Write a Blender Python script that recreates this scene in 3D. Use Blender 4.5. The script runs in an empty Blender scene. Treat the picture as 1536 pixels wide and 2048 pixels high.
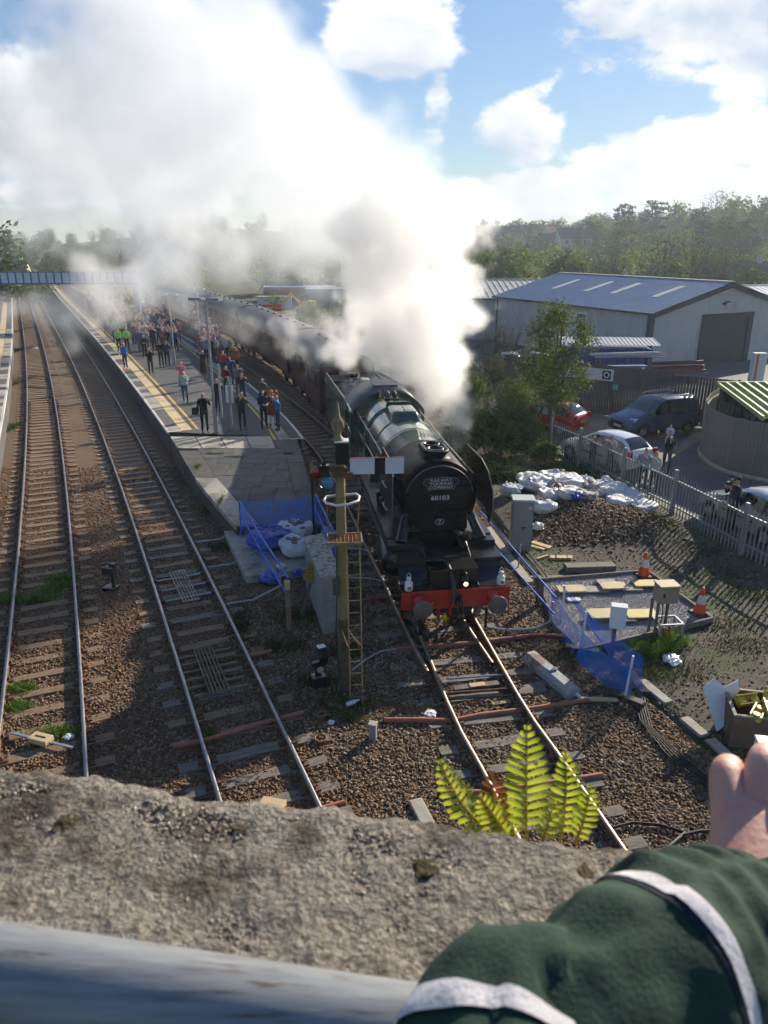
import bpy, bmesh, math, random
import numpy as np
from mathutils import Vector, Matrix, noise as mnoise
R = math.radians
random.seed(7); rng = np.random.default_rng(7)
scene = bpy.context.scene
col = scene.collection

# ------------------------------------------------------------------ camera
CAM_H, PITCH, FPX = 8.8, R(20.0), 1480.0          # eye height over the rails, downward pitch, focal length in 1536-wide pixels
SN, CS = math.sin(PITCH), math.cos(PITCH)
cam_d = bpy.data.cameras.new('camera'); cam = bpy.data.objects.new('camera', cam_d); col.objects.link(cam)
cam.location = (0, 0, CAM_H); cam.rotation_euler = (math.pi/2 - PITCH, 0, 0)
cam_d.sensor_fit = 'HORIZONTAL'; cam_d.sensor_width = 36.0; cam_d.lens = 36.0*FPX/1536
cam_d.clip_start = 0.02; cam_d.clip_end = 8000
cam_d.dof.use_dof = True; cam_d.dof.focus_distance = 18.0; cam_d.dof.aperture_fstop = 13.5
scene.camera = cam

# ------------------------------------------------------------------ light
SUN_AZ, SUN_EL = R(40), R(23)                      # azimuth clockwise from the view direction (+Y)
sun_vec = Vector((math.sin(SUN_AZ)*math.cos(SUN_EL), math.cos(SUN_AZ)*math.cos(SUN_EL), math.sin(SUN_EL)))
sd = bpy.data.lights.new('sun', 'SUN'); sd.energy = 5.0; sd.angle = R(0.55); sd.color = (1.0, 0.885, 0.71)
so = bpy.data.objects.new('sun', sd); col.objects.link(so)
so.rotation_euler = (-sun_vec).to_track_quat('-Z', 'Y').to_euler(); so.location = (40, 60, 60)

def world_build():
    w = bpy.data.worlds.new('World'); scene.world = w; w.use_nodes = True
    nt = w.node_tree; N, L = nt.nodes, nt.links; N.clear()
    def nd(t, **k):
        n = N.new(t)
        for a, b in k.items(): setattr(n, a, b)
        return n
    out = nd('ShaderNodeOutputWorld'); bg = nd('ShaderNodeBackground'); bg.inputs['Strength'].default_value = 0.078
    L.new(bg.outputs[0], out.inputs[0])
    sky = nd('ShaderNodeTexSky', sky_type='NISHITA'); sky.sun_disc = False
    sky.sun_elevation = SUN_EL; sky.sun_rotation = SUN_AZ
    sky.air_density = 1.0; sky.dust_density = 0.15; sky.ozone_density = 2.0
    tc = nd('ShaderNodeTexCoord'); nrm = nd('ShaderNodeVectorMath', operation='NORMALIZE'); L.new(tc.outputs['Generated'], nrm.inputs[0])
    d = nrm.outputs[0]
    def vm(op, a, b=None, s=None):
        n = nd('ShaderNodeVectorMath', operation=op)
        for i, q in enumerate((a, b)):
            if q is None: continue
            if hasattr(q, 'is_linked') or hasattr(q, 'links'): L.new(q, n.inputs[i])
            else: n.inputs[i].default_value = q
        return n
    def mt(op, a, b=0.0, c=0.0, clamp=False):
        n = nd('ShaderNodeMath', operation=op); n.use_clamp = clamp
        for i, q in enumerate((a, b, c)):
            if hasattr(q, 'links'): L.new(q, n.inputs[i])
            else: n.inputs[i].default_value = q
        return n.outputs[0]
    def smooth(x, lo, hi):
        n = nd('ShaderNodeMapRange', interpolation_type='SMOOTHSTEP'); L.new(x, n.inputs[0])
        n.inputs[1].default_value = lo; n.inputs[2].default_value = hi; return n.outputs[0]
    def fbm(vec, scale, det=7, rough=.55):
        n = nd('ShaderNodeTexNoise'); L.new(vec, n.inputs['Vector']); n.inputs['Scale'].default_value = scale
        n.inputs['Detail'].default_value = det; n.inputs['Roughness'].default_value = rough; n.inputs['Distortion'].default_value = .15
        return n.outputs['Fac']
    st = vm('MULTIPLY', d, (1, 1, 1.9)).outputs[0]
    off = vm('ADD', st, (.035*sun_vec.x, .035*sun_vec.y, .05)).outputs[0]
    n1 = fbm(st, 3.4); n2 = fbm(off, 3.4); fine = fbm(st, 11.0, 6, .62); fine2 = fbm(st, 34.0, 5, .6)
    sep = nd('ShaderNodeSeparateXYZ'); L.new(d, sep.inputs[0])
    cov = mt('ADD', mt('MULTIPLY', mt('SUBTRACT', n1, .5), 2.0), mt('MULTIPLY', mt('ADD', mt('SUBTRACT', fine, .5), mt('MULTIPLY', mt('SUBTRACT', fine2, .5), .45)), 1.15))
    # cumulus in view: direction from a pixel of the sky, angular half-width and half-height
    def skydir(px, py):
        u, v = (px-768)/FPX, (py-1024)/FPX
        return Vector((u, CS - v*SN, -SN - v*CS)).normalized()
    blobs = [(780, 85, .080, .050, .95), (1340, 40, .14, .075, .95), (1030, 265, .065, .050, .9), (872, 225, .026, .050, .75), (960, 300, .05, .03, .6),
             (40, 170, .08, .10, .75), (1450, 275, .13, .030, .85), (1240, 345, .09, .036, .85), (1090, 385, .14, .034, .9), (130, 330, .10, .05, .6), (1400, 385, .10, .026, .85), (930, 390, .08, .035, .8), (1160, 420, .3, .014, .7),
             (300, 60, .12, .09, .45), (1510, 80, .08, .07, .95), (300, 300, .2, .08, .5)]
    acc = None
    for (px, py, rx, rz, a) in blobs:
        cd = skydir(px, py)
        dv = vm('SUBTRACT', d, tuple(cd)).outputs[0]
        dm = vm('MULTIPLY', dv, (1/rx, .5/rx, 1/rz)).outputs[0]
        ln = vm('LENGTH', dm).outputs['Value']
        b = mt('MULTIPLY', mt('SUBTRACT', 1.0, smooth(ln, .25, 1.35)), a)
        acc = b if acc is None else mt('MAXIMUM', acc, b)
    # broken cloud all round, thicker low down and towards the west (left) where the bank stands
    low = mt('MULTIPLY', mt('SUBTRACT', 1.0, smooth(sep.outputs[2], .01, .14)), .22)
    x = mt('ADD', mt('ADD', cov, mt('MULTIPLY', acc, .85)), low)
    dens = smooth(x, .33, .62)
    lit = mt('ADD', mt('MULTIPLY', mt('ADD', mt('SUBTRACT', n1, n2), mt('MULTIPLY', mt('SUBTRACT', fine, .5), .12)), 5.5), .60, clamp=True)
    core = mt('SUBTRACT', 1.0, mt('MULTIPLY', smooth(x, .60, 1.35), .42))
    shade = mt('MULTIPLY', lit, core, clamp=True)
    ramp = nd('ShaderNodeMix', data_type='RGBA'); L.new(shade, ramp.inputs[0])
    ramp.inputs[6].default_value = (4.7, 5.4, 6.4, 1); ramp.inputs[7].default_value = (8.8, 8.7, 8.5, 1)
    # horizon whitening and blue lift
    skyc = nd('ShaderNodeMix', data_type='RGBA', blend_type='MULTIPLY'); skyc.inputs[0].default_value = 1.0
    L.new(sky.outputs[0], skyc.inputs[6]); skyc.inputs[7].default_value = SKYMUL
    bw = nd('ShaderNodeRGBToBW'); L.new(skyc.outputs[2], bw.inputs[0])
    sh_ = mt('DIVIDE', 1.0, mt('MULTIPLY_ADD', bw.outputs[0], .085, 1.0)); sc_ = nd('ShaderNodeVectorMath', operation='SCALE'); L.new(skyc.outputs[2], sc_.inputs[0]); L.new(sh_, sc_.inputs['Scale'])
    mx = nd('ShaderNodeMix', data_type='RGBA'); L.new(dens, mx.inputs[0]); L.new(sc_.outputs[0], mx.inputs[6]); L.new(ramp.outputs[2], mx.inputs[7])
    L.new(mx.outputs[2], bg.inputs['Color'])
SKYMUL = (.98, 1.08, 1.24, 1)
world_build()
vs = scene.view_settings; vs.view_transform = 'Standard'; vs.look = 'None'; vs.gamma = 1.0; vs.exposure = 0.80
scene.display_settings.display_device = 'sRGB'
cy = scene.cycles
cy.max_bounces = 11; cy.diffuse_bounces = 3; cy.glossy_bounces = 3; cy.transmission_bounces = 4; cy.transparent_max_bounces = 16
cy.volume_bounces = 9; cy.use_denoising = True; cy.sample_clamp_indirect = 6.0; cy.caustics_reflective = False; cy.caustics_refractive = False
cy.use_adaptive_sampling = True; cy.adaptive_threshold = .045; cy.adaptive_min_samples = 16
cy.volume_step_rate = 3.0; cy.volume_max_steps = 256

# ------------------------------------------------------------------ places: where a line of sight meets a level / a distance
def G(px, py, z=0.0):
    u, v = (px-768)/FPX, (py-1024)/FPX
    t = (CAM_H - z)/(SN + v*CS)
    return Vector((u*t, (CS - v*SN)*t, z))
def D(px, py, y):
    u, v = (px-768)/FPX, (py-1024)/FPX
    t = y/(CS - v*SN)
    return Vector((u*t, y, CAM_H - (SN + v*CS)*t))
def DEP(px, py, t):
    u, v = (px-768)/FPX, (py-1024)/FPX
    return Vector((u*t, (CS - v*SN)*t, CAM_H - (SN + v*CS)*t))

# ------------------------------------------------------------------ materials
MATS = {}
def mat(name, c1, c2=None, rough=.7, scale=6.0, bump=0.0, bscale=None, metal=0.0, spec=.5, coat=0.0, contrast=(.35, .65), detail=5.0,
        c3=None, s3=1.0, t3=(.55, .7), stretch=None, trans=0.0, emit=None, coord='Object', subsurf=0.0):
    """Principled surface, two colours mixed by fine noise, an optional third (stain, rust, moss) by coarse noise, bump relief."""
    if name in MATS: return MATS[name]
    m = bpy.data.materials.new(name); m.use_nodes = True
    nt = m.node_tree; N, L = nt.nodes, nt.links
    bs = N['Principled BSDF']
    bs.inputs['Roughness'].default_value = rough; bs.inputs['Metallic'].default_value = metal
    bs.inputs['Specular IOR Level'].default_value = spec
    if coat: bs.inputs['Coat Weight'].default_value = coat; bs.inputs['Coat Roughness'].default_value = .06
    if trans: bs.inputs['Transmission Weight'].default_value = trans
    if subsurf: bs.inputs['Subsurface Weight'].default_value = subsurf; bs.inputs['Subsurface Radius'].default_value = (.012, .005, .003)
    if emit: bs.inputs['Emission Color'].default_value = (*emit[0], 1); bs.inputs['Emission Strength'].default_value = emit[1]
    vec = None
    if c2 is not None or bump or c3 is not None:
        tc = N.new('ShaderNodeTexCoord'); vec = tc.outputs[coord]
        if stretch:
            mp = N.new('ShaderNodeMapping'); mp.inputs['Scale'].default_value = stretch; L.new(vec, mp.inputs[0]); vec = mp.outputs[0]
    def nz(s, det=detail):
        n = N.new('ShaderNodeTexNoise'); n.inputs['Scale'].default_value = s; n.inputs['Detail'].default_value = det; n.inputs['Roughness'].default_value = .6
        L.new(vec, n.inputs['Vector']); return n.outputs['Fac']
    if c2 is not None:
        mr = N.new('ShaderNodeMapRange'); L.new(nz(scale), mr.inputs[0]); mr.inputs[1].default_value = contrast[0]; mr.inputs[2].default_value = contrast[1]
        mx = N.new('ShaderNodeMix'); mx.data_type = 'RGBA'; L.new(mr.outputs[0], mx.inputs[0])
        mx.inputs[6].default_value = (*c1, 1); mx.inputs[7].default_value = (*c2, 1); res = mx.outputs[2]
        if c3 is not None:
            m3 = N.new('ShaderNodeMapRange'); L.new(nz(s3), m3.inputs[0]); m3.inputs[1].default_value = t3[0]; m3.inputs[2].default_value = t3[1]
            mx3 = N.new('ShaderNodeMix'); mx3.data_type = 'RGBA'; L.new(m3.outputs[0], mx3.inputs[0]); L.new(res, mx3.inputs[6]); mx3.inputs[7].default_value = (*c3, 1)
            res = mx3.outputs[2]
        L.new(res, bs.inputs['Base Color'])
    else: bs.inputs['Base Color'].default_value = (*c1, 1)
    if bump:
        b = N.new('ShaderNodeBump'); b.inputs['Strength'].default_value = bump; b.inputs['Distance'].default_value = .02
        L.new(nz(bscale or scale*3), b.inputs['Height']); L.new(b.outputs[0], bs.inputs['Normal'])
    MATS[name] = m; return m

def leafmat(name, c1, c2, scale=1.2, trans=.35):
    if name in MATS: return MATS[name]
    m = bpy.data.materials.new(name); m.use_nodes = True; nt = m.node_tree; N, L = nt.nodes, nt.links; N.clear()
    out = N.new('ShaderNodeOutputMaterial'); tc = N.new('ShaderNodeTexCoord')
    n = N.new('ShaderNodeTexNoise'); n.inputs['Scale'].default_value = scale; n.inputs['Detail'].default_value = 4; L.new(tc.outputs['Object'], n.inputs['Vector'])
    mr = N.new('ShaderNodeMapRange'); mr.inputs[1].default_value = .36; mr.inputs[2].default_value = .64; L.new(n.outputs['Fac'], mr.inputs[0])
    mx = N.new('ShaderNodeMix'); mx.data_type = 'RGBA'; L.new(mr.outputs[0], mx.inputs[0]); mx.inputs[6].default_value = (*c1, 1); mx.inputs[7].default_value = (*c2, 1)
    df = N.new('ShaderNodeBsdfDiffuse'); tr = N.new('ShaderNodeBsdfTranslucent'); ms = N.new('ShaderNodeMixShader'); ms.inputs[0].default_value = trans
    gl = N.new('ShaderNodeBsdfGlossy'); gl.inputs['Roughness'].default_value = .45; gl.inputs['Color'].default_value = (.9, .9, .9, 1); mg = N.new('ShaderNodeMixShader'); mg.inputs[0].default_value = .015
    L.new(mx.outputs[2], df.inputs[0]); L.new(mx.outputs[2], tr.inputs[0]); L.new(df.outputs[0], ms.inputs[1]); L.new(tr.outputs[0], ms.inputs[2])
    L.new(ms.outputs[0], mg.inputs[1]); L.new(gl.outputs[0], mg.inputs[2]); L.new(mg.outputs[0], out.inputs[0])
    MATS[name] = m; return m

# ------------------------------------------------------------------ mesh building
class MB:
    def __init__(s): s.v = []; s.f = []; s.m = []; s.sm = []
    def add(s, vs, fs, mi=0, smooth=False):
        o = len(s.v); s.v += [tuple(p) for p in vs]
        for f in fs: s.f.append(tuple(i+o for i in f)); s.m.append(mi); s.sm.append(smooth)
        return s
    def box(s, c, d, rz=0.0, mi=0, M=None, taper=1.0):
        x, y, z = d[0]/2, d[1]/2, d[2]/2
        vs = [Vector((sx*x*(taper if sz > 0 else 1), sy*y*(taper if sz > 0 else 1), sz*z)) for sz in (-1, 1) for sx, sy in ((-1, -1), (1, -1), (1, 1), (-1, 1))]
        if M is not None: vs = [M @ p for p in vs]
        if rz: q = Matrix.Rotation(rz, 3, 'Z'); vs = [q @ p for p in vs]
        c = Vector(c); vs = [p + c for p in vs]
        return s.add(vs, [(3, 2, 1, 0), (4, 5, 6, 7), (0, 1, 5, 4), (1, 2, 6, 5), (2, 3, 7, 6), (3, 0, 4, 7)], mi)
    def bbox(s, c, d, b=.01, rz=0.0, mi=0):     # box with chamfered vertical and top edges
        x, y, z = d[0]/2, d[1]/2, d[2]
        def ring(i, zz):
            X, Y = x-i, y-i
            return [(-X+b, -Y, zz), (X-b, -Y, zz), (X, -Y+b, zz), (X, Y-b, zz), (X-b, Y, zz), (-X+b, Y, zz), (-X, Y-b, zz), (-X, -Y+b, zz)]
        vs = ring(0, -z/2) + ring(0, z/2-b) + ring(b, z/2)
        fs = [tuple(range(7, -1, -1)), tuple(range(16, 24))]
        for k in (0, 8): fs += [(k+i, k+(i+1) % 8, k+8+(i+1) % 8, k+8+i) for i in range(8)]
        q = Matrix.Rotation(rz, 3, 'Z'); c = Vector(c)
        return s.add([q @ Vector(p) + c for p in vs], fs, mi)
    def cyl(s, a, b, r0, r1=None, n=12, mi=0, caps=True, smooth=True):
        a, b = Vector(a), Vector(b); r1 = r0 if r1 is None else r1
        d = (b-a)
        if d.length < 1e-6: return s
        d.normalize(); u = d.orthogonal().normalized(); w = d.cross(u)
        vs = [a + (u*math.cos(2*math.pi*i/n) + w*math.sin(2*math.pi*i/n))*r0 for i in range(n)] + [b + (u*math.cos(2*math.pi*i/n) + w*math.sin(2*math.pi*i/n))*r1 for i in range(n)]
        s.add(vs, [(i, (i+1) % n, n+(i+1) % n, n+i) for i in range(n)], mi, smooth)
        if caps: s.add(vs, [tuple(range(n-1, -1, -1)), tuple(range(n, 2*n))], mi, False)
        return s
    def tube(s, pts, r, n=8, mi=0, caps=True, closed=False):
        P = [Vector(p) for p in pts]; k = len(P)
        rr = r if hasattr(r, '__len__') else [r]*k
        vs = []; u = None
        for i, p in enumerate(P):
            if closed: t = P[(i+1) % k] - P[i-1]
            else: t = P[min(i+1, k-1)] - P[max(i-1, 0)]
            t.normalize()
            if u is None: u = t.orthogonal().normalized()
            u = (u - t*u.dot(t)); u = u.normalized() if u.length > 1e-6 else t.orthogonal().normalized()
            w = t.cross(u)
            vs += [p + (u*math.cos(2*math.pi*j/n) + w*math.sin(2*math.pi*j/n))*rr[i] for j in range(n)]
        fs = [(i*n+j, i*n+(j+1) % n, (i+1)*n+(j+1) % n, (i+1)*n+j) for i in range(k-1) for j in range(n)]
        if closed: fs += [((k-1)*n+j, (k-1)*n+(j+1) % n, (j+1) % n, j) for j in range(n)]
        s.add(vs, fs, mi, True)
        if caps and not closed: s.add(vs, [tuple(range(n-1, -1, -1)), tuple(range((k-1)*n, k*n))], mi)
        return s
    def lathe(s, prof, c=(0, 0, 0), axis='Z', n=24, mi=0, a0=0.0, a1=2*math.pi, smooth=True):
        full = abs(a1-a0-2*math.pi) < 1e-6; m = n if full else n+1
        vs = []
        for (r, h) in prof:
            for j in range(m):
                a = a0 + (a1-a0)*j/n; x, y = r*math.cos(a), r*math.sin(a)
                p = {'Z': (x, y, h), 'Y': (x, h, y), 'X': (h, x, y)}[axis]
                vs.append(Vector(p) + Vector(c))
        fs = []
        for i in range(len(prof)-1):
            for j in range(n): fs.append((i*m+j, i*m+(j+1) % m, (i+1)*m+(j+1) % m, (i+1)*m+j))
        return s.add(vs, fs, mi, smooth)
    def prism(s, poly, a, b, axis='Y', mi=0, c=(0, 0, 0)):
        n = len(poly); mk = {'Y': lambda p, h: (p[0], h, p[1]), 'X': lambda p, h: (h, p[0], p[1]), 'Z': lambda p, h: (p[0], p[1], h)}[axis]
        c = Vector(c); vs = [Vector(mk(p, a))+c for p in poly] + [Vector(mk(p, b))+c for p in poly]
        return s.add(vs, [tuple(range(n-1, -1, -1)), tuple(range(n, 2*n))] + [(i, (i+1) % n, n+(i+1) % n, n+i) for i in range(n)], mi)
    def quad(s, a, b, c, d, mi=0): return s.add([a, b, c, d], [(0, 1, 2, 3)], mi)
    def sphere(s, c, r, n=12, k=8, mi=0, sc=(1, 1, 1)):
        vs = []; c = Vector(c)
        for i in range(k+1):
            a = math.pi*i/k
            for j in range(n): b = 2*math.pi*j/n; vs.append(c + Vector((r*math.sin(a)*math.cos(b)*sc[0], r*math.sin(a)*math.sin(b)*sc[1], r*math.cos(a)*sc[2])))
        return s.add(vs, [(i*n+j, (i+1)*n+j, (i+1)*n+(j+1) % n, i*n+(j+1) % n) for i in range(k) for j in range(n)], mi, True)
    def xf(s, M): s.v = [tuple(M @ Vector(p)) for p in s.v]; return s
    def mesh(s, name, mats):
        me = bpy.data.meshes.new(name); me.from_pydata(s.v, [], s.f)
        for m in (mats if isinstance(mats, (list, tuple)) else [mats]): me.materials.append(m)
        me.polygons.foreach_set('material_index', s.m); me.polygons.foreach_set('use_smooth', s.sm)
        bm = bmesh.new(); bm.from_mesh(me); bmesh.ops.recalc_face_normals(bm, faces=bm.faces); bm.to_mesh(me); bm.free()
        me.update(); return me
    def build(s, name, mats, parent=None, loc=None, rz=0.0, bevel=0.0):
        o = bpy.data.objects.new(name, s.mesh(name, mats)); col.objects.link(o)
        if parent is not None: o.parent = parent
        if loc is not None: o.location = loc
        o.rotation_euler.z = rz
        if bevel:
            b = o.modifiers.new('bevel', 'BEVEL'); b.width = bevel; b.segments = 2; b.limit_method = 'ANGLE'; b.angle_limit = R(40)
        return o
def npmesh(name, V, F, mats, mi=None, smooth=False):
    me = bpy.data.meshes.new(name); V = np.asarray(V, np.float32); F = np.asarray(F, np.int32); k = F.shape[1]
    me.vertices.add(len(V)); me.vertices.foreach_set('co', V.ravel())
    me.loops.add(F.size); me.loops.foreach_set('vertex_index', F.ravel())
    me.polygons.add(len(F)); me.polygons.foreach_set('loop_start', np.arange(0, F.size, k, dtype=np.int32))
    for m in (mats if isinstance(mats, (list, tuple)) else [mats]): me.materials.append(m)
    if mi is not None: me.polygons.foreach_set('material_index', np.asarray(mi, np.int32))
    if smooth: me.polygons.foreach_set('use_smooth', np.ones(len(F), bool))
    me.update(calc_edges=True); me.validate(); return me
def link(name, me, parent=None, loc=None, rz=0.0):
    o = bpy.data.objects.new(name, me); col.objects.link(o)
    if parent is not None: o.parent = parent
    if loc is not None: o.location = loc
    o.rotation_euler.z = rz; return o
def tag(o, label=None, cat=None, group=None, kind=None):
    if label: o['label'] = label
    if cat: o['category'] = cat
    if group: o['group'] = group
    if kind: o['kind'] = kind
    return o
def thing(name, label, cat, loc=(0, 0, 0), rz=0.0, group=None):
    o = bpy.data.objects.new(name, None); col.objects.link(o); o.location = loc; o.rotation_euler = (0, 0, rz); o.empty_display_size = .2
    return tag(o, label, cat, group)
def dup(root, loc, rz=None, label=None, group=None, scale=None):
    r = root.copy(); col.objects.link(r); r.location = loc
    if rz is not None: r.rotation_euler = (0, 0, rz)
    if scale is not None: r.scale = (scale,)*3 if not hasattr(scale, '__len__') else scale
    if label: r['label'] = label
    if group: r['group'] = group
    for ch in list(root.children):
        c = ch.copy(); col.objects.link(c); c.parent = r
        for g in ch.children:
            d = g.copy(); col.objects.link(d); d.parent = c
    return r
def text(name, body, size, m, parent, loc, rot=(0, 0, 0), ext=.003, align='CENTER', xs=1.0):
    cu = bpy.data.curves.new(name, 'FONT'); cu.body = body; cu.size = size; cu.extrude = ext; cu.align_x = align; cu.align_y = 'CENTER'; cu.resolution_u = 3
    t = bpy.data.objects.new(name, cu); col.objects.link(t)
    bpy.context.view_layer.update()
    me = bpy.data.meshes.new_from_object(t.evaluated_get(bpy.context.evaluated_depsgraph_get())); me.materials.clear(); me.materials.append(m)
    bpy.data.objects.remove(t)
    o = link(name, me, parent, loc); o.rotation_euler = rot; o.scale = (xs, 1, 1); return o
def hermite(pts):
    """x as a smooth function of y through control points."""
    P = sorted(pts, key=lambda p: p[1]); ys = [p[1] for p in P]; xs = [p[0] for p in P]; n = len(P)
    m = [(xs[min(i+1, n-1)]-xs[max(i-1, 0)])/(ys[min(i+1, n-1)]-ys[max(i-1, 0)]) for i in range(n)]
    def f(y):
        if y <= ys[0]: return xs[0]+m[0]*(y-ys[0])
        if y >= ys[-1]: return xs[-1]+m[-1]*(y-ys[-1])
        i = max(k for k in range(n-1) if ys[k] <= y); h = ys[i+1]-ys[i]; t = (y-ys[i])/h
        return (2*t**3-3*t**2+1)*xs[i]+(t**3-2*t**2+t)*h*m[i]+(-2*t**3+3*t**2)*xs[i+1]+(t**3-t**2)*h*m[i+1]
    return f
# ================================================================== THE SETTING
def T1(y): yy = min(y, 150); return -1.709 - .4002*yy - .00077*yy*yy + 2.66e-6*yy**3 - (.455*(y-yy))
def T2(y): yy = min(y, 150); return 2.205 - .4063*yy - .00075*yy*yy + 2.64e-6*yy**3 - (.455*(y-yy))
LC = hermite([(3.62, 6.0), (2.95, 8.94), (2.48, 11.0), (2.14, 12.4), (1.66, 15.4), (1.46, 16.7), (-.08, 27), (-1.28, 33.8), (-4.5, 46.5), (-10.4, 63), (-18.8, 82), (-31, 106), (-50, 140)])
PC = hermite([(2.48, 11.0), (2.12, 12.4), (1.50, 15.0), (.35, 20.5), (-1.95, 31), (-4.95, 40), (-12.0, 58), (-20.6, 77), (-33, 102), (-52, 138)])
def path(f, y0, y1, step=.7):
    """points with headings at even spacing along a track centre line"""
    out = []; y = y0
    while y < y1:
        e = .05; sl = (f(y+e)-f(y-e))/(2*e); a = math.atan(-sl)      # rotation about Z that takes +Y to the track direction
        out.append((Vector((f(y), y, 0)), a)); y += step*math.cos(a)
    return out
def off(p, a, d, z=0.0): return Vector((p.x + d*math.cos(a), p.y + d*math.sin(a), z))

def hill(x, y):
    r = math.hypot(x, y); az = math.atan2(x, max(y, 1e-3))
    A = np.interp(az, [-.8, -.52, -.44, -.30, -.18, -.05, .10, .2, .3, .40, .55, .9], [5, 5, 6, 12, 16, 13, 12, 12, 13, 14, 12, 9])
    R0 = np.interp(az, [-.6, 0, .15, .3, .5], [180, 200, 230, 200, 190]); R1 = np.interp(az, [-.6, 0, .15, .3, .5], [430, 450, 560, 430, 400])
    t = min(max((r-R0)/(R1-R0), 0), 1); t = t*t*(3-2*t)
    h = A*t + 1.2*t*mnoise.noise(Vector((x*.012, y*.012, 3)))
    if r > R1: h -= min((r-R1)*.02, 14)
    return h - .36
m_ground = mat('ground_grass_earth', (.050, .062, .018), (.085, .078, .036), rough=.95, scale=.35, bump=.5, bscale=3, c3=(.060, .050, .034), s3=.05)
def ground_build():
    xs = np.concatenate([np.linspace(-900, -220, 14), np.linspace(-200, 200, 54), np.linspace(220, 900, 14)])
    ys = np.concatenate([np.linspace(-60, 160, 40), np.linspace(168, 520, 54), np.linspace(550, 1200, 14)])
    V = [(x, y, hill(x, y)) for y in ys for x in xs]; n = len(xs)
    F = [(j*n+i, j*n+i+1, (j+1)*n+i+1, (j+1)*n+i) for j in range(len(ys)-1) for i in range(n-1)]
    return tag(link('ground', npmesh('ground', V, F, m_ground, smooth=True)), kind='structure')
ground_build()

# ---- ballast bed
m_bal = mat('ballast_bed', (.070, .042, .024), (.15, .10, .06), rough=.95, scale=26, bump=1.0, bscale=30, c3=(.12, .062, .028), s3=.35, t3=(.47, .6), contrast=(.3, .7))  # bed kept dark so gaps between the stones look shaded
XR = hermite([(8.2, 6.5), (6.35, 10.9), (5.5, 13.3), (4.5, 17.4), (3.95, 22.5), (3.0, 30), (1.6, 38), (-1.5, 48), (-7.5, 64), (-16, 82), (-28, 106)])
def bed_z(x, y): return -.185 + .03*mnoise.noise(Vector((x*.9, y*.9, 0))) + .012*mnoise.noise(Vector((x*4, y*4, 1)))
def bed_build():
    V = []; F = []; n = 90; ys = list(np.concatenate([np.arange(5, 34, .33), np.arange(34, 60, .8), np.arange(60, 165, 3)]))
    for y in ys:
        a, b = T1(y)-2.6-.02*y, XR(y)
        for i in range(n+1): x = a + (b-a)*i/n; V.append((x, y, bed_z(x, y)))
    for j in range(len(ys)-1):
        for i in range(n): k = j*(n+1)+i; F.append((k, k+1, k+n+2, k+n+1))
    tag(link('ballast_bed', npmesh('ballast_bed', V, F, m_bal, smooth=True)), kind='structure')
bed_build()
def stone_mat():
    m = bpy.data.materials.new('ballast_stone'); m.use_nodes = True; N, L = m.node_tree.nodes, m.node_tree.links; bs = N['Principled BSDF']
    g = N.new('ShaderNodeNewGeometry'); cr = N.new('ShaderNodeValToRGB'); L.new(g.outputs['Random Per Island'], cr.inputs[0])
    cr.color_ramp.elements[0].color = (.045, .027, .015, 1); cr.color_ramp.elements[1].color = (.36, .28, .19, 1)
    for p, c in ((.3, (.14, .080, .040, 1)), (.6, (.21, .132, .070, 1)), (.82, (.20, .160, .115, 1))): e = cr.color_ramp.elements.new(p); e.color = c
    # brown rail dust lies over the stones beside the two running lines
    tc = N.new('ShaderNodeTexCoord'); nz = N.new('ShaderNodeTexNoise'); nz.inputs['Scale'].default_value = .4; L.new(tc.outputs['Object'], nz.inputs['Vector'])
    sp = N.new('ShaderNodeSeparateXYZ'); L.new(tc.outputs['Object'], sp.inputs[0])
    ma = N.new('ShaderNodeMath'); ma.operation = 'MULTIPLY_ADD'; L.new(sp.outputs[1], ma.inputs[0]); ma.inputs[1].default_value = .41; L.new(sp.outputs[0], ma.inputs[2])
    mr = N.new('ShaderNodeMapRange'); L.new(ma.outputs[0], mr.inputs[0]); mr.inputs[1].default_value = 4.6; mr.inputs[2].default_value = 2.2; mr.inputs[3].default_value = .1; mr.inputs[4].default_value = .75
    mu = N.new('ShaderNodeMath'); mu.operation = 'MULTIPLY'; L.new(mr.outputs[0], mu.inputs[0]); L.new(nz.outputs['Fac'], mu.inputs[1])
    mx = N.new('ShaderNodeMix'); mx.data_type = 'RGBA'; L.new(mu.outputs[0], mx.inputs[0]); L.new(cr.outputs[0], mx.inputs[6]); mx.inputs[7].default_value = (.17, .068, .022, 1)
    L.new(mx.outputs[2], bs.inputs['Base Color']); bs.inputs['Roughness'].default_value = .9
    return m
m_stone = stone_mat()
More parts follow.
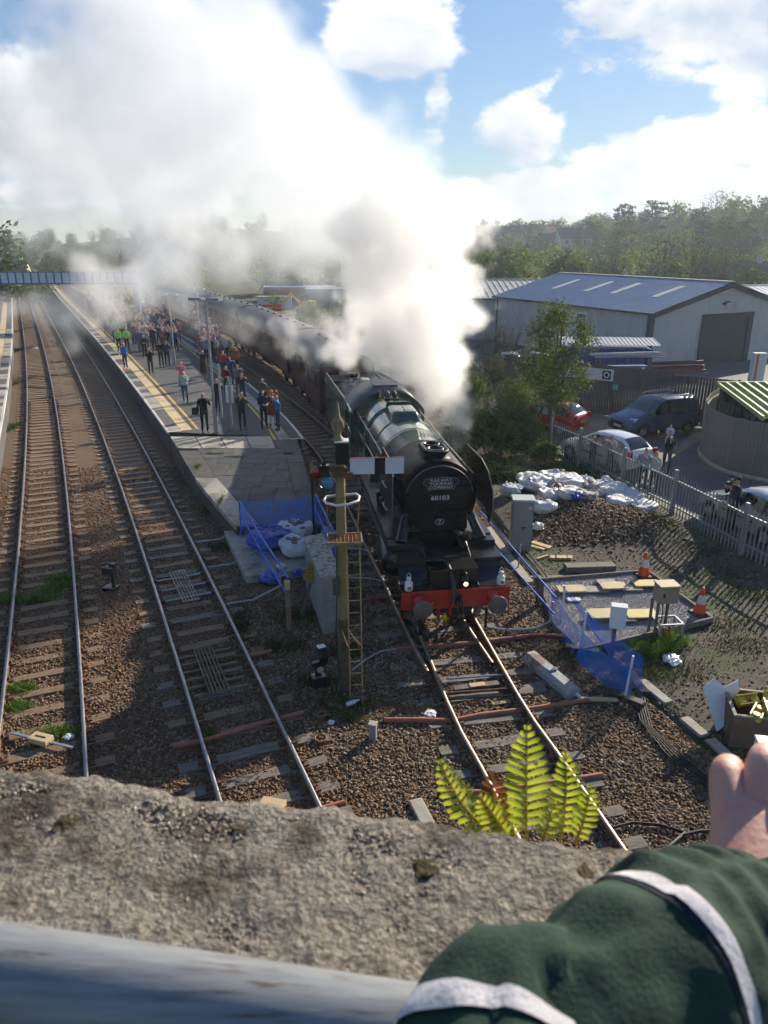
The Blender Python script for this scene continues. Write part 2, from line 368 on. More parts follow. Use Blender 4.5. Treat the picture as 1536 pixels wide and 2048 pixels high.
def stones(name, n, sampler, size, zf, label, cat, m=m_stone, flat=.75):
    P = np.array([sampler() for _ in range(n)], np.float32)
    base = np.array([(1, 0, 0), (0, 1, 0), (-1, 0, 0), (0, -1, 0), (0, 0, 1), (0, 0, -1)], np.float32)
    S = rng.uniform(size[0], size[1], (n, 1, 1)).astype(np.float32)
    B = base[None]*rng.uniform(.6, 1.25, (n, 6, 1)).astype(np.float32) + rng.normal(0, .18, (n, 6, 3)).astype(np.float32)
    B[:, :, 2] *= flat
    a = rng.uniform(0, 6.28, n); ca, sa = np.cos(a), np.sin(a)
    X = B[:, :, 0]*ca[:, None]-B[:, :, 1]*sa[:, None]; Y = B[:, :, 0]*sa[:, None]+B[:, :, 1]*ca[:, None]
    t = rng.normal(0, .35, n); ct, st = np.cos(t), np.sin(t); Z = B[:, :, 2]*ct[:, None]+X*st[:, None]; X = X*ct[:, None]-B[:, :, 2]*st[:, None]
    V = np.stack([X, Y, Z], 2)*S
    z = np.array([zf(p[0], p[1]) for p in P], np.float32)
    V[:, :, 0] += P[:, 0, None]; V[:, :, 1] += P[:, 1, None]; V[:, :, 2] += z[:, None] + S[:, :, 0]*.35
    f = np.array([(0, 1, 4), (1, 2, 4), (2, 3, 4), (3, 0, 4), (1, 0, 5), (2, 1, 5), (3, 2, 5), (0, 3, 5)], np.int32)
    F = (f[None] + (np.arange(n)*6)[:, None, None]).reshape(-1, 3)
    return tag(link(name, npmesh(name, V.reshape(-1, 3), F, m)), label, cat, kind='stuff')
def bal_sampler():
    while True:
        y = 8.2 + 22*random.random()**1.7; x = random.uniform(T1(y)-2.2, XR(y)-.05)
        if abs(x*FPX/(y*CS+8.9*SN)) < 860: break
    return (x, y)
stones('ballast_stones', 120000, bal_sampler, (.020, .046), lambda x, y: bed_z(x, y)-.004, 'brown and grey crushed stone ballast around the tracks', 'ballast')

# ---- tracks: two rails, sleepers with chairs
m_rail = mat('rail_rust', (.10, .045, .022), (.16, .075, .038), rough=.85, scale=20, bump=.2)
m_head = mat('rail_head_steel', (.30, .30, .32), (.20, .19, .19), rough=.40, metal=.9, scale=3, stretch=(8, .5, 1))
m_headrust = mat('rail_head_dull', (.20, .15, .11), (.30, .27, .24), rough=.5, metal=.6, scale=3)
m_wood = mat('sleeper_wood', (.16, .098, .055), (.27, .18, .11), rough=.9, scale=3, stretch=(1.0, 9, 9), bump=.6, bscale=7, c3=(.07, .05, .035), s3=1.4)
m_wood2 = mat('sleeper_wood_grey', (.13, .11, .092), (.22, .19, .16), rough=.9, scale=3, stretch=(1.0, 9, 9), bump=.6, bscale=7, c3=(.08, .06, .045), s3=1.4)
m_iron = mat('rusty_iron', (.085, .042, .024), (.15, .075, .042), rough=.85, scale=18, bump=.3)
PROF = [(-.033, 0), (.033, 0), (.036, -.012), (.034, -.045), (.012, -.058), (.011, -.118), (.034, -.130), (.036, -.150), (-.036, -.150), (-.034, -.130), (-.011, -.118), (-.012, -.058), (-.034, -.045), (-.036, -.012)]
def rail(parent, pts, side, headm, gauge=.7525, dz=0.0):
    V = []; n = len(PROF)
    for p, a in pts:
        for (x, z) in PROF: V.append(off(p, a, side*gauge + x, z+dz))
    mb = MB()
    for i in range(len(pts)-1):
        pass
    F = []; mi = []
    for i in range(len(pts)-1):
        for j in range(n): F.append((i*n+j, i*n+(j+1) % n, (i+1)*n+(j+1) % n, (i+1)*n+j)); mi.append(1 if j in (0, 1, 13) else 0)
    me = npmesh('rail', [tuple(v) for v in V], F, [m_rail, headm], mi)
    return link('rail', me, parent)
def sleeper_mesh(k, w=2.55, wood=None):
    r = random.Random(k); mb = MB(); d = r.uniform(.235, .27)
    # slightly warped timber: three stations along the length
    xs = [-w/2, -w/4, 0, w/4, w/2]; vs = []
    for x in xs:
        dy = r.uniform(-.012, .012); dz = r.uniform(-.012, .008); dd = d/2+r.uniform(-.008, .008)
        vs += [(x, dy-dd, -.29), (x, dy+dd, -.29), (x, dy+dd, -.160+dz), (x, dy+dd-.012, -.150+dz), (x, dy-dd+.012, -.150+dz), (x, dy-dd, -.160+dz)]
    fs = [(i*6+j, i*6+(j+1) % 6, (i+1)*6+(j+1) % 6, (i+1)*6+j) for i in range(4) for j in range(6)] + [(0, 1, 2, 3, 4, 5), tuple(24+j for j in range(5, -1, -1))]
    mb.add(vs, fs, 0)
    for sx in (-1, 1):       # cast chairs
        cx = sx*.7525
        mb.box((cx, 0, -.140), (.36, .17, .035), mi=1)
        for q in (-1, 1): mb.box((cx+q*.070, 0, -.092), (.05, .11, .07), mi=1, taper=.6); mb.cyl((cx+q*.145, .045*q, -.13), (cx+q*.145, .045*q, -.098), .018, n=6, mi=1)
    return mb.mesh('sleeper', [wood or m_wood, m_iron])
SLP = [sleeper_mesh(i) for i in range(6)]; SLG = [sleeper_mesh(20+i, wood=m_wood2) for i in range(6)]; SLL = [sleeper_mesh(40+i, w=3.1, wood=m_wood2) for i in range(4)]
def far_sleepers(parent, pts):
    mb = MB()
    for p, a in pts: mb.box((p.x, p.y, -.22), (2.5, .25, .14), rz=a)
    o = mb.build('sleepers', m_wood, parent); o['kind'] = 'stuff'
def track(label, f, y0, y1, ylast, headm, protos, skip=lambda y: False, rails=(-1, 1), yr0=None):
    t = thing('railway_track', label, 'railway track'); t['kind'] = 'structure'
    pts = path(f, yr0 or y0, y1, 1.0)
    for s in rails: rail(t, pts, s, headm)
    far = []
    for i, (p, a) in enumerate(path(f, y0, y1, .72)):
        if skip(p.y): continue
        if p.y < ylast:
            o = link('sleeper', random.choice(protos), t, (p.x+random.uniform(-.03, .03), p.y, 0), a + random.uniform(-.012, .012) + (math.pi if random.random() < .5 else 0))
        else: far.append((p, a))
    if far: far_sleepers(t, far)
    return t
track('leftmost main line track running towards the footbridge', T1, 5.5, 160, 44, m_head, SLP)
track('second main line track alongside the left edge of the island platform', T2, 5.5, 160, 44, m_head, SLP+SLG)
track('curving track the steam engine stands on, with brown rails', LC, 6.2, 125, 24, m_headrust, SLG, skip=lambda y: 13.2 < y < 24)
tP = track('platform track curving past the right edge of the island platform', PC, 25.0, 120, 46, m_headrust, SLG, yr0=14.2)
for i, (p, a) in enumerate(path(lambda y: (LC(y)+PC(y))/2, 13.3, 24.2, .72)):       # long turnout timbers
    link('sleeper', random.choice(SLL), tP, (p.x, p.y, -.003), a)

# ---- island platform
m_tar = mat('platform_tarmac', (.060, .060, .064), (.088, .086, .088), rough=.85, scale=14, bump=.4, bscale=60, c3=(.12, .115, .11), s3=.5, t3=(.55, .72))
m_conc = mat('concrete_pale', (.30, .27, .225), (.40, .365, .31), rough=.9, scale=5, bump=.4, bscale=30, c3=(.17, .155, .13), s3=1.0, t3=(.52, .68))
m_concd = mat('concrete_dark', (.075, .068, .062), (.12, .11, .10), rough=.9, scale=6, bump=.4, bscale=30, c3=(.05, .045, .04), s3=1.1)
m_slab = mat('slab_dark', (.07, .071, .078), (.105, .105, .11), rough=.8, scale=4, bump=.3, bscale=30, c3=(.04, .04, .043), s3=1.6)
m_brick = mat('platform_wall', (.055, .040, .032), (.095, .070, .055), rough=.95, scale=9, bump=.6, bscale=24)
m_cream = mat('tactile_cream', (.50, .38, .20), (.60, .48, .28), rough=.85, scale=6, bump=.4, bscale=50, c3=(.36, .28, .17), s3=.8)
m_yel = mat('line_yellow', (.62, .40, .06), (.50, .34, .09), rough=.75, scale=9)
m_whl = mat('line_white', (.62, .60, .55), (.48, .46, .42), rough=.75, scale=9)
PZ = .9
def eL(y, d): # left edge of the island, d metres in from the edge
    p = Vector((T2(y), y, 0)); sl = (T2(y+.1)-T2(y-.1))/.2; return off(p, math.atan(-sl), 1.72+d, PZ)
def eR(y, d):
    sl = (PC(y+.1)-PC(y-.1))/.2; return off(Vector((PC(y), y, 0)), math.atan(-sl), -1.45-d, PZ)
def strip(name, fa, fb, ys, z, m, parent=None, side=None):
    mb = MB(); A = [fa(y) for y in ys]; B = [fb(y) for y in ys]; n = len(ys)
    vs = [Vector((p.x, p.y, z)) for p in A] + [Vector((p.x, p.y, z)) for p in B]
    mb.add(vs, [(i, i+1, n+i+1, n+i) for i in range(n-1)], 0)
    if side is not None:
        for Q in (A, B):
            vs = [Vector((p.x, p.y, z)) for p in Q] + [Vector((p.x, p.y, side)) for p in Q]
            mb.add(vs, [(i, i+1, n+i+1, n+i) for i in range(n-1)], 0)
        mb.add([Vector((A[0].x, A[0].y, z)), Vector((B[0].x, B[0].y, z)), Vector((B[0].x, B[0].y, side)), Vector((A[0].x, A[0].y, side))], [(0, 1, 2, 3)], 0)
    return mb.build(name, m, parent)
YE = 31.4      # where the working platform ends
ysP = list(np.arange(YE, 150, 2.0))
plat = strip('platform', lambda y: eL(y, .06), lambda y: eR(y, .06), ysP, PZ, m_tar); tag(plat, kind='structure')
w_ = strip('platform_wall', lambda y: eL(y, .10), lambda y: eR(y, .10), ysP, PZ-.02, m_brick, plat, side=-.35)
strip('white_edge_line', lambda y: eL(y, .0), lambda y: eL(y, .10), ysP, PZ+.012, m_whl, plat, side=PZ-.1)
strip('tactile_strip', lambda y: eL(y, .62), lambda y: eL(y, 1.10), ysP, PZ+.005, m_cream, plat)
strip('yellow_line', lambda y: eL(y, 1.30), lambda y: eL(y, 1.42), ysP, PZ+.005, m_yel, plat)
strip('white_edge_line', lambda y: eR(y, .0), lambda y: eR(y, .11), ysP, PZ+.012, m_whl, plat, side=PZ-.1)
strip('tactile_strip', lambda y: eR(y, .60), lambda y: eR(y, 1.05), ysP, PZ+.005, m_conc, plat)
strip('yellow_line', lambda y: eR(y, 1.15), lambda y: eR(y, 1.27), ysP, PZ+.005, m_yel, plat)
y = YE
while y < 75:        # coping stones along the main line edge
    strip('coping_stone', lambda q: eL(q, .105), lambda q: eL(q, .60), [y+.01, y+.89], PZ+.006, random.choice([m_conc, m_concd, m_concd]), plat, side=PZ-.05); y += .9  # pale and dark concrete mixed to paint in alternating sun and shadow
y = YE
while y < 50:
    strip('coping_stone', lambda q: eR(q, .115), lambda q: eR(q, .58), [y+.01, y+.89], PZ+.006, random.choice([m_tar, m_concd]), plat, side=PZ-.05); y += .9
strip('end_line', lambda q: eL(q, .0), lambda q: eL(q, .62), [YE-.12, YE-.0], PZ+.012, m_whl, plat)
strip('end_line', lambda q: eR(q, .0), lambda q: eR(q, .60), [YE-.12, YE-.0], PZ+.012, m_whl, plat)
# patches of old concrete paving between the tarmac
# disused end of the platform
YB = 21.9
fl = hermite([(-4.73, YB), (-6.85, 25.8), (-9.35, YE)]); fr = hermite([(-1.95, YB), (-2.75, 25.8), (-3.82, YE)])
def ramp(y): return .52*min(max((29.4-y)/(29.4-YB), 0), 1)
dend = thing('platform_end', 'disused end of the island platform with dark paving slabs', 'platform'); dend['kind'] = 'structure'
ysD = list(np.linspace(YB, YE-.02, 12))
strip('core', lambda y: Vector((fl(y)+.05, y, 0)), lambda y: Vector((fr(y)-.05, y, 0)), ysD, PZ-.055, m_brick, dend, side=-.35)
yy = YB; k = 0
while yy < 28.9:     # long pale edge planks on the left
    L_ = 2.05; m_ = m_conc if yy < 25.6 else m_concd
    strip('edge_plank', lambda y: Vector((fl(y), y, 0)), lambda y: Vector((fl(y)+.80, y, 0)), [yy+.008, min(yy+L_-.008, 29)], PZ+.004+.006*(k % 2), m_, dend, side=PZ-.16); yy += L_; k += 1
yy = YB
while yy < 29.3:
    strip('edge_plank', lambda y: Vector((fr(y)-.62, y, 0)), lambda y: Vector((fr(y), y, 0)), [yy+.008, min(yy+1.42, 29.33)], PZ+.004, random.choice([m_concd, m_slab, m_concd]), dend, side=PZ-.16); yy += 1.435
for i in range(5):   # cross band of pale concrete
    a0, a1 = i/5, (i+1)/5
    def fx(t): return lambda y: Vector((fl(y)*(1-t)+fr(y)*t, y, 0))
    strip('concrete_bay', fx(a0+.004), fx(a1-.004), [29.35, 30.4, YE-.13], PZ+.004*(1+i % 2), m_conc if i != 4 else m_concd, dend, side=PZ-.08)
yy = YB+.02; row = 0
while yy < 29.2:     # dark paving slabs laid in courses, cut to the slanting edges
    y1 = min(yy+.62, 29.32); xa = lambda y: fl(y)+.815; xb = lambda y: fr(y)-.635
    x = min(xa(yy), xa(y1)) - (row % 2)*.3
    while x < max(xb(yy), xb(y1)):
        q = [(min(max(X+.007, xa(Y)+.007), xb(Y)-.007), Y) for X, Y in ((x, yy+.007), (x+.906, yy+.007), (x+.906, y1-.007), (x, y1-.007))]
        if max(q[1][0]-q[0][0], q[2][0]-q[3][0]) > .06:
            mb = MB(); mb.prism(q, PZ-.06, PZ+random.uniform(-.006, .006), 'Z'); mb.build('paving_slab', random.choice([m_slab, m_slab, m_slab, m_concd, m_tar]), dend)
        x += .92
    yy += .62; row += 1
for o in dend.children:      # the old end slopes down as a ramp
    for v in o.data.vertices:
        if v.co.z > .2: v.co.z -= ramp(v.co.y)
    o.data.update()
# lower concrete apron at the foot of the ramp
ap = MB(); q = [G(448, 1062, .05), G(492, 1152, .05), G(560, 1146, .05), G(668, 1128, .05), G(660, 1052, .05)]
ap.prism([(p.x, p.y) for p in q], -.3, .05, 'Z'); tag(ap.build('concrete_apron', m_conc), kind='structure')
# ---- platform across the tracks on the far left
def lL(y, d):
    sl = (T1(y+.1)-T1(y-.1))/.2; return off(Vector((T1(y), y, 0)), math.atan(-sl), -1.62-d, PZ)
ysL = list(np.arange(24, 150, 2.5))
pl = strip('platform', lambda y: lL(y, .05), lambda y: lL(y, 4.5), ysL, PZ, m_tar, side=-.35); tag(pl, kind='structure')
strip('white_edge_line', lambda y: lL(y, .0), lambda y: lL(y, .10), ysL, PZ+.012, m_whl, pl, side=PZ-.1)
strip('tactile_strip', lambda y: lL(y, .62), lambda y: lL(y, 1.15), ysL, PZ+.006, m_cream, pl)
y = 24
while y < 75: strip('coping_stone', lambda q: lL(q, .105), lambda q: lL(q, .60), [y+.01, y+.89], PZ+.006, random.choice([m_conc, m_concd, m_conc]), pl, side=PZ-.05); y += .9

# ---- yard to the right of the engine, car park beyond the fence
m_yard = mat('yard_earth', (.042, .034, .025), (.10, .085, .065), rough=.95, scale=9, bump=1.0, bscale=25, c3=(.040, .058, .014), s3=.42, t3=(.50, .62))
FEN = [G(1100, 903), G(1157, 929), G(1244, 976), G(1343, 1028), G(1481, 1105), G(1600, 1165)]      # foot of the steel fence
fenx = hermite([(p.x, p.y) for p in FEN])
def yard_z(x, y):
    z = -.13 + .035*mnoise.noise(Vector((x*.8, y*.8, 5)))
    for (cx, cy_, rx, ry, h) in YH: z += h*math.exp(-(((x-cx)/rx)**2 + ((y-cy_)/ry)**2))
    return z
c1_ = G(1180, 1040); c2_ = G(1130, 1000); c3_ = G(1290, 1060)
YH = [(c1_.x, c1_.y, 1.9, 1.5, .50), (c2_.x, c2_.y, 2.6, 2.0, .38), (c3_.x, c3_.y, 1.5, 1.2, .32)]
def yard_build():
    V = []; F = []; ys = list(np.arange(4, 46, .3)); n = 70
    for y in ys:
        a = XR(y)+.0; b = max(fenx(y)+1.0, a+1) if y > 14 else a + 14
        for i in range(n+1): x = a+(b-a)*i/n; V.append((x, y, yard_z(x, y) if i else -.26))
    for j in range(len(ys)-1):
        for i in range(n): k = j*(n+1)+i; F.append((k, k+1, k+n+2, k+n+1))
    tag(link('yard', npmesh('yard', V, F, m_yard, smooth=True)), kind='structure')
yard_build()
m_asph = mat('car_park_asphalt', (.085, .084, .088), (.12, .118, .118), rough=.85, scale=5, bump=.3, bscale=80, c3=(.15, .135, .115), s3=.25, t3=(.5, .66))
def park_build():
    V = []; F = []; ys = list(np.arange(10, 75, 1.0)); n = 30
    for y in ys:
        a = fenx(y)+.25
        for i in range(n+1): x = a+(42-a)*i/n; V.append((x, y, -.03 + .02*mnoise.noise(Vector((x*.3, y*.3, 2)))))
    for j in range(len(ys)-1):
        for i in range(n): k = j*(n+1)+i; F.append((k, k+1, k+n+2, k+n+1))
    tag(link('car_park', npmesh('car_park', V, F, m_asph, smooth=True)), kind='structure')
park_build()
# ================================================================== THE TRAIN
m_green = mat('loco_green', (.012, .050, .030), (.020, .068, .042), rough=.22, scale=2.5, coat=.6, c3=(.06, .085, .072), s3=1.2, t3=(.46, .68))  # paler third colour paints in dust and a wet sheen
m_blk = mat('loco_black', (.007, .007, .008), (.014, .013, .013), rough=.30, spec=.35, scale=4, coat=.12, c3=(.028, .025, .023), s3=1.3, t3=(.55, .75))
m_smk = mat('smokebox_black', (.008, .008, .008), (.014, .013, .013), rough=.5, spec=.12, scale=5, bump=.08, c3=(.022, .019, .017), s3=1.5, t3=(.52, .75))
m_red = mat('buffer_beam_red', (.46, .018, .010), (.36, .016, .010), rough=.35, scale=3, coat=.3, c3=(.20, .02, .015), s3=2.0, t3=(.58, .75))
m_steel = mat('bright_steel', (.36, .34, .33), (.22, .20, .19), rough=.38, metal=.85, scale=9)
m_greyst = mat('dull_steel', (.17, .15, .145), (.10, .09, .085), rough=.55, metal=.5, scale=7)
m_brass = mat('brass', (.55, .36, .10), (.40, .26, .08), rough=.3, metal=.9, scale=8)
m_copper = mat('copper', (.35, .14, .07), (.25, .10, .05), rough=.35, metal=.9, scale=8)
m_white = mat('white_paint', (.72, .72, .70), (.60, .60, .58), rough=.5, scale=8)
m_coal = mat('coal', (.008, .008, .009), (.03, .03, .032), rough=.5, scale=20, bump=.8)
m_yvalve = mat('valve_yellow', (.70, .45, .02), rough=.4)
m_lens = mat('lit_lens', (1, .75, .45), rough=.2, emit=((1.0, .72, .38), 5.0))
m_lensd = mat('amber_lens', (.35, .20, .05), (.22, .12, .03), rough=.12, scale=9)
m_rubber = mat('rubber_hose', (.012, .012, .012), (.03, .03, .03), rough=.55, scale=20)
m_roofg = mat('cab_roof_grey', (.085, .082, .080), (.13, .125, .12), rough=.5, scale=4, c3=(.05, .048, .045), s3=1.1)

def chord(f, ya, yb):
    a, b = Vector((f(ya), ya, 0)), Vector((f(yb), yb, 0)); return a, math.atan2(-(b.x-a.x), b.y-a.y), (b-a).length
LP, LA, _ = chord(LC, 15.4, 26.8)
loco = thing('steam_locomotive', 'black and dark green steam locomotive with red buffer beam facing the bridge', 'locomotive', LP, LA)
BZ = 2.83
def arc(cx, cz, r, a0, a1, n): return [(cx + r*math.cos(a0+(a1-a0)*i/n), cz + r*math.sin(a0+(a1-a0)*i/n)) for i in range(n+1)]
# smokebox and boiler
mb = MB(); mb.lathe([(.90, 2.02), (.965, 2.04), (.975, 2.08), (.975, 4.05), (.0, 4.05)], (0, 0, BZ), 'Y', 48)
for k in range(40):      # rivets round the front ring and the rear joint
    a = math.pi*k/39
    for yy in (2.14, 3.96): mb.sphere((.977*math.cos(a), yy, BZ+.977*math.sin(a)), .016, 5, 4)
smokebox = mb.build('smokebox', m_smk, loco)
mb = MB(); mb.lathe([(0, 1.90), (.25, 1.905), (.5, 1.93), (.70, 1.975), (.80, 2.02), (.90, 2.03)], (0, 0, BZ), 'Y', 48)
door = mb.build('smokebox_door', m_smk, loco)
mb = MB()
for zz in (.34, -.34): mb.box((.28, 1.925-.0, BZ+zz), (1.02, .03, .07), mi=0)
mb.cyl((.79, 1.97, BZ-.45), (.79, 1.97, BZ+.45), .03); mb.build('hinge', m_smk, door)
mb = MB(); mb.cyl((0, 1.91, BZ-.18), (0, 1.83, BZ-.18), .045, .03); mb.box((0, 1.85, BZ-.28), (.03, .025, .2)); mb.box((.08, 1.845, BZ-.2), (.18, .022, .03)); mb.build('dart_handle', m_blk, door)
mb = MB(); mb.tube([(.86*math.cos(a), 1.93, BZ+.86*math.sin(a)) for a in np.linspace(.25, math.pi-.25, 24)], .017, 8); mb.build('handrail', m_greyst, loco)
mb = MB(); mb.lathe([(.965, 4.05), (.965, 4.12), (.935, 4.14), (.94, 5.6), (.955, 7.3), (.975, 8.6), (.985, 10.35), (0, 10.35)], (0, 0, BZ), 'Y', 48)
boiler = mb.build('boiler', m_green, loco)
mb = MB()
for yy in (4.10, 5.45, 6.75, 8.25, 9.25): mb.lathe([(.975 if yy > 8 else .955, yy-.03), (.992 if yy > 8 else .970, yy-.025), (.992 if yy > 8 else .970, yy+.025), (.975 if yy > 8 else .955, yy+.03)], (0, 0, BZ), 'Y', 48)
mb.build('boiler_bands', m_green, boiler)
mb = MB()
for k in range(46): mb.sphere((.10, 4.25+k*.085, BZ+.962+.0006*k), .011, 5, 4)
mb.build('rivet_row', m_blk, boiler)
mb = MB()       # firebox
prof = [(-1.06, 1.5), (-1.06, 2.7)] + [(-p[0], p[1]) for p in arc(0, BZ-.02, 1.035, .05, math.pi-.05, 20)] + [(1.06, 2.7), (1.06, 1.5)]
mb.prism(prof, 8.45, 10.36, 'Y'); mb.build('firebox', m_green, loco, bevel=.03)
# chimney: oblong double chimney
def stadium(hw, hl, n=10): return [(hw*math.cos(a), (hl-hw)+hw*math.sin(a)) for a in np.linspace(0, math.pi, n)] + [(hw*math.cos(a), -(hl-hw)+hw*math.sin(a)) for a in np.linspace(math.pi, 2*math.pi, n)]
def loft(mb, rings, cy_, mi=0):
    n = len(rings[0][0]); vs = []
    for (r, z) in rings: vs += [(p[0], p[1]+cy_, z) for p in r]
    mb.add(vs, [(i*n+j, i*n+(j+1) % n, (i+1)*n+(j+1) % n, (i+1)*n+j) for i in range(len(rings)-1) for j in range(n)], mi, True)
mb = MB(); T = BZ+.90
loft(mb, [(stadium(.42, .72), T-.04), (stadium(.34, .62), T+.04), (stadium(.28, .54), T+.09), (stadium(.275, .535), T+.14), (stadium(.335, .595), T+.165), (stadium(.345, .605), T+.215), (stadium(.31, .57), T+.245), (stadium(.22, .48), T+.245), (stadium(.21, .47), T+.10)], 2.78)
vs_ = stadium(.21, .47); mb.add([(p[0], p[1]+2.78, T+.11) for p in vs_], [tuple(range(len(vs_)))], 0)
chim = mb.build('chimney', m_smk, loco)
mb = MB()
for dy in (-.24, .24): mb.lathe([(.205, T+.10), (.215, T+.255), (.175, T+.26), (.165, T+.12)], (0, 2.78+dy, 0), 'Z', 20)
mb.build('blast_pipe', m_blk, chim)
mb = MB()       # low banjo dome
for_z = BZ+.90
def rrect(w, l, r, n=5):
    out = []
    for (sx, sy, a0) in ((1, 1, 0), (-1, 1, math.pi/2), (-1, -1, math.pi), (1, -1, 1.5*math.pi)):
        out += [(sx*(w-r)+r*math.cos(a0+t*math.pi/2/n), sy*(l-r)+r*math.sin(a0+t*math.pi/2/n)) for t in range(n+1)]
    return out
loft(mb, [(rrect(.46, .78, .16), for_z-.10), (rrect(.44, .72, .16), for_z+.04), (rrect(.40, .62, .15), for_z+.18), (rrect(.36, .54, .14), for_z+.245), (rrect(.28, .44, .12), for_z+.265), (rrect(.02, .1, .01), for_z+.27)], 7.35)
dome = mb.build('dome', m_green, loco)
mb = MB(); mb.prism([(-.46, for_z-.1), (.46, for_z-.1), (.38, for_z+.30), (-.38, for_z+.30)], 8.08, 8.14, 'Y'); mb.build('dome_plate', m_green, dome, bevel=.02)
mb = MB(); mb.cyl((0, 7.0, for_z+.26), (0, 7.0, for_z+.31), .03); mb.build('lifting_stud', m_blk, dome)
mb = MB()
for x, yy in ((-.12, 9.5), (.12, 9.5), (-.12, 9.75), (.12, 9.75)): mb.lathe([(.07, BZ+.98), (.07, BZ+1.14), (.05, BZ+1.16), (.05, BZ+1.24), (0, BZ+1.25)], (x, yy, 0), 'Z', 12)
mb.box((0, 9.62, BZ+1.02), (.5, .55, .06)); mb.build('safety_valves', m_blk, loco)
mb = MB(); mb.cyl((-.32, 9.95, BZ+.95), (-.32, 9.95, BZ+1.2), .035); mb.build('whistle', m_brass, loco)
for sx in (-1, 1):
    mb = MB(); mb.tube([(sx*1.03, 2.6, BZ+.42), (sx*1.02, 6, BZ+.42), (sx*1.09, 10.3, BZ+.44)], .019, 8)
    for yy in (3.0, 4.6, 6.2, 7.8, 9.6): mb.cyl((sx*.9, yy, BZ+.40), (sx*1.05, yy, BZ+.42), .018, n=6)
    mb.build('handrail', m_steel, loco)
    mb = MB(); mb.tube([(sx*.99, 4.2, BZ-.25), (sx*1.0, 7.5, BZ-.22), (sx*1.08, 10.2, BZ-.2)], .028, 8); mb.build('steam_pipe', m_copper if sx > 0 else m_green, loco)
# smoke deflectors
for sx in (-1, 1):
    mb = MB()
    pts = [(1.75, 2.22), (1.52, 2.62), (1.55, 3.10), (1.85, 3.52), (2.35, 3.72), (3.75, 3.72), (3.85, 3.62), (3.85, 2.62), (3.6, 2.52), (2.1, 2.50)]
    def bow(z): return 1.24 - .10*max(0, (z-2.9)/.82)**2
    n = len(pts); vs = [(sx*bow(z), y, z) for y, z in pts] + [(sx*(bow(z)-.022), y, z) for y, z in pts]
    mb.add(vs, [tuple(range(n)), tuple(range(2*n-1, n-1, -1))] + [(i, (i+1) % n, n+(i+1) % n, n+i) for i in range(n)])
    dfl = mb.build('smoke_deflector', m_smk, loco)
    mb = MB(); mb.tube([(sx*bow(z)+sx*.005, y, z) for y, z in [(1.75, 2.22), (1.52, 2.62), (1.55, 3.10), (1.85, 3.52), (2.35, 3.72), (3.75, 3.72)]], .014, 6); mb.build('beading', m_greyst, dfl)
    for (y0, z0) in ((2.25, 3.1), (2.15, 2.55)):
        mb = MB(); mb.tube([(sx*(bow(z0)+.01), y0, z0), (sx*(bow(z0)+.07), y0, z0), (sx*(bow(z0)+.07), y0+.55, z0), (sx*(bow(z0)+.01), y0+.55, z0)], .018, 6); mb.build('grab_rail', m_steel, dfl)
    mb = MB()
    for yy in (2.4, 3.6): mb.cyl((sx*.9, yy, BZ+.45), (sx*1.20, yy, BZ+.55), .018, n=6)
    mb.build('stay', m_blk, dfl)
# running plate, splashers, front platform
mb = MB()
for sx in (-1, 1):
    mb.box((sx*.98, 6.1, 1.88), (.70, 8.5, .045)); mb.box((sx*1.315, 6.1, 1.80), (.025, 8.5, .16))
rp = mb.build('running_plate', m_blk, loco)
mb = MB()
for sx in (-1, 1):
    mb.box((sx*.90, 1.66, 1.79), (.86, .42, .16)); mb.box((sx*1.0, 1.15, 1.70), (.62, .76, .03)); 
mb.box((0, 1.15, 1.705), (1.4, .76, .03)); mb.box((0, .78, 1.64), (2.56, .03, .15))
for sx in (-1, 1): mb.tube([(sx*.55, .05, 1.33), (sx*.55, .32, 1.36), (sx*.55, .62, 1.55), (sx*.55, .95, 1.76), (sx*.55, 1.4, 1.92)], .022, 6)
mb.build('front_platform', m_blk, loco, bevel=.008)
m_apron = mat('apron_blue_black', (.008, .010, .018), (.012, .014, .022), rough=.25, scale=5, spec=.3, coat=.15)  # blue in the black paints in a reflection
mb = MB()      # curved apron plates from the buffer beam up to the platform
ap_ = [(.03, 1.302), (.30, 1.305), (.42, 1.33), (.56, 1.42), (.66, 1.55), (.72, 1.63)]
for (xa, xb) in ((-1.24, -.57), (-.54, .54), (.57, 1.24)):
    vs = [(xa, y, z) for y, z in ap_] + [(xb, y, z) for y, z in ap_]; n = len(ap_); mb.add(vs, [(i, i+1, n+i+1, n+i) for i in range(n-1)], 0, True)
mb.build('apron', m_apron, loco)
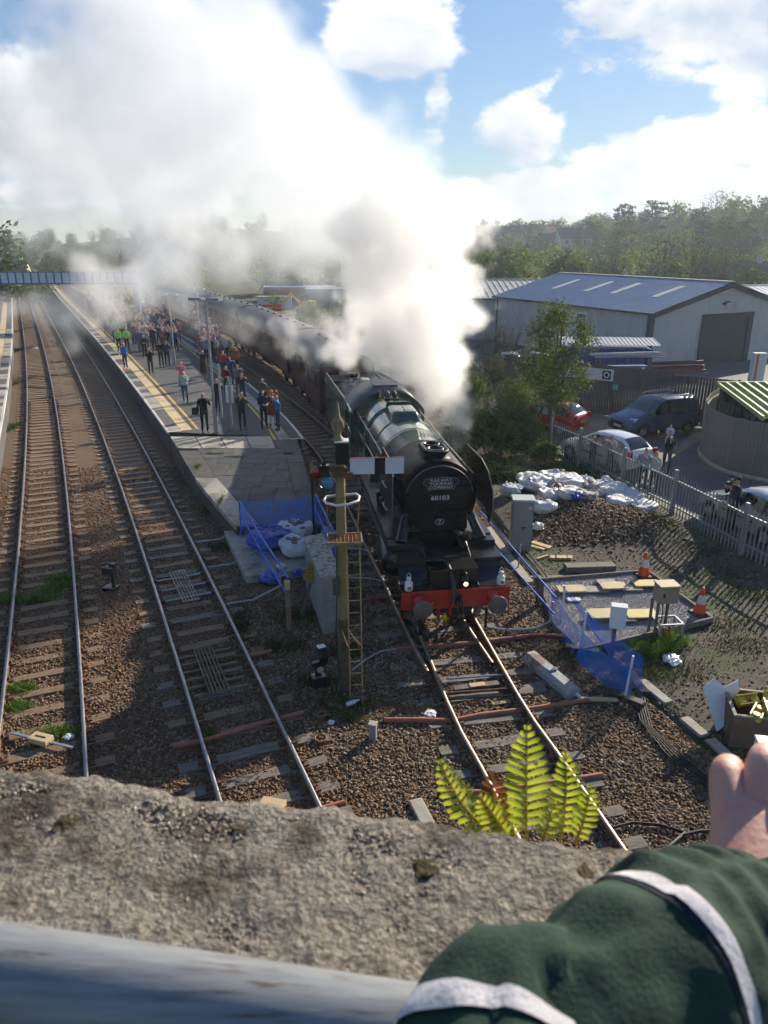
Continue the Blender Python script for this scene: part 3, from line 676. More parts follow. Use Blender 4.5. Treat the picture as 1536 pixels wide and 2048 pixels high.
for sx in (-1, 1):
    mb = MB(); mb.prism([(2.02, 2.0), (2.02, 2.28), (3.7, 2.28), (3.7, 1.9), (2.2, 1.9)], sx*.45, sx*.75, 'X'); mb.build('saddle', m_smk, loco)
    mb = MB(); mb.lathe([(.34, 2.05), (.39, 2.08), (.39, 3.35), (.34, 3.38), (0, 3.38)], (sx*1.02, 0, 1.12), 'Y', 24); mb.lathe([(0, 2.0), (.3, 2.02), (.34, 2.05)], (sx*1.02, 0, 1.12), 'Y', 24)
    mb.box((sx*1.0, 2.7, 1.62), (.55, 1.1, .42)); mb.build('cylinder', m_blk, loco, bevel=.015)
    for yy, hh in ((4.9, .95), (7.1, .95), (9.3, .95)):
        mb = MB(); ar = arc(yy, 1.02, 1.10, math.pi*.20, math.pi*.80, 14); mb.prism([(a, max(z, 1.89)) for a, z in ar] + [(ar[-1][0], 1.885), (ar[0][0], 1.885)], sx*.66, sx*1.14, 'X')
        sp = mb.build('splasher', m_green, loco)
        if yy == 7.1:
            mb = MB(); vo = arc(yy, 1.02, 1.28, math.pi*.30, math.pi*.70, 14); vi = arc(yy, 1.02, 1.10, math.pi*.70, math.pi*.30, 14)
            mb.prism(vo+vi, sx*1.145, sx*1.175, 'X'); mb.build('nameplate', m_brass, sp)
    mb = MB(); mb.bbox((sx*1.1, 4.45, 2.1), (.28, .34, .40), .03); mb.cyl((sx*1.1, 4.2, 2.15), (sx*1.1, 4.05, 2.15), .08); mb.build('lubricator', m_blk, loco)
    mb = MB(); mb.cyl((sx*1.02, 1.62, 1.86), (sx*.80, 2.12, 2.42), .14, .10, 12); mb.build('stay_pipe', m_blk, loco)
# cab
mb = MB()
for sx in (-1, 1):
    mb.box((sx*1.31, 11.05, 2.02), (.03, 1.45, 1.0)); mb.box((sx*1.30, 10.62, 2.85), (.03, .55, .75)); mb.box((sx*1.29, 11.72, 2.85), (.03, .12, .75))
    mb.box((sx*1.285, 11.1, 3.24), (.03, 1.4, .10))
mb.prism([(-1.3, 1.5), (-1.3, 3.25)] + [(-p[0], p[1]) for p in arc(0, 2.55, 1.42, math.pi*.17, math.pi*.83, 14)] + [(1.3, 3.25), (1.3, 1.5)], 10.36, 10.40, 'Y')
cab = mb.build('cab', m_green, loco)
mb = MB(); ra = [(-p[0], p[1]) for p in arc(0, 2.55, 1.47, math.pi*.155, math.pi*.845, 18)]
n = len(ra); vs = [(x, 10.2, z) for x, z in ra] + [(x, 12.5, z) for x, z in ra] + [(x*.97, 10.2, z-.05) for x, z in ra] + [(x*.97, 12.5, z-.05) for x, z in ra]
mb.add(vs, [(i, i+1, n+i+1, n+i) for i in range(n-1)] + [(2*n+i, 3*n+i, 3*n+i+1, 2*n+i+1) for i in range(n-1)] + [(i, 2*n+i, 2*n+i+1, i+1) for i in range(n-1)] + [(n+i, n+i+1, 3*n+i+1, 3*n+i) for i in range(n-1)], 0, True)
mb.build('cab_roof', m_roofg, cab)
mb = MB(); mb.box((0, 11.2, 4.05), (.9, .8, .05)); mb.box((0, 10.3, 3.86), (.5, .2, .16)); mb.build('roof_ventilator', m_roofg, cab)
for sx in (-1, 1):
    mb = MB(); mb.prism([(sx*1.02, 2.75), (sx*1.22, 2.75), (sx*1.22, 3.25), (sx*1.08, 3.42)], 10.345, 10.357, 'Y'); mb.build('cab_window', mat('dark_glass', (.02, .025, .03), rough=.05, spec=.8), cab)
# frames and wheels
mb = MB(); mb.box((0, 6.3, 1.35), (1.15, 12.2, .72)); mb.box((0, 1.6, .75), (.9, 2.8, .4)); mb.build('frames', m_blk, loco)
def wheel(parent, x, yy, r, name='wheel'):
    sx = 1 if x > 0 else -1
    mb = MB(); mb.lathe([(r-.075, -.07), (r+.03, -.07), (r+.03, -.04), (r, -.03), (r, .065), (r-.075, .065), (r-.075, -.07)], (x, yy, r), 'X', 32); tyre = mb.build(name, m_greyst, parent)
    mb = MB(); mb.lathe([(.0, .06), (.13, .06), (.15, -.03), (0, -.03)], (x, yy, r), 'X', 14)
    k = 16 if r > .7 else 10
    for i in range(k): a = 2*math.pi*i/k; mb.cyl((x, yy+.1*math.cos(a), r+.1*math.sin(a)), (x, yy+(r-.06)*math.cos(a), r+(r-.06)*math.sin(a)), .035, .026, 6)
    mb.build('spokes', m_green, tyre)
for sx in (-1, 1):
    for yy, r in ((1.15, .48), (3.05, .48), (4.9, 1.015), (7.1, 1.015), (9.3, 1.015), (11.4, .56)): wheel(loco, sx*.76, yy, r)
    mb = MB(); mb.box((sx*.98, 7.1, .72), (.06, 4.6, .15)); mb.box((sx*1.08, 5.0, .98), (.06, 4.0, .13), M=Matrix.Rotation(-.06, 3, 'X')); mb.build('coupling_rod', m_steel, loco)
    mb = MB(); mb.box((sx*.80, .18, .42), (.05, .05, .55)); mb.box((sx*.80, .10, .17), (.10, .12, .05)); mb.build('guard_iron', m_blk, loco)
    mb = MB(); mb.tube([(sx*1.24, .06, 1.25), (sx*1.28, .05, .95), (sx*1.30, .03, .62)], .014, 6); mb.build('steam_heat_rod', m_copper, loco)
# buffer beam
mb = MB(); poly = [(-1.28, 1.30), (1.28, 1.30), (1.28, .90), (1.06, .84), (-1.06, .84), (-1.28, .90)]
mb.prism(poly, -.02, .03, 'Y'); beam = mb.build('buffer_beam', m_red, loco, bevel=.006)
mb = MB(); mb.box((0, .17, 1.306), (2.5, .30, .012)); mb.build('foot_board', m_blk, beam)
for sx in (-1, 1):
    mb = MB(); mb.lathe([(0, -.42), (.0, -.42)], (sx*.87, 0, 1.06), 'Y', 8); mb.lathe([(.17, -.02), (.165, -.06), (.125, -.10), (.12, -.30), (.10, -.31), (.085, -.44)], (sx*.87, 0, 1.06), 'Y', 20); mb.box((sx*.87, -.035, 1.06), (.38, .03, .38))
    bf = mb.build('buffer', m_red, loco)
    mb = MB(); mb.lathe([(0, -.50), (.12, -.497), (.215, -.475), (.225, -.46), (.215, -.44), (.06, -.43)], (sx*.87, 0, 1.06), 'Y', 28); mb.build('buffer_head', m_greyst, bf)
mb = MB(); mb.box((.06, -.06, 1.05), (.16, .06, .26)); mb.tube([(.06, -.06, 1.04), (.06, -.24, 1.04), (.06, -.30, 1.10), (.06, -.26, 1.17)], .035, 8); mb.build('coupling_hook', m_blk, loco)
for dx in (0, .09):
    pass
mb = MB()
for dx in (.01, .11): mb.tube([(dx, -.17, 1.06), (dx+.01, -.20, .80), (dx+.005, -.16, .62)], .022, 6)
mb.cyl((-.06, -.16, .62), (.18, -.16, .62), .03); mb.build('screw_coupling', m_blk, loco)
mb = MB(); pts = [(-.10, .78, 1.72), (-.10, .55, 1.74), (-.09, .22, 1.66), (-.07, .02, 1.50), (-.07, -.12, 1.30), (-.10, -.16, 1.10), (-.13, -.12, .98)]
P_ = []
for i in range(len(pts)-1):
    for t in np.linspace(0, 1, 7)[:-1]: P_.append(Vector(pts[i]).lerp(Vector(pts[i+1]), t))
mb.tube(P_, [.043 + .007*(i % 2) for i in range(len(P_))], 10); mb.build('vacuum_hose', m_rubber, loco)
mb = MB(); mb.cyl((-.14, -.05, 1.30), (-.14, -.05, .70), .035); mb.build('vacuum_pipe', m_red, loco)
for x, m_, z in ((-.42, m_red, .74), (-.26, m_yvalve, .62)):
    mb = MB(); mb.lathe([(0, -.05), (.055, -.04), (.06, .03), (.03, .05), (.03, .10)], (x, -.03, z), 'Z', 10)
    for a in range(5): mb.sphere((x+.06*math.cos(a*1.257), -.09, z+.06*math.sin(a*1.257)), .025, 6, 5)
    mb.build('pipe_valve', m_, loco)
    mb = MB(); mb.tube([(x, -.03, z-.05), (x+.02, -.05, z-.2), (x, .05, z-.35)], .03, 8); mb.build('pipe', m_greyst, loco)
# headlamps
def lamp(x, y, z, mbody, mlens, s=1.0, lit=False):
    e = bpy.data.objects.new('headlamp', None); col.objects.link(e); e.parent = loco; e.location = (x, y, z); e.empty_display_size = .1
    mb = MB(); mb.lathe([(0, 0), (.085*s, 0), (.09*s, .02*s), (.088*s, .17*s), (.075*s, .20*s), (.05*s, .215*s), (.045*s, .26*s), (.058*s, .27*s), (.055*s, .29*s), (.03*s, .31*s), (0, .315*s)], (0, 0, 0), 'Z', 20)
    mb.tube([(-.035*s, 0, .28*s), (-.04*s, 0, .36*s), (0, 0, .41*s), (.04*s, 0, .36*s), (.035*s, 0, .28*s)], .007*s, 6)
    mb.build('lamp_body', mbody, e)
    mb = MB(); mb.cyl((0, -.07*s, .09*s), (0, -.115*s, .09*s), .055*s, n=16); mb.build('lens_ring', mbody if not lit else m_brass, e)
    mb = MB(); mb.lathe([(0, -.128*s), (.03*s, -.124*s), (.044*s, -.117*s)], (0, 0, .09*s), 'Y', 14); mb.build('lens', mlens, e)
    return e
lamp(-1.09, .10, 1.315, m_white, m_lensd, 1.05); lamp(1.09, .10, 1.315, m_white, m_lensd, 1.05)
lamp(.22, .10, 1.33, m_blk, m_lens, 1.1, lit=True)
# headboard, number, shed plate, lettering
hb = []
for i in range(15): t = -1+2*i/14; hb.append((.42*t, 3.235 + .055*(1-t*t)))
hb += [(.45, 3.13), (.36, 3.06), (.33, 2.965)]
for i in range(15): t = 1-2*i/14; hb.append((.32*t, 2.945 + .035*(1-t*t)))
hb += [(-.33, 2.965), (-.36, 3.06), (-.45, 3.13)]
hb = [(x, z+.16) for x, z in hb]; mb = MB(); mb.prism(hb, 1.805, 1.83, 'Y'); hbd = mb.build('headboard', m_blk, loco)
m_let = mat('lettering_pale', (.55, .56, .58), rough=.5)
m_edge = mat('headboard_rim', (.20, .22, .25), rough=.5)
mb = MB(); mb.tube([(x*.985, 1.803, 3.26+(z-3.26)*.96) for x, z in hb], .006, 5, closed=True); mb.build('rim', m_edge, hbd)
RX = (math.pi/2, 0, 0)
for i, tx in enumerate(('RAILWAY', 'TOURING', 'COMPANY')): text('lettering', tx, .108, m_let, hbd, (0, 1.799, 3.365-.092*i), RX, xs=1.18)
mb = MB(); mb.box((0, 1.875, 2.89), (.56, .02, .15)); npl = mb.build('number_plate', m_blk, loco)
text('lettering', '60103', .16, mat('lettering_white', (.75, .75, .75), rough=.5), npl, (0, 1.860, 2.89), RX, xs=1.18)
mb = MB(); mb.lathe([(0, 1.855), (.12, 1.855), (.125, 1.90)], (0, 0, 0), 'Y', 24); mb.v = [(x, y, 2.27+z*.72) for x, y, z in mb.v]; shp = mb.build('shed_plate', m_blk, loco)
mb = MB(); mb.tube([(.108*math.cos(a), 1.852, 2.27+.075*math.sin(a)) for a in np.linspace(0, 2*math.pi, 25)[:-1]], .006, 5, closed=True); mb.build('rim', m_let, shp)
text('lettering', '34', .075, m_let, shp, (0, 1.850, 2.295), RX); text('lettering', 'A', .055, m_let, shp, (0, 1.850, 2.235), RX)
text('lettering', 'A-3', .085, m_let, beam, (-.60, -.024, .985), RX)
mb = MB()
for k in range(22): a = random.random()*6.28; mb.sphere((.72+random.gauss(0, .13), 1.72+random.gauss(0, .1), 1.90+random.random()*.08), random.uniform(.04, .09), 6, 5, sc=(1, 1, .6))
mb.build('cleaning_rags', mat('rags', (.13, .08, .055), (.06, .045, .04), rough=.95, scale=14), loco)

# tender
TP, TA, TL = chord(LC, 28.0, 35.3)
ten = thing('tender', 'dark green coal tender coupled behind the locomotive cab', 'tender', TP, TA)
mb = MB(); prof = [(-1.26, 1.15), (-1.28, 2.75), (-1.16, 3.05), (-1.13, 3.05), (-1.24, 2.74), (-1.22, 1.2), (1.22, 1.2), (1.24, 2.74), (1.13, 3.05), (1.16, 3.05), (1.28, 2.75), (1.26, 1.15)]
mb.prism(prof, 0, TL-.3, 'Y'); mb.box((0, TL-.33, 2.0), (2.5, .06, 1.75)); mb.box((0, .05, 1.9), (2.4, .06, 1.4)); mb.build('tank', m_green, ten)
mb = MB(); 
for sx in (-1, 1): mb.tube([(sx*1.15, 0, 3.06), (sx*1.15, TL-.3, 3.06)], .035, 8)
mb.build('top_rail', m_roofg, ten)
def coal_mesh():
    V = []; F = []; n = 26; m = 44
    for j in range(m+1):
        for i in range(n+1):
            x = -1.12+2.24*i/n; y = .3+(TL-2.2)*j/m
            V.append((x, y, 2.55 + .55*math.cos(x*1.15) + .10*mnoise.noise(Vector((x*3, y*3, 0))) + .09*mnoise.noise(Vector((x*8, y*8, 4)))))
    for j in range(m):
        for i in range(n): k = j*(n+1)+i; F.append((k, k+1, k+n+2, k+n+1))
    return npmesh('coal', V, F, m_coal)
o = link('coal', coal_mesh(), ten); o['kind'] = 'stuff'
mb = MB(); mb.box((0, TL-1.2, 2.95), (2.2, 1.7, .06)); mb.cyl((0, TL-1.0, 2.95), (0, TL-1.0, 3.15), .3); mb.build('water_filler', m_blk, ten)
mb = MB(); mb.box((0, TL/2, .98), (2.3, TL-.4, .3)); mb.build('frames', m_blk, ten)
for sx in (-1, 1):
    for k in range(4): wheel(ten, sx*.76, .9+k*1.75, .63)

# coaches
m_mar = mat('coach_maroon', (.055, .016, .016), (.075, .022, .020), rough=.35, scale=2, coat=.3, c3=(.045, .022, .02), s3=.6)
m_croof = mat('coach_roof', (.085, .082, .082), (.12, .115, .115), rough=.6, scale=2, c3=(.06, .055, .055), s3=.5)
m_glass = mat('window_glass', (.025, .03, .035), rough=.06, spec=.8)
m_under = mat('underframe', (.018, .015, .013), (.035, .028, .022), rough=.8, scale=6)
def coach(ya, yb, label, nwin):
    a, h, L_ = chord(LC, ya, yb); c = thing('railway_coach', label, 'coach', a, h, 'coaches behind the engine')
    mb = MB(); side = [(1.33, 1.05), (1.39, 1.5), (1.40, 2.2), (1.37, 2.9), (1.32, 3.22)]
    prof = [(-x, z) for x, z in side] + [(x, z) for x, z in reversed(side)]
    mb.prism(prof, 0, L_, 'Y'); mb.build('body', m_mar, c)
    ra = [(-1.36, 3.20), (-1.30, 3.36), (-1.12, 3.55), (-.8, 3.70), (-.4, 3.80), (0, 3.83), (.4, 3.80), (.8, 3.70), (1.12, 3.55), (1.30, 3.36), (1.36, 3.20)]
    mb = MB(); n = len(ra); vs = [(x, -.03, z) for x, z in ra] + [(x, L_+.03, z) for x, z in ra]; mb.add(vs, [(i, i+1, n+i+1, n+i) for i in range(n-1)], 0, True); mb.add(vs, [tuple(range(n)), tuple(range(2*n-1, n-1, -1))])
    mb.build('roof', m_croof, c)
    for k in range(int(L_/2)): mb = None
    mb = MB()
    for k in range(int(L_/2.2)): mb.cyl((0, 1+k*2.2, 3.80), (0, 1+k*2.2, 3.93), .14, .10, 10)
    mb.build('roof_ventilators', m_croof, c)
    for sx in (-1, 1):
        for k in range(nwin):
            w = L_/nwin; y0 = k*w + .25*w
            mb = MB(); mb.box((sx*1.395, y0+.25*w, 2.5), (.03, .50*w, .80)); fr_ = mb.build('window', m_mar, c)
            mb = MB(); mb.box((sx*1.402, y0+.25*w, 2.5), (.03, .50*w-.1, .70)); mb.build('pane', m_glass, fr_)
        for yy in (.45, L_-.45, L_/2): mb = MB(); mb.box((sx*1.372, yy, 2.05), (.04, .62, 1.9)); dr = mb.build('door', m_mar, c); mb = MB(); mb.box((sx*1.398, yy, 2.55), (.02, .4, .7)); mb.build('pane', m_glass, dr)
    mb = MB(); mb.box((0, L_/2, .9), (2.2, L_-.6, .3)); mb.box((0, L_/2, .65), (1.8, 3.2, .45)); mb.build('underframe', m_under, c)
    for y0 in (2.0, L_-2.0):
        mb = MB(); mb.box((0, y0, .62), (2.0, 2.9, .25))
        for dy in (-1.2, 1.2):
            for sx in (-1, 1): mb.lathe([(0, -.06), (.46, -.06), (.46, .06), (0, .06)], (sx*.76, y0+dy, .46), 'X', 18)
        mb.build('bogie', m_under, c)
    mb = MB(); mb.box((0, -.25, 2.0), (.95, .5, 2.0)); mb.build('gangway', m_under, c)
    return c
coach(36.0, 46.6, 'short dark maroon coach coupled next to the tender', 6)
coach(47.4, 64.5, 'second maroon coach from the tender, its roof half veiled by steam', 9)
coach(65.3, 83.5, 'third maroon coach from the tender on the curve beside the platform', 9)
coach(84.3, 102, 'farthest maroon coach in view, deep in the steam', 9)
# ================================================================== BUILDINGS BEHIND THE FENCE
m_clad = mat('cladding_grey', (.50, .485, .46), (.55, .535, .51), rough=.55, scale=1.2, c3=(.44, .425, .40), s3=.4, spec=.3)
m_roofb = mat('roof_sheet_blue', (.30, .35, .44), (.34, .39, .48), rough=.42, scale=.8, c3=(.26, .31, .39), s3=.3)
m_trim = mat('trim_dark_green', (.040, .050, .050), (.055, .065, .065), rough=.5, scale=3)
m_doorg = mat('roller_door', (.050, .060, .058), (.065, .075, .072), rough=.5, scale=2)
m_skyl = mat('skylight_panel', (.55, .52, .42), (.62, .60, .50), rough=.35, scale=3)
m_fib = mat('fibre_cement', (.34, .34, .34), (.42, .42, .41), rough=.8, scale=1.5, c3=(.13, .105, .085), s3=.35, t3=(.6, .72))
m_sign = mat('sign_board', (.70, .70, .70), (.62, .62, .63), rough=.4, scale=4)
m_sred = mat('sign_red', (.42, .03, .04), rough=.5); m_sblk = mat('sign_dark', (.03, .035, .05), rough=.5); m_sgreen = mat('sign_green', (.02, .26, .20), (.03, .30, .24), rough=.5, scale=5)
def ribbed(mb, o, u, w, L_, up, pitch, depth, nrm, mi=0):
    """ribbed sheet: runs along u for L_, ribs point along 'up', relief along nrm"""
    o, u, up, nrm = Vector(o), Vector(u).normalized(), Vector(up), Vector(nrm).normalized(); k = int(L_/pitch)
    vs = []
    for i in range(k):
        for (t, dd) in ((0, 0), (.62, 0), (.70, 1), (.92, 1)):
            p = o + u*((i+t)*L_/k) + nrm*depth*dd; vs += [p, p+up]
    p = o + u*L_; vs += [p, p+up]
    n = len(vs)//2; mb.add(vs, [(2*i, 2*i+2, 2*i+3, 2*i+1) for i in range(n-1)], mi)
def shed_building(name, label, loc, rz, W, L_, eave, apex, wallm, roofm, pitch=.34):
    b = thing(name, label, 'warehouse', loc, rz)
    mb = MB()
    for x0, nx in ((0, -1), (W, 1)): ribbed(mb, (x0, 0, 0), (0, 1, 0), 0, L_, (0, 0, eave), pitch, .035, (nx, 0, 0))
    for y0, ny in ((0, -1), (L_, 1)):
        k = int(W/.9)
        vs = []; seq = []
        for i in range(k):
            for (t, dd) in ((0, 0), (.9, 0), (.93, 1), (.99, 1)):
                x = (i+t)*W/k; zt = eave + (apex-eave)*(1-abs(x-W/2)/(W/2)); p = Vector((x, y0+ny*.02*dd, 0)); vs += [p, p+Vector((0, 0, zt))]
        vs += [Vector((W, y0, 0)), Vector((W, y0, eave))]; n = len(vs)//2
        mb.add(vs, [(2*i, 2*i+2, 2*i+3, 2*i+1) for i in range(n-1)], 0)
    mb.build('wall', wallm, b)
    for s_ in (0, 1):
        mb = MB(); x0 = -.25 if s_ == 0 else W+.25; up = Vector((W/2-x0, 0, apex-eave+.06)); nr = Vector((-(apex-eave) if s_ == 0 else (apex-eave), 0, W/2)).normalized()
        ribbed(mb, (x0, -.15, eave+.02), (0, 1, 0), 0, L_+.3, up, pitch, .045, nr); mb.build('roof', roofm, b)
    mb = MB(); mb.box((W/2, L_/2, apex+.11), (.5, L_+.3, .05)); mb.build('ridge_cap', m_skyl if roofm is m_roofb else roofm, b)
    mb = MB()
    for x0 in (-.30, W+.30): mb.box((x0, L_/2, eave-.03), (.14, L_+.3, .14))
    mb.build('gutter', m_trim, b)
    return b
WH = Vector((19.35, 55.0, -.05)); WRZ = R(26.0); WW, WL = 15.2, 20.0
wh = shed_building('warehouse', 'grey clad warehouse with blue grey pitched roof, dark roller door and name board', WH, WRZ, WW, WL, 4.05, 6.0, m_clad, m_roofb)
mb = MB(); mb.box((0, -.06, 2.0), (.42, .10, 4.1)); mb.box((-.06, .12, 2.0), (.10, .42, 4.1)); mb.build('corner_trim', m_trim, wh)
mb = MB(); mb.cyl((-.10, WL-.5, 0), (-.10, WL-.5, 3.9), .06, n=8); mb.build('downpipe', m_trim, wh)
for sx in (0, 1):
    mb = MB(); a, b_ = Vector((-.3 if sx == 0 else WW+.3, -.19, 4.02)), Vector((WW/2, -.19, 6.03)); h = Vector((0, 0, .36))
    n_ = Vector((0, -.06, 0)); mb.add([a-h, b_-h, b_, a, a-h+n_, b_-h+n_, b_+n_, a+n_], [(0, 1, 2, 3), (7, 6, 5, 4), (0, 4, 5, 1), (2, 6, 7, 3), (0, 3, 7, 4), (1, 5, 6, 2)]); mb.build('verge_trim', m_trim, wh)
mb = MB(); ribbed(mb, (5.55, -.05, 0), (0, 0, 1), 0, 3.5, (4.5, 0, 0), .10, .018, (0, -1, 0)); dr = mb.build('roller_door', m_doorg, wh)
mb = MB()
for x in (5.30, 10.30): mb.box((x, -.09, 1.8), (.5, .10, 3.6))
mb.box((7.8, -.085, 3.64), (5.5, .12, .30)); mb.build('door_frame', m_trim, wh)
mb = MB(); mb.box((7.3, -.22, 4.55), (.45, .16, .26), M=Matrix.Rotation(.5, 3, 'X')); mb.cyl((6.98, -.02, 4.5), (7.1, -.2, 4.5), .05); fl_ = mb.build('floodlight', m_trim, wh)
mb = MB(); mb.box((7.3, -.33, 4.50), (.40, .02, .22), M=Matrix.Rotation(.5, 3, 'X')); mb.build('lamp_glass', m_sign, fl_)
for k, yy in enumerate((3.0, 7.6, 10.9, 15.2)):
    sl = math.atan2(1.95, WW/2+.25); mb = MB(); M_ = Matrix.Rotation(-sl, 3, 'Y'); c0 = 4.4
    mb.box((c0, yy, 4.07+(c0+.25)*math.tan(sl)+.075), (3.0, .62, .04), M=M_); mb.build('skylight', m_skyl, wh)
mb = MB(); mb.box((-.10, 9.0, 2.70), (.05, 4.3, 1.75)); sg = mb.build('name_board', m_sign, wh)
RW = (math.pi/2, 0, -math.pi/2)
text('lettering', 'MIKE DAVIES', .62, m_sred, sg, (-.135, 9.65, 3.12), RW, xs=.70)
mb = MB(); mb.box((-.13, 7.5, 2.75), (.02, 1.0, 1.35)); lg = mb.build('emblem_panel', m_sblk, sg)
mb = MB(); mb.lathe([(.28, -.15), (.42, -.15), (.42, -.142), (.28, -.142), (.28, -.15)], (0, 7.5, 2.75), 'X', 20); mb.build('emblem_ring', m_sign, lg)
mb = MB(); mb.box((2.2, -.35, .10), (5.6, .3, .2)); mb.build('plinth', m_sign, wh)
shed_building('warehouse', 'long warehouse with pale ribbed roof standing behind the steam', (31.5, 74.0, -.1), R(92), 13, 25, 3.9, 5.25, m_clad, m_fib, pitch=.6)
shed_building('warehouse', 'low warehouse with pale blue roof behind the roller door warehouse', (62, 80.0, -.1), R(95), 16, 32, 2.9, 4.35, m_clad, m_roofb, pitch=.6)
# ---- timber fences
m_board = mat('fence_board', (.085, .070, .060), (.13, .11, .095), rough=.9, scale=2, stretch=(6, 6, .8), bump=.4, c3=(.065, .06, .058), s3=1.2)
m_board2 = mat('fence_board_weathered', (.16, .135, .115), (.22, .19, .165), rough=.9, scale=2, stretch=(6, 6, .8), bump=.4, c3=(.12, .105, .09), s3=1.2)
def board_mesh(w, h, k, m):
    r = random.Random(k); mb = MB(); mb.bbox((0, 0, h/2), (w, .022, h), .004); mb.v = [(x+r.uniform(-.002, .002), y, z) for x, y, z in mb.v]; return mb.mesh('board', m)
def board_fence(label, pts, h, m, w=.145, zf=0.0, back=True):
    P = [Vector(p) for p in pts]; f = thing('timber_fence', label, 'fence', (P[0].x, P[0].y, zf)); ms = [board_mesh(w-.012, h+random.uniform(-.02, .02), i, m) for i in range(5)]
    o = Vector((P[0].x, P[0].y, 0)); carry = 0.0
    for a, b in zip(P[:-1], P[1:]):
        d = (b-a); d.z = 0; L_ = d.length; d.normalize(); an = math.atan2(d.y, d.x); t = carry
        while t < L_: p = a + d*t - o; link('board', random.choice(ms), f, (p.x, p.y, random.uniform(-.015, .015)), an); t += w
        carry = t-L_
        for zz in (.35, h-.3): mb = MB(); q = (a+b)/2-o; nrm = Vector((-d.y, d.x, 0))*.045; mb.box((q.x+nrm.x, q.y+nrm.y, zz), (L_, .05, .09), rz=an); mb.build('fence_rail', m, f)
    return f
board_fence('tall dark timber board fence carrying a banner, behind the blue car', [G(1010, 800), G(1150, 822), G(1334, 846)], 2.65, m_board)
board_fence('grey timber board fence stepping back from the dark fence corner', [G(1336, 846), G(1500, 866)], 2.5, m_board)
CF = [G(1470, 848), G(1432, 862), G(1408, 880), G(1398, 897), G(1402, 912), G(1420, 928), G(1450, 942), G(1490, 952), G(1536, 962), G(1640, 978)]
board_fence('weathered curved timber fence round the green roofed shed', CF, 2.25, m_board2)
mb = MB(); mb.tube([Vector((p.x*.997, p.y-.18, .02)) for p in CF[2:]], .12, 6); tag(mb.build('kerb', m_conc), kind='structure')
bn = thing('banner', 'white banner with red lettering hung on the dark timber fence', 'banner', G(1170, 824)+Vector((0, -.09, 0)), math.atan2((G(1334, 846)-G(1150, 822)).y, (G(1334, 846)-G(1150, 822)).x))
mb = MB(); mb.box((.0, -.02, 2.15), (2.7, .02, .62)); mb.build('sheet', m_sign, bn)
text('lettering', 'DAVIES', .36, m_sred, bn, (-.45, -.035, 2.17), RX, xs=.9)
mb = MB(); mb.box((.98, -.034, 2.15), (.46, .01, .46)); mb.build('emblem_panel', m_sblk, bn)
mb = MB(); mb.lathe([(.10, -.042), (.17, -.042), (.17, -.04), (.10, -.04), (.10, -.042)], (.98, 0, 2.15), 'Y', 18); mb.build('emblem_ring', m_sign, bn)
gs = thing('assembly_sign', 'small green square sign on the dark timber fence', 'sign', G(1224, 831.7)+Vector((0, -.1, 0)), bn.rotation_euler.z)
mb = MB(); mb.box((0, 0, 1.56), (.34, .02, .34)); mb.build('plate', m_sgreen, gs)
mb = MB()
for a in range(4): an = math.pi/4+a*math.pi/2; mb.box((.085*math.cos(an), -.014, 1.56+.085*math.sin(an)), (.10, .006, .03), M=Matrix.Rotation(-an, 3, 'Y'))
mb.build('arrows', m_sign, gs)
# ---- green roofed shed
m_groof = mat('shed_roof_green', (.34, .37, .13), (.28, .32, .12), rough=.5, scale=2); m_gwall = mat('shed_wall_green', (.045, .055, .035), (.06, .07, .045), rough=.6, scale=3)
sh = thing('lean_to_shed', 'shed with pale green ribbed roof behind the curved fence', 'shed', (14.85, 28.3, -.05), R(2))
mb = MB(); ribbed(mb, (-.1, 0, 2.42), (1, 0, 0), 0, 9, (0, 4.0, .62), .42, .10, (0, -.15, 1)); mb.build('roof', m_groof, sh)
mb = MB(); mb.add([(-.14, -.02, 2.34), (-.14, 4.05, 2.98), (-.14, 4.05, 3.12), (-.14, -.02, 2.52), (-.06, -.02, 2.34), (-.06, 4.05, 2.98), (-.06, 4.05, 3.12), (-.06, -.02, 2.52)], [(0, 1, 2, 3), (7, 6, 5, 4), (0, 3, 7, 4), (1, 5, 6, 2), (3, 2, 6, 7), (0, 4, 5, 1)]); mb.box((4.4, 4.03, 3.06), (9.1, .10, .16)); mb.build('fascia', m_groof, sh)
mb = MB(); ribbed(mb, (0, .2, 0), (0, 1, 0), 0, 3.8, (0, 0, 2.42), .25, .05, (-1, 0, 0)); ribbed(mb, (0, 3.98, 0), (1, 0, 0), 0, 9, (0, 0, 2.9), .25, .05, (0, 1, 0)); mb.build('wall', m_gwall, sh)
# ---- things stored beside the warehouse
m_blue = mat('container_blue', (.012, .055, .20), (.018, .07, .24), rough=.45, scale=3)
m_galv = mat('galvanised', (.36, .37, .38), (.45, .46, .47), rough=.45, metal=.4, scale=8)
ct = thing('blue_container', 'blue container with white sheet roof stored beside the warehouse wall', 'container', D(1125, 740, 49)*1.0, R(-8)); ct.location.z = 0
mb = MB(); ribbed(mb, (0, 0, 0), (1, 0, 0), 0, 5.6, (0, 0, 2.35), .28, .05, (0, -1, 0)); mb.box((2.8, 1.2, 1.15), (5.6, 2.3, 2.3)); mb.build('body', m_blue, ct)
mb = MB(); ribbed(mb, (-.2, -.3, 2.62), (1, 0, 0), 0, 6.2, (0, 2.8, .18), .25, .04, (0, 0, 1)); mb.build('sheet_roof', m_galv, ct)
pk = thing('pipe_rack', 'bundle of pale pipes lashed on top of a rack over the fence', 'pipe rack', D(1195, 730, 45), R(4)); pk.location.z = 0
for k in range(16): mb = MB(); mb.cyl((random.uniform(-.3, .0), random.uniform(0, 1.0), 2.28+.07*(k % 4)), (4.0+random.uniform(-.3, .4), random.uniform(0, 1.0), 2.28+.07*(k % 4)), .035, n=6); mb.build('pipe', m_galv, pk)
mb = MB()
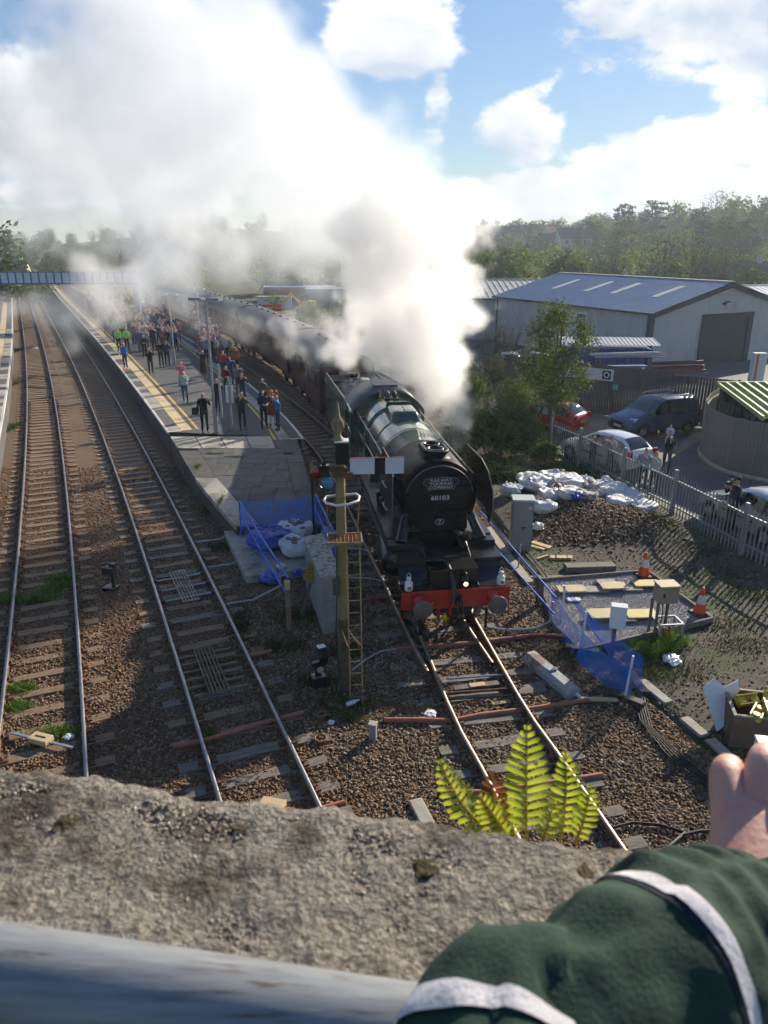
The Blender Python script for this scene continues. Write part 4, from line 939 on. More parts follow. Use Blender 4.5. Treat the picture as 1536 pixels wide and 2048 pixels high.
for x in (.2, 3.2):
    for yy in (0, 1.0): mb.cyl((x, yy, 0), (x, yy, 2.25), .05, n=6)
    mb.box((x, .5, 2.2), (.08, 1.2, .08))
mb.build('frame', m_trim, pk)
cb = thing('blue_cabinet', 'row of blue cabinets with white print peeping over the fence', 'cabinet', D(1216, 745, 43.5), R(4)); cb.location.z = 0
for k in range(4):
    mb = MB(); mb.box((.30+k*.56, 0, 1.33), (.54, .5, 1.46)); d_ = mb.build('door', m_blue, cb)
mb = MB(); mb.box((.3, -.26, 1.92), (.30, .01, .09)); mb.box((2.0, -.26, 1.92), (.18, .01, .09)); mb.build('print', m_sign, cb)
rb_ = thing('steel_beams', 'stack of red painted steel beams by the roller door', 'beams', D(1300, 760, 50), R(12)); rb_.location.z = 0
m_redb = mat('red_oxide', (.20, .03, .03), (.14, .03, .028), rough=.6, scale=4)
for k in range(3): mb = MB(); zz = .55+.28*k; mb.box((2.0, .2*k, zz-.1), (4.2, .22, .03)); mb.box((2.0, .2*k, zz+.1), (4.2, .22, .03)); mb.box((2.0, .2*k, zz), (4.2, .03, .2)); mb.build('beam', m_redb, rb_)
wp = thing('gate_pillar', 'cream and orange pillar beside the roller door', 'pillar', D(1508, 775, 50)); wp.location.z = 0
mb = MB(); mb.bbox((0, 0, .95), (.85, .5, 1.9), .02); mb.build('post', m_sign, wp); mb = MB(); mb.box((-.2, -.262, .95), (.16, .02, 1.9)); mb.build('stripe', mat('orange_paint', (.62, .24, .04), rough=.6), wp)

# ================================================================== FOOTBRIDGE AND STATION FURNITURE
m_fb = mat('bridge_blue', (.07, .14, .28), (.09, .17, .32), rough=.5, scale=3); m_fbp = mat('bridge_panel', (.50, .58, .70), (.56, .64, .74), rough=.5, scale=1)
YF = 75.0; fx0, fx1 = -38.6, -24.0
fb = thing('footbridge', 'blue footbridge with pale panels crossing the tracks far off', 'footbridge', (fx0, YF, 0), R(3))
mb = MB(); mb.box(((fx1-fx0)/2, .9, 5.05), (fx1-fx0, 1.9, .14)); mb.build('deck', m_fb, fb)
n = 20
for k in range(n):
    w = (fx1-fx0)/n; mb = MB(); mb.box(((k+.5)*w, 0, 5.58), (w-.14, .05, .98)); mb.build('panel', m_fbp, fb)
    mb = MB(); mb.box((k*w, -.02, 5.58), (.14, .12, 1.10)); mb.build('post', m_fb, fb)
mb = MB(); mb.box(((fx1-fx0)/2, 0, 6.12), (fx1-fx0, .10, .09)); mb.box(((fx1-fx0)/2, 0, 5.04), (fx1-fx0, .12, .11)); mb.build('girder', m_fb, fb)
mb = MB(); mb.box(((fx1-fx0)/2, 1.8, 5.58), (fx1-fx0, .06, 1.05)); mb.build('far_parapet', m_fbp, fb)
mb = MB(); mb.add([(-4.5, 0, 3.2), (0, 0, 5.05), (0, 0, 6.1), (-4.5, 0, 4.2), (-4.5, .06, 3.2), (0, .06, 5.05), (0, .06, 6.1), (-4.5, .06, 4.2)], [(0, 1, 2, 3), (7, 6, 5, 4), (3, 2, 6, 7), (0, 4, 5, 1), (0, 3, 7, 4)]); mb.build('stair_side', m_fbp, fb)
for x in (-.6, fx1-fx0-.5): mb = MB(); mb.box((x, .9, 2.5), (.4, .4, 5)); mb.build('leg', m_fb, fb)
m_post = mat('lamp_post_grey', (.28, .29, .30), (.34, .35, .36), rough=.5, metal=.3, scale=6)
def lamp_post(px, py, h, label, twin=True):
    p = G(px, py, PZ); t = thing('platform_lamp', label, 'lamp post', p, R(-20), 'platform lamp posts')
    mb = MB(); mb.cyl((0, 0, 0), (0, 0, 1.1), .085, n=12); mb.cyl((0, 0, 1.1), (0, 0, h), .06, .045, n=12); mb.build('post', m_post, t)
    if twin:
        for sx in (-1, 1):
            mb = MB(); mb.box((sx*.42, 0, h+.10), (.62, .34, .12)); mb.cyl((0, 0, h), (sx*.2, 0, h+.08), .03, n=6); hd = mb.build('lamp_head', m_post, t)
            mb = MB(); mb.box((sx*.42, -.02, h+.035), (.54, .28, .02)); mb.build('diffuser', m_sign, hd)
    else:
        mb = MB(); mb.box((.3, 0, h+.05), (.7, .2, .1)); mb.build('lamp_head', m_post, t)
    return t
lamp_post(432, 866, 5.6, 'nearest tall grey platform lamp with twin flat heads')
lamp_post(350, 732, 4.6, 'grey lamp post in the middle of the crowded platform')
lamp_post(402, 700, 4.5, 'weathered lamp post near the crowd at the coach side')
for (px, py, h, label, board) in ((444, 838, 2.6, 'slim grey pole just behind the nearest lamp post', False), (464, 860, 2.35, 'grey pole with a white board at the platform end', True)):
    t = thing('sign_pole', label, 'sign pole', G(px, py, PZ), R(-8))
    mb = MB(); mb.cyl((0, 0, 0), (0, 0, h), .055, n=12); mb.build('post', m_post, t)
    if board: mb = MB(); mb.bbox((-.02, .04, 1.62), (.34, .03, .78), .02); mb.build('board', m_sign, t)
# ================================================================== TREES, SHRUBS, WEEDS
m_bark = mat('bark', (.060, .045, .032), (.10, .08, .06), rough=.95, scale=6, stretch=(4, 4, .7), bump=.6)
m_barkg = mat('bark_grey', (.085, .075, .062), (.13, .115, .095), rough=.95, scale=6, stretch=(4, 4, .7), bump=.6)
m_lf1 = leafmat('leaf_spring', (.075, .125, .022), (.14, .19, .036), 1.4, .45)
m_lf2 = leafmat('leaf_dark', (.052, .092, .018), (.11, .16, .032), .8, .30)
m_lf3 = leafmat('leaf_olive', (.085, .112, .030), (.145, .165, .050), .5, .35)
m_lf4 = leafmat('leaf_lime', (.13, .185, .032), (.20, .25, .055), .5, .45)
m_lf5 = leafmat('leaf_pine', (.032, .058, .034), (.058, .090, .046), .6, .2)
m_tw = leafmat('twigs_brown', (.095, .080, .062), (.145, .122, .092), .6, .1)
def leaf_quads(C, size, r, up=.3, asp=1.7):
    """one bent leaf (quad) at each centre, random orientation"""
    n = len(C); a = r.uniform(0, 2*np.pi, n); t = np.arccos(r.uniform(-1, 1, n))
    nrm = np.stack([np.sin(t)*np.cos(a), np.sin(t)*np.sin(a), np.abs(np.cos(t))+up], 1); nrm /= np.linalg.norm(nrm, axis=1)[:, None]
    h = r.normal(size=(n, 3)); u = np.cross(nrm, h); u /= np.linalg.norm(u, axis=1)[:, None]; w = np.cross(nrm, u)
    s = r.uniform(size[0], size[1], n)[:, None]
    V = np.stack([C-u*s*asp*.5, C+w*s*.42, C+u*s*asp*.5, C-w*s*.42], 1).reshape(-1, 3)
    return V, np.arange(n*4).reshape(-1, 4)
def crown_pts(clumps, per, r, shell=.55):
    out = []
    for (c, rad) in clumps:
        n = int(per*rad[0]*rad[1]); d = r.normal(size=(n, 3)); d /= np.linalg.norm(d, axis=1)[:, None]
        q = r.uniform(0, 1, n)**shell; out.append(np.array(c)+d*q[:, None]*np.array(rad))
    return np.concatenate(out)
def limbs(mb, base, h, clumps, r0, k=2):
    """tapered trunk and a limb to each clump"""
    top = Vector((base[0]+h*.03, base[1], h)); mb.tube([base, Vector((base[0]-.02*h, base[1]+.01*h, h*.35)), Vector((base[0]+.02*h, base[1], h*.7)), top], [r0, r0*.75, r0*.45, r0*.12], 8)
    for i, (c, rad) in enumerate(clumps):
        c = Vector(c); z0 = min(max(c.z*.55, h*.22), h*.75); s = Vector((base[0], base[1], z0)); m_ = s.lerp(c, .5) + Vector((0, 0, -.06*h))
        mb.tube([s, m_, c, c+Vector((random.gauss(0, .3)*rad[0], random.gauss(0, .3)*rad[1], rad[2]*.6))], [r0*.38, r0*.25, r0*.12, r0*.03], 6)
def tree_parts(seed, h, cr, z0, ncl, per, leaf, r0, flat=.75, kind='round'):
    r = np.random.default_rng(seed); random.seed(seed); cl = []
    for i in range(ncl):
        t = (i+.5)/ncl; z = z0 + (h-z0)*(.12+.80*t)
        if kind == 'cone': w = cr*(1-.85*t)
        elif kind == 'pine': w = cr*(.35+.65*t if t < .8 else .6)
        else: w = cr*math.sqrt(max(.08, 1-(2*t-.95)**2))
        a = i*2.4+r.uniform(-.5, .5); q = w*r.uniform(.35, .85); rad = cr*r.uniform(.30, .50)
        cl.append(((q*math.cos(a), q*math.sin(a), z), (rad, rad, rad*flat*(.4 if kind == 'pine' else 1))))
    mb = MB(); limbs(mb, (0, 0, 0), h*.9, cl, r0)
    V, F = leaf_quads(crown_pts(cl, per, r), leaf, r)
    return mb, V, F
def tree(label, loc, seed, h, cr, z0, ncl, per, leaf, r0, lm, bm_=None, group=None, **k):
    mb, V, F = tree_parts(seed, h, cr, z0, ncl, per, leaf, r0, **k); t = thing('tree', label, 'tree', loc, 0, group)
    mb.build('trunk', bm_ or m_bark, t); link('crown', npmesh('crown', V, F, lm), t); return t
TB = G(1100, 884); TB.z = -.1
tree('slender young tree in fresh green leaf beside the car park fence', TB, 11, 6.5, 1.85, 1.5, 26, 640, (.05, .11), .10, m_lf1, m_barkg, flat=.8)
def bush(label, loc, seed, rx, ry, h, n, leaf, lm, lm2=None, group='scrub beside the railway'):
    n = int(n*1.7); rx *= 1.12; ry *= 1.12; h *= 1.12; r = np.random.default_rng(seed); t = thing('bush', label, 'bush', loc, 0, group); cl = []
    for i in range(10): a = r.uniform(0, 6.28); q = r.uniform(.1, .8); cl.append(((rx*q*math.cos(a), ry*q*math.sin(a), h*r.uniform(.25, .75)), (rx*r.uniform(.3, .55), ry*r.uniform(.3, .55), h*r.uniform(.22, .42))))
    C = crown_pts(cl, 1, r, .6) if False else np.concatenate([np.array(c)+(lambda d: d/np.linalg.norm(d, axis=1)[:, None])(r.normal(size=(n//10, 3)))*(r.uniform(0, 1, n//10)**.5)[:, None]*np.array(rd) for c, rd in cl])
    C[:, 2] = np.abs(C[:, 2]); V, F = leaf_quads(C, leaf, r); mi = (r.uniform(size=len(F)) < .35).astype(int)
    link('foliage', npmesh('foliage', V, F, [lm, lm2 or lm], mi), t)
    mb = MB()
    for i in range(14): a = r.uniform(0, 6.28); q = r.uniform(.2, .9); mb.tube([(rx*.25*math.cos(a), ry*.25*math.sin(a), 0), (rx*.5*q*math.cos(a), ry*.5*q*math.sin(a), h*.5), (rx*q*math.cos(a+.2), ry*q*math.sin(a+.2), h*r.uniform(.8, 1.12))], [.022, .014, .004], 5)
    mb.build('stems', m_barkg, t); return t
for i, (px, py, rx, ry, h, n, lm, lm2, lb) in enumerate([
    (930, 905, 1.4, 1.3, 2.2, 5000, m_lf2, m_lf3, 'dense dark green bush close behind the smoke deflector'),
    (985, 900, 1.5, 1.4, 2.3, 5200, m_lf2, m_lf1, 'broad green bush between engine and young tree'),
    (1050, 905, 1.4, 1.2, 1.9, 4600, m_lf2, m_lf3, 'dark bramble bush at the foot of the young tree'),
    (1000, 850, 1.8, 1.4, 2.5, 5200, m_lf3, m_lf1, 'olive green bush behind the broad green bush'),
    (915, 850, 1.5, 1.4, 2.3, 4200, m_lf2, m_lf3, 'shaded bush veiled by thin steam beside the boiler'),
    (1085, 850, 1.3, 1.0, 1.6, 3200, m_lf1, m_lf2, 'bright leafy bush in front of the red car'),
    (1090, 925, .8, .6, 1.0, 1800, m_lf1, m_lf2, 'small low bush against the end of the steel fence'),
    (905, 950, 1.3, .9, .8, 2600, m_lf2, m_lf1, 'low weeds growing on the bank right of the boiler'),
    (985, 945, 1.4, .7, .6, 2400, m_lf2, m_lf1, 'low ivy bank above the pale refuse sacks'),
    (1080, 955, 1.6, .6, .45, 2200, m_lf2, m_lf1, 'low ground ivy along the steel fence foot'),
    (985, 780, 2.2, 1.6, 2.4, 3600, m_lf3, m_tw, 'tall scrubby bush below the silver hatchback')]):
    p = G(px, py); p.z = -.15; bush(lb, p, 50+i, rx, ry, h, n, (.045, .10), lm, lm2)
for i, (px, py, rx, h, lb) in enumerate([(985, 742, 2.2, 4.2, 'leafless brown shrub at the edge of the steam'), (1015, 735, 2.0, 3.4, 'thin leafless shrub before the warehouse corner'), (965, 790, 1.6, 3.0, 'grey leafless twigs rising beside the plume')]):
    r = np.random.default_rng(80+i); t = thing('bare_shrub', lb, 'shrub', G(px, py)+Vector((0, 0, -.2)), 0, 'leafless shrubs'); mb = MB()
    for k in range(70):
        a = r.uniform(0, 6.28); q = r.uniform(.1, 1); p0 = Vector((.3*rx*math.cos(a)*q, .3*rx*math.sin(a)*q, 0)); p2 = Vector((rx*q*math.cos(a), rx*q*math.sin(a), h*r.uniform(.6, 1.05))); p1 = p0.lerp(p2, .5)+Vector((0, 0, .1*h))
        mb.tube([p0, p1, p2], [.022, .014, .005], 4)
        for j in range(3): s = p1.lerp(p2, r.uniform(0, 1)); mb.tube([s, s+Vector((r.normal()*.35, r.normal()*.35, r.uniform(.1, .5)))], [.008, .003], 3)
    mb.build('twigs', m_barkg, t)
    V, F = leaf_quads(r.normal(size=(600, 3))*np.array([rx*.5, rx*.5, h*.22])+np.array([0, 0, h*.6]), (.03, .07), r); link('buds', npmesh('buds', V, F, m_lf3), t)['kind'] = 'stuff'
# ---- background trees: prototypes of one mesh each (trunk and crown), copied over the slopes
def proto(seed, h, cr, z0, ncl, per, leaf, r0, lm, **k):
    mb, V, F = tree_parts(seed, h, cr, z0, ncl, per, leaf, r0, **k); nb = len(mb.v)
    tri = []; 
    for f in mb.f: tri.append(tuple(f) if len(f) == 4 else None)
    tri = [f for f in tri if f]
    Vv = np.concatenate([np.array(mb.v), V]); Ff = np.concatenate([np.array(tri), F+nb]); mi = np.array([0]*len(tri)+[1]*len(F))
    return npmesh('tree', Vv, Ff, [m_barkg, lm], mi)
PR = {'round': [proto(101+i, 9.5, 4.6, .8, 20, 13, (.34, .72), .26, lm, flat=.85) for i, lm in enumerate((m_lf3, m_lf4, m_lf2, m_lf4, m_lf3))],
      'tall': [proto(121+i, 13, 4.6, 1.2, 24, 13, (.34, .70), .32, lm, flat=.9) for i, lm in enumerate((m_lf3, m_lf2))],
      'pine': [proto(131+i, 14, 4.6, 3, 18, 18, (.30, .60), .35, m_lf5, kind='pine') for i in range(2)],
      'bare': [proto(151+i, 11, 4.8, 2.0, 34, 5, (.12, .38), .28, m_tw, flat=.8) for i in range(3)],
      'scrub': [proto(161+i, 4.5, 3.2, .2, 14, 20, (.18, .42), .10, lm, flat=.8) for i, lm in enumerate((m_lf3, m_lf4, m_lf2))]}
def plant(kind, x, y, s, label, group, i=None, z=None):
    me = random.choice(PR[kind]) if i is None else PR[kind][i % len(PR[kind])]
    o = link('tree', me, None, (x, y, hill(x, y)-.1 if z is None else z), random.uniform(0, 6.28)); q = s*random.uniform(.9, 1.12); o.scale = (q*random.uniform(.9, 1.1), q, s*random.uniform(.92, 1.08))
    return tag(o, label, 'tree', group)
random.seed(5)
# big trees on the near slope at the right: (pixel x, distance, kind, scale)
for (px, dist, kind, s, lb) in [
    (1240, 290, 'pine', 1.25, 'broad dark pine at the left end of the wooded hill'), (1300, 300, 'pine', 1.4, 'tallest dark pine on the wooded hill skyline'), (1345, 310, 'round', 1.6, 'round pale green tree right of the tallest pine'),
    (1420, 315, 'bare', 1.75, 'high domed half bare tree on the hill skyline'), (1455, 300, 'round', 1.7, 'lime green crown beside the domed bare tree'), (1510, 270, 'tall', 1.25, 'dark rounded tree mass at the right picture edge'), (1560, 280, 'pine', 1.35, 'dark tree leaving the picture at the right edge'),
    (1180, 330, 'round', 1.3, 'olive tree left of the broad dark pine'), (1390, 290, 'pine', 1.1, 'dark evergreen below the domed bare tree')]:
    u = (px-768)/FPX; y = dist; plant(kind, u*(y*CS+2), y, s, lb, 'large trees on the right hill')
for (px, dist, kind, s, lb) in [(1325, 118, 'bare', .95, 'dark bare tree with forked trunk behind the warehouse roof'), (1380, 126, 'bare', .9, 'ivy clad leaning bare tree right of the forked one'), (1445, 120, 'bare', .85, 'bare tree with straight dark trunk above the pale roof'), (1225, 124, 'bare', .8, 'bushy bare tree above the warehouse ridge'), (1035, 150, 'bare', .95, 'gnarled leafless tree beside the plume'), (1000, 145, 'bare', .85, 'twiggy tree at the edge of the plume')]:
    u = (px-768)/FPX; plant(kind, u*(dist*CS+2), dist, s, lb, 'bare trees in the valley', z=-.3)
def scatter(n, px0, px1, d0, d1, kinds, s0, s1, label, group, z=None):
    for k in range(n):
        px = random.uniform(px0, px1); dist = random.uniform(d0, d1); u = (px-768)/FPX; plant(random.choice(kinds), u*(dist*CS), dist, random.uniform(s0, s1), label, group, z=z)
scatter(34, 955, 1560, 108, 150, ['scrub', 'scrub', 'round'], .55, .85, 'rounded yellow green tree in the valley behind the warehouses', 'valley trees behind the warehouses', -.3)
scatter(60, 1150, 1600, 210, 330, ['round', 'round', 'tall', 'pine', 'bare', 'bare'], .7, 1.05, 'hazy tree within the wooded slope above the warehouses', 'trees on the wooded slope')
scatter(40, 930, 1230, 190, 330, ['round', 'round', 'scrub', 'bare'], .5, .85, 'hazy tree on the far hillside among the houses', 'trees on the far hillside')
scatter(40, -60, 900, 150, 260, ['round', 'scrub', 'bare', 'round'], .4, .7, 'hazy tree on the slope beyond the station', 'trees beyond the station')
# the rest of the woods read as one mass
def woodland(name, label, spots):
    Vs, Fs, Ms, o = [], [], [], 0; cache = {}
    mats_ = [m_barkg, m_lf3, m_lf4, m_lf2, m_lf5, m_tw]
    for (kind, x, y, sc) in spots:
        me = random.choice(PR[kind])
        if me.name not in cache:
            v = np.empty(len(me.vertices)*3, np.float32); me.vertices.foreach_get('co', v); v = v.reshape(-1, 3); f = np.empty(len(me.loops), np.int32); me.loops.foreach_get('vertex_index', f); i = np.empty(len(me.polygons), np.int32); me.polygons.foreach_get('material_index', i)
            k = mats_.index(me.materials[1]); f = f.reshape(-1, 4); sel = np.arange(len(f)) % 2 == 0; cache[me.name] = (v, f[sel], np.where(i == 1, k, 0)[sel])
        v, f, i = cache[me.name]; a = random.uniform(0, 6.28); c, s_ = math.cos(a), math.sin(a)
        V = np.stack([v[:, 0]*c-v[:, 1]*s_, v[:, 0]*s_+v[:, 1]*c, v[:, 2]], 1)*sc*np.array([1.15, 1.15, 1]) + np.array([x, y, hill(x, y)-.2]); Vs.append(V); Fs.append(f+o); Ms.append(i); o += len(v)
    tag(link(name, npmesh(name, np.concatenate(Vs), np.concatenate(Fs), mats_, np.concatenate(Ms))), label, 'woodland', kind='stuff')
spots = []
for n, p0, p1, d0, d1, kinds, s0, s1 in ((300, 900, 1620, 300, 440, ['round', 'round', 'tall', 'pine', 'bare'], .6, .95), (170, 880, 1260, 400, 640, ['round', 'tall', 'scrub', 'round'], .6, 1.0), (200, -80, 900, 240, 520, ['round', 'scrub', 'tall', 'bare'], .45, .8), (120, 930, 1600, 140, 240, ['scrub', 'round'], .6, .9)):
    for _ in range(n): px = random.uniform(p0, p1); dd_ = random.uniform(d0, d1); spots.append((random.choice(kinds), (px-768)/FPX*(dd_*CS), dd_, random.uniform(s0, s1)))
woodland('woodland', 'hazy mixed woodland covering the distant slopes', spots)
for (px, dist, kind, s, lb) in [(2, 108, 'tall', .98, 'tall dark tree cut by the left picture edge'), (58, 120, 'scrub', 1.0, 'dark round shrub above the footbridge'), (145, 260, 'round', .8, 'dark tree on the left skyline')]:
    u = (px-768)/FPX; plant(kind, u*(dist*CS+1), dist, s, lb, 'trees by the footbridge', i=1 if kind == 'tall' else 2)
for k, (px, dist, s) in enumerate([(560, 128, .9), (610, 132, .95), (640, 125, .75), (575, 150, .85), (665, 140, .8), (530, 140, .8), (700, 150, .8), (690, 128, .7)]):
    u = (px-768)/FPX; plant('round', u*(dist*CS+1), dist, s, 'lime green tree behind the coloured containers', 'trees behind the container yard', i=1, z=-.3)

# ---- grass and weeds: blades as stuff
def blades(name, label, spots, n, hgt, lm, zf):
    r = np.random.default_rng(len(spots)+n); P = []
    for (c, rx, ry) in spots: 
        k = n//len(spots); d = r.normal(size=(k, 2))*.5; P.append(np.stack([c[0]+d[:, 0]*rx, c[1]+d[:, 1]*ry], 1))
    P = np.concatenate(P); m = len(P); z = np.array([zf(p[0], p[1]) for p in P]); h = r.uniform(*hgt, m); a = r.uniform(0, 6.28, m); w = r.uniform(.006, .014, m)*max(1, hgt[1]*2.2)
    lean = r.normal(size=(m, 2))*.45*h[:, None]; b = np.stack([P[:, 0], P[:, 1], z-.01], 1); dx = np.stack([np.cos(a)*w, np.sin(a)*w, 0*a], 1)
    mid = b + np.stack([lean[:, 0]*.3, lean[:, 1]*.3, h*.6], 1); tip = b + np.stack([lean[:, 0], lean[:, 1], h], 1)
    V = np.stack([b-dx, b+dx, mid+dx*.8, mid-dx*.8, tip], 1).reshape(-1, 3); i = np.arange(m)*5
    F4 = np.stack([i, i+1, i+2, i+3], 1); me = npmesh(name, V, np.concatenate([F4, np.stack([i+3, i+2, i+4, i+4], 1)[:, [0, 1, 2, 2]]]), lm) if False else None
    F3 = np.concatenate([np.stack([i, i+1, i+2], 1), np.stack([i, i+2, i+3], 1), np.stack([i+3, i+2, i+4], 1)])
    return tag(link(name, npmesh(name, V, F3, lm)), label, 'grass', kind='stuff')
m_gr1 = leafmat('grass_bright', (.075, .15, .018), (.12, .20, .035), 3, .4); m_gr2 = leafmat('grass_dull', (.040, .062, .014), (.075, .095, .025), 3, .35); m_gr3 = leafmat('grass_dry', (.12, .105, .03), (.17, .14, .05), 3, .35)
def sp(*L_): return [((G(px, py).x, G(px, py).y), rx, ry) for px, py, rx, ry in L_]
blades('weeds', 'bright green weed growing between the rails of the leftmost track', sp((120, 1155, .35, .35), (95, 1175, .35, .25), (60, 1190, .5, .2), (20, 1190, .4, .2)), 2600, (.08, .26), m_gr1, bed_z)
blades('weeds', 'low weeds near the picture edge between the leftmost rails', sp((40, 1365, .30, .20), (30, 1400, .25, .18), (115, 1450, .45, .22), (420, 1460, .14, .12)), 2200, (.05, .16), m_gr1, bed_z)
blades('weeds', 'dark green weeds along the ballast by the platform wall', sp((440, 1085, .35, .35), (420, 1010, .3, .6), (480, 1240, .3, .9), (600, 1220, .7, .5), (560, 1280, .6, .35), (650, 1350, .7, .35), (690, 1290, .5, .3)), 6500, (.04, .14), m_gr2, bed_z)
blades('weeds', 'yellowish grass at the foot of the signal ladder', sp((660, 1385, .5, .2), (730, 1395, .4, .18), (700, 1420, .5, .2), (650, 1410, .4, .2)), 2600, (.03, .10), m_gr3, bed_z)
blades('weeds', 'strip of grass along the left platform wall', sp((30, 700, .35, 4), (33, 660, .3, 6), (38, 760, .3, 2.5), (22, 850, .3, 1.5)), 2200, (.1, .3), m_gr2, lambda x, y: -.2)
blades('grass_tuft', 'bright green grass tuft under the brown equipment box', sp((1322, 1290, .38, .22), (1300, 1300, .35, .2), (1345, 1280, .3, .2)), 2800, (.10, .34), m_gr1, yard_z)
blades('yard_grass', 'patchy thin grass over the earth yard', sp((1150, 1300, .9, .5), (1260, 1270, 1.2, .4), (1350, 1330, 1.0, .6), (1420, 1240, 1.2, .5), (1480, 1280, 1.0, .6), (1300, 1340, .8, .4), (1450, 1140, 1.2, .7), (1500, 1180, 1.0, .6), (1400, 1100, .8, .8), (1330, 1060, .5, .8), (1250, 990, .5, .8), (1160, 940, .6, .8), (1100, 940, 1.0, .7), (1000, 960, 1.0, .6)), 9000, (.03, .10), m_gr2, yard_z)
blades('platform_moss', 'tufts of grass in the joints of the old platform end', [((p.x, p.y), a, b) for p, a, b in ((G(430, 905, PZ), .6, .08), (G(470, 910, PZ), .5, .08), (G(395, 925, PZ), .12, .3), (G(440, 980, PZ), .08, .6), (G(575, 905, PZ), .2, .1))], 900, (.03, .09), m_gr1, lambda x, y: PZ-ramp(y))
yst = [0]
def yard_sampler():
    while True:
        y = random.uniform(9, 27); x = random.uniform(XR(y)+.05, fenx(y)-.1 if y > 14 else XR(y)+3)
        if x > XR(y): return (x, y)
stones('yard_stones', 5000, yard_sampler, (.012, .04), yard_z, 'loose stones scattered over the earth yard', 'stones')
def heap_sampler():
    return (random.gauss(G(1180, 1060).x, .9), random.gauss(G(1180, 1060).y, .55))
stones('rubble_heap', 2600, heap_sampler, (.02, .075), yard_z, 'rubble and stones on the mound below the refuse sacks', 'rubble')
# ================================================================== BETWEEN THE TRACKS: SIGNAL, CABINETS, BARRIERS
m_sigp = mat('signal_post_paint', (.26, .215, .095), (.20, .165, .08), rough=.7, scale=6, c3=(.12, .10, .06), s3=2.5, t3=(.5, .7))
m_rustb = mat('rusty_bar', (.30, .13, .045), (.22, .10, .04), rough=.8, scale=15)
m_galp = mat('galvanised_tube', (.34, .36, .40), (.42, .44, .48), rough=.4, metal=.6, scale=8)
m_bluep = mat('barrier_blue', (.012, .11, .56), (.016, .13, .62), rough=.4, scale=6)
m_net = mat('netting_blue', (.012, .19, .72), (.02, .23, .80), rough=.5, scale=6)
m_sack = mat('sack_white', (.58, .58, .58), (.68, .68, .69), rough=.65, scale=5, bump=.6, bscale=16, c3=(.42, .40, .37), s3=2.2, t3=(.55, .75))
m_sackb = mat('sack_blue', (.012, .05, .30), (.02, .075, .40), rough=.5, scale=5, bump=.5, bscale=12)
m_plastic_w = mat('plastic_white', (.60, .63, .66), (.68, .70, .72), rough=.4, scale=5)
m_blackpl = mat('black_rubber', (.012, .012, .013), (.022, .022, .022), rough=.7, scale=10)
m_ply = mat('timber_pale', (.46, .33, .18), (.56, .42, .25), rough=.8, scale=4, stretch=(1, 7, 7), bump=.2)
m_cabg = mat('cabinet_grey', (.25, .27, .275), (.29, .31, .315), rough=.5, scale=3, c3=(.20, .215, .215), s3=1.2)
m_orange = mat('clay_pipe', (.36, .13, .075), (.28, .095, .055), rough=.7, scale=6, stretch=(1, 1, 1))
def bar(mb, pts, r, n=6, mi=0): return mb.tube([Vector(p) for p in pts], r, n, mi)

SB = G(689, 1366); SB.z = -.2
sig = thing('semaphore_signal', 'semaphore signal on a yellowish post, white arm with black band, ladder and cage', 'signal', SB, R(4))
mb = MB(); mb.cyl((0, 0, 1.75), (0, 0, 5.15), .112, .09, 14); mb.build('post', m_sigp, sig); mb = MB(); mb.cyl((0, 0, 0), (0, 0, 1.76), .125, .114, 14); mb.build('post_foot', mat('post_dark_brown', (.05, .042, .025), (.09, .075, .04), rough=.8, scale=7, c3=(.03, .025, .016), s3=3), sig)  # yellow sunlit upper post and dark lower length are set by colour
mb = MB(); mb.box((.04, -.02, 5.28), (.24, .22, .42)); mb.build('cap_box', m_blk, sig)
mb = MB(); mb.box((.04, -.02, 5.505), (.27, .25, .03)); mb.build('cap_lid', m_plastic_w, sig)
mb = MB(); mb.lathe([(.13, 5.52), (.10, 5.55), (.055, 5.60), (.055, 5.68), (.09, 5.72), (.115, 5.78), (.115, 5.84), (.085, 5.90), (.05, 5.94), (.035, 6.05), (.012, 6.22), (0, 6.23)], (-.02, 0, 0), 'Z', 16); fin = mb.build('finial', m_sigp, sig)
mb = MB()
for k in range(8): a = k*math.pi/4; mb.tube([(-.02+r_*math.cos(a), r_*math.sin(a), z_) for r_, z_ in ((.06, 5.70), (.12, 5.76), (.128, 5.81), (.12, 5.86), (.06, 5.93))], .014, 5)
mb.build('finial_ball', mat('finial_pink', (.42, .22, .15), (.36, .19, .13), rough=.7, scale=9), fin)
mb = MB(); mb.box((.70, -.14, 5.03), (1.02, .012, .31)); arm = mb.build('arm', mat('enamel_white', (.60, .64, .72), (.56, .60, .68), rough=.35, scale=3), sig)
mb = MB(); mb.box((.755, -.148, 5.03), (.20, .008, .314)); mb.build('black_band', m_blk, arm)
mb = MB(); mb.box((.70, -.138, 5.192), (1.02, .022, .012)); mb.build('red_edge', m_red, arm)
mb = MB(); mb.box((.0, -.13, 4.92), (.26, .10, .20)); mb.cyl((0, -.22, 4.93), (0, .1, 4.93), .06); mb.box((.16, -.16, 4.86), (.16, .07, .12)); mb.build('arm_pivot', m_iron, sig)
mb = MB(); mb.tube([(-.12, -.12, 5.12), (-.30, -.12, 5.14), (-.42, -.12, 5.05), (-.46, -.12, 4.80), (-.38, -.12, 4.62), (-.20, -.12, 4.55)], .018, 6); mb.box((-.30, -.06, 4.94), (.20, .16, .22)); mb.cyl((-.3, -.06, 5.05), (-.3, -.06, 5.12), .05); mb.build('lamp', m_blk, sig)
mb = MB(); mb.lathe([(0, -.14), (.12, -.138), (.125, -.12), (0, -.118)], (-.24, 0, 4.70), 'Y', 16); mb.build('blue_glass', mat('signal_glass_blue', (.01, .16, .38), rough=.08, spec=.8), sig)
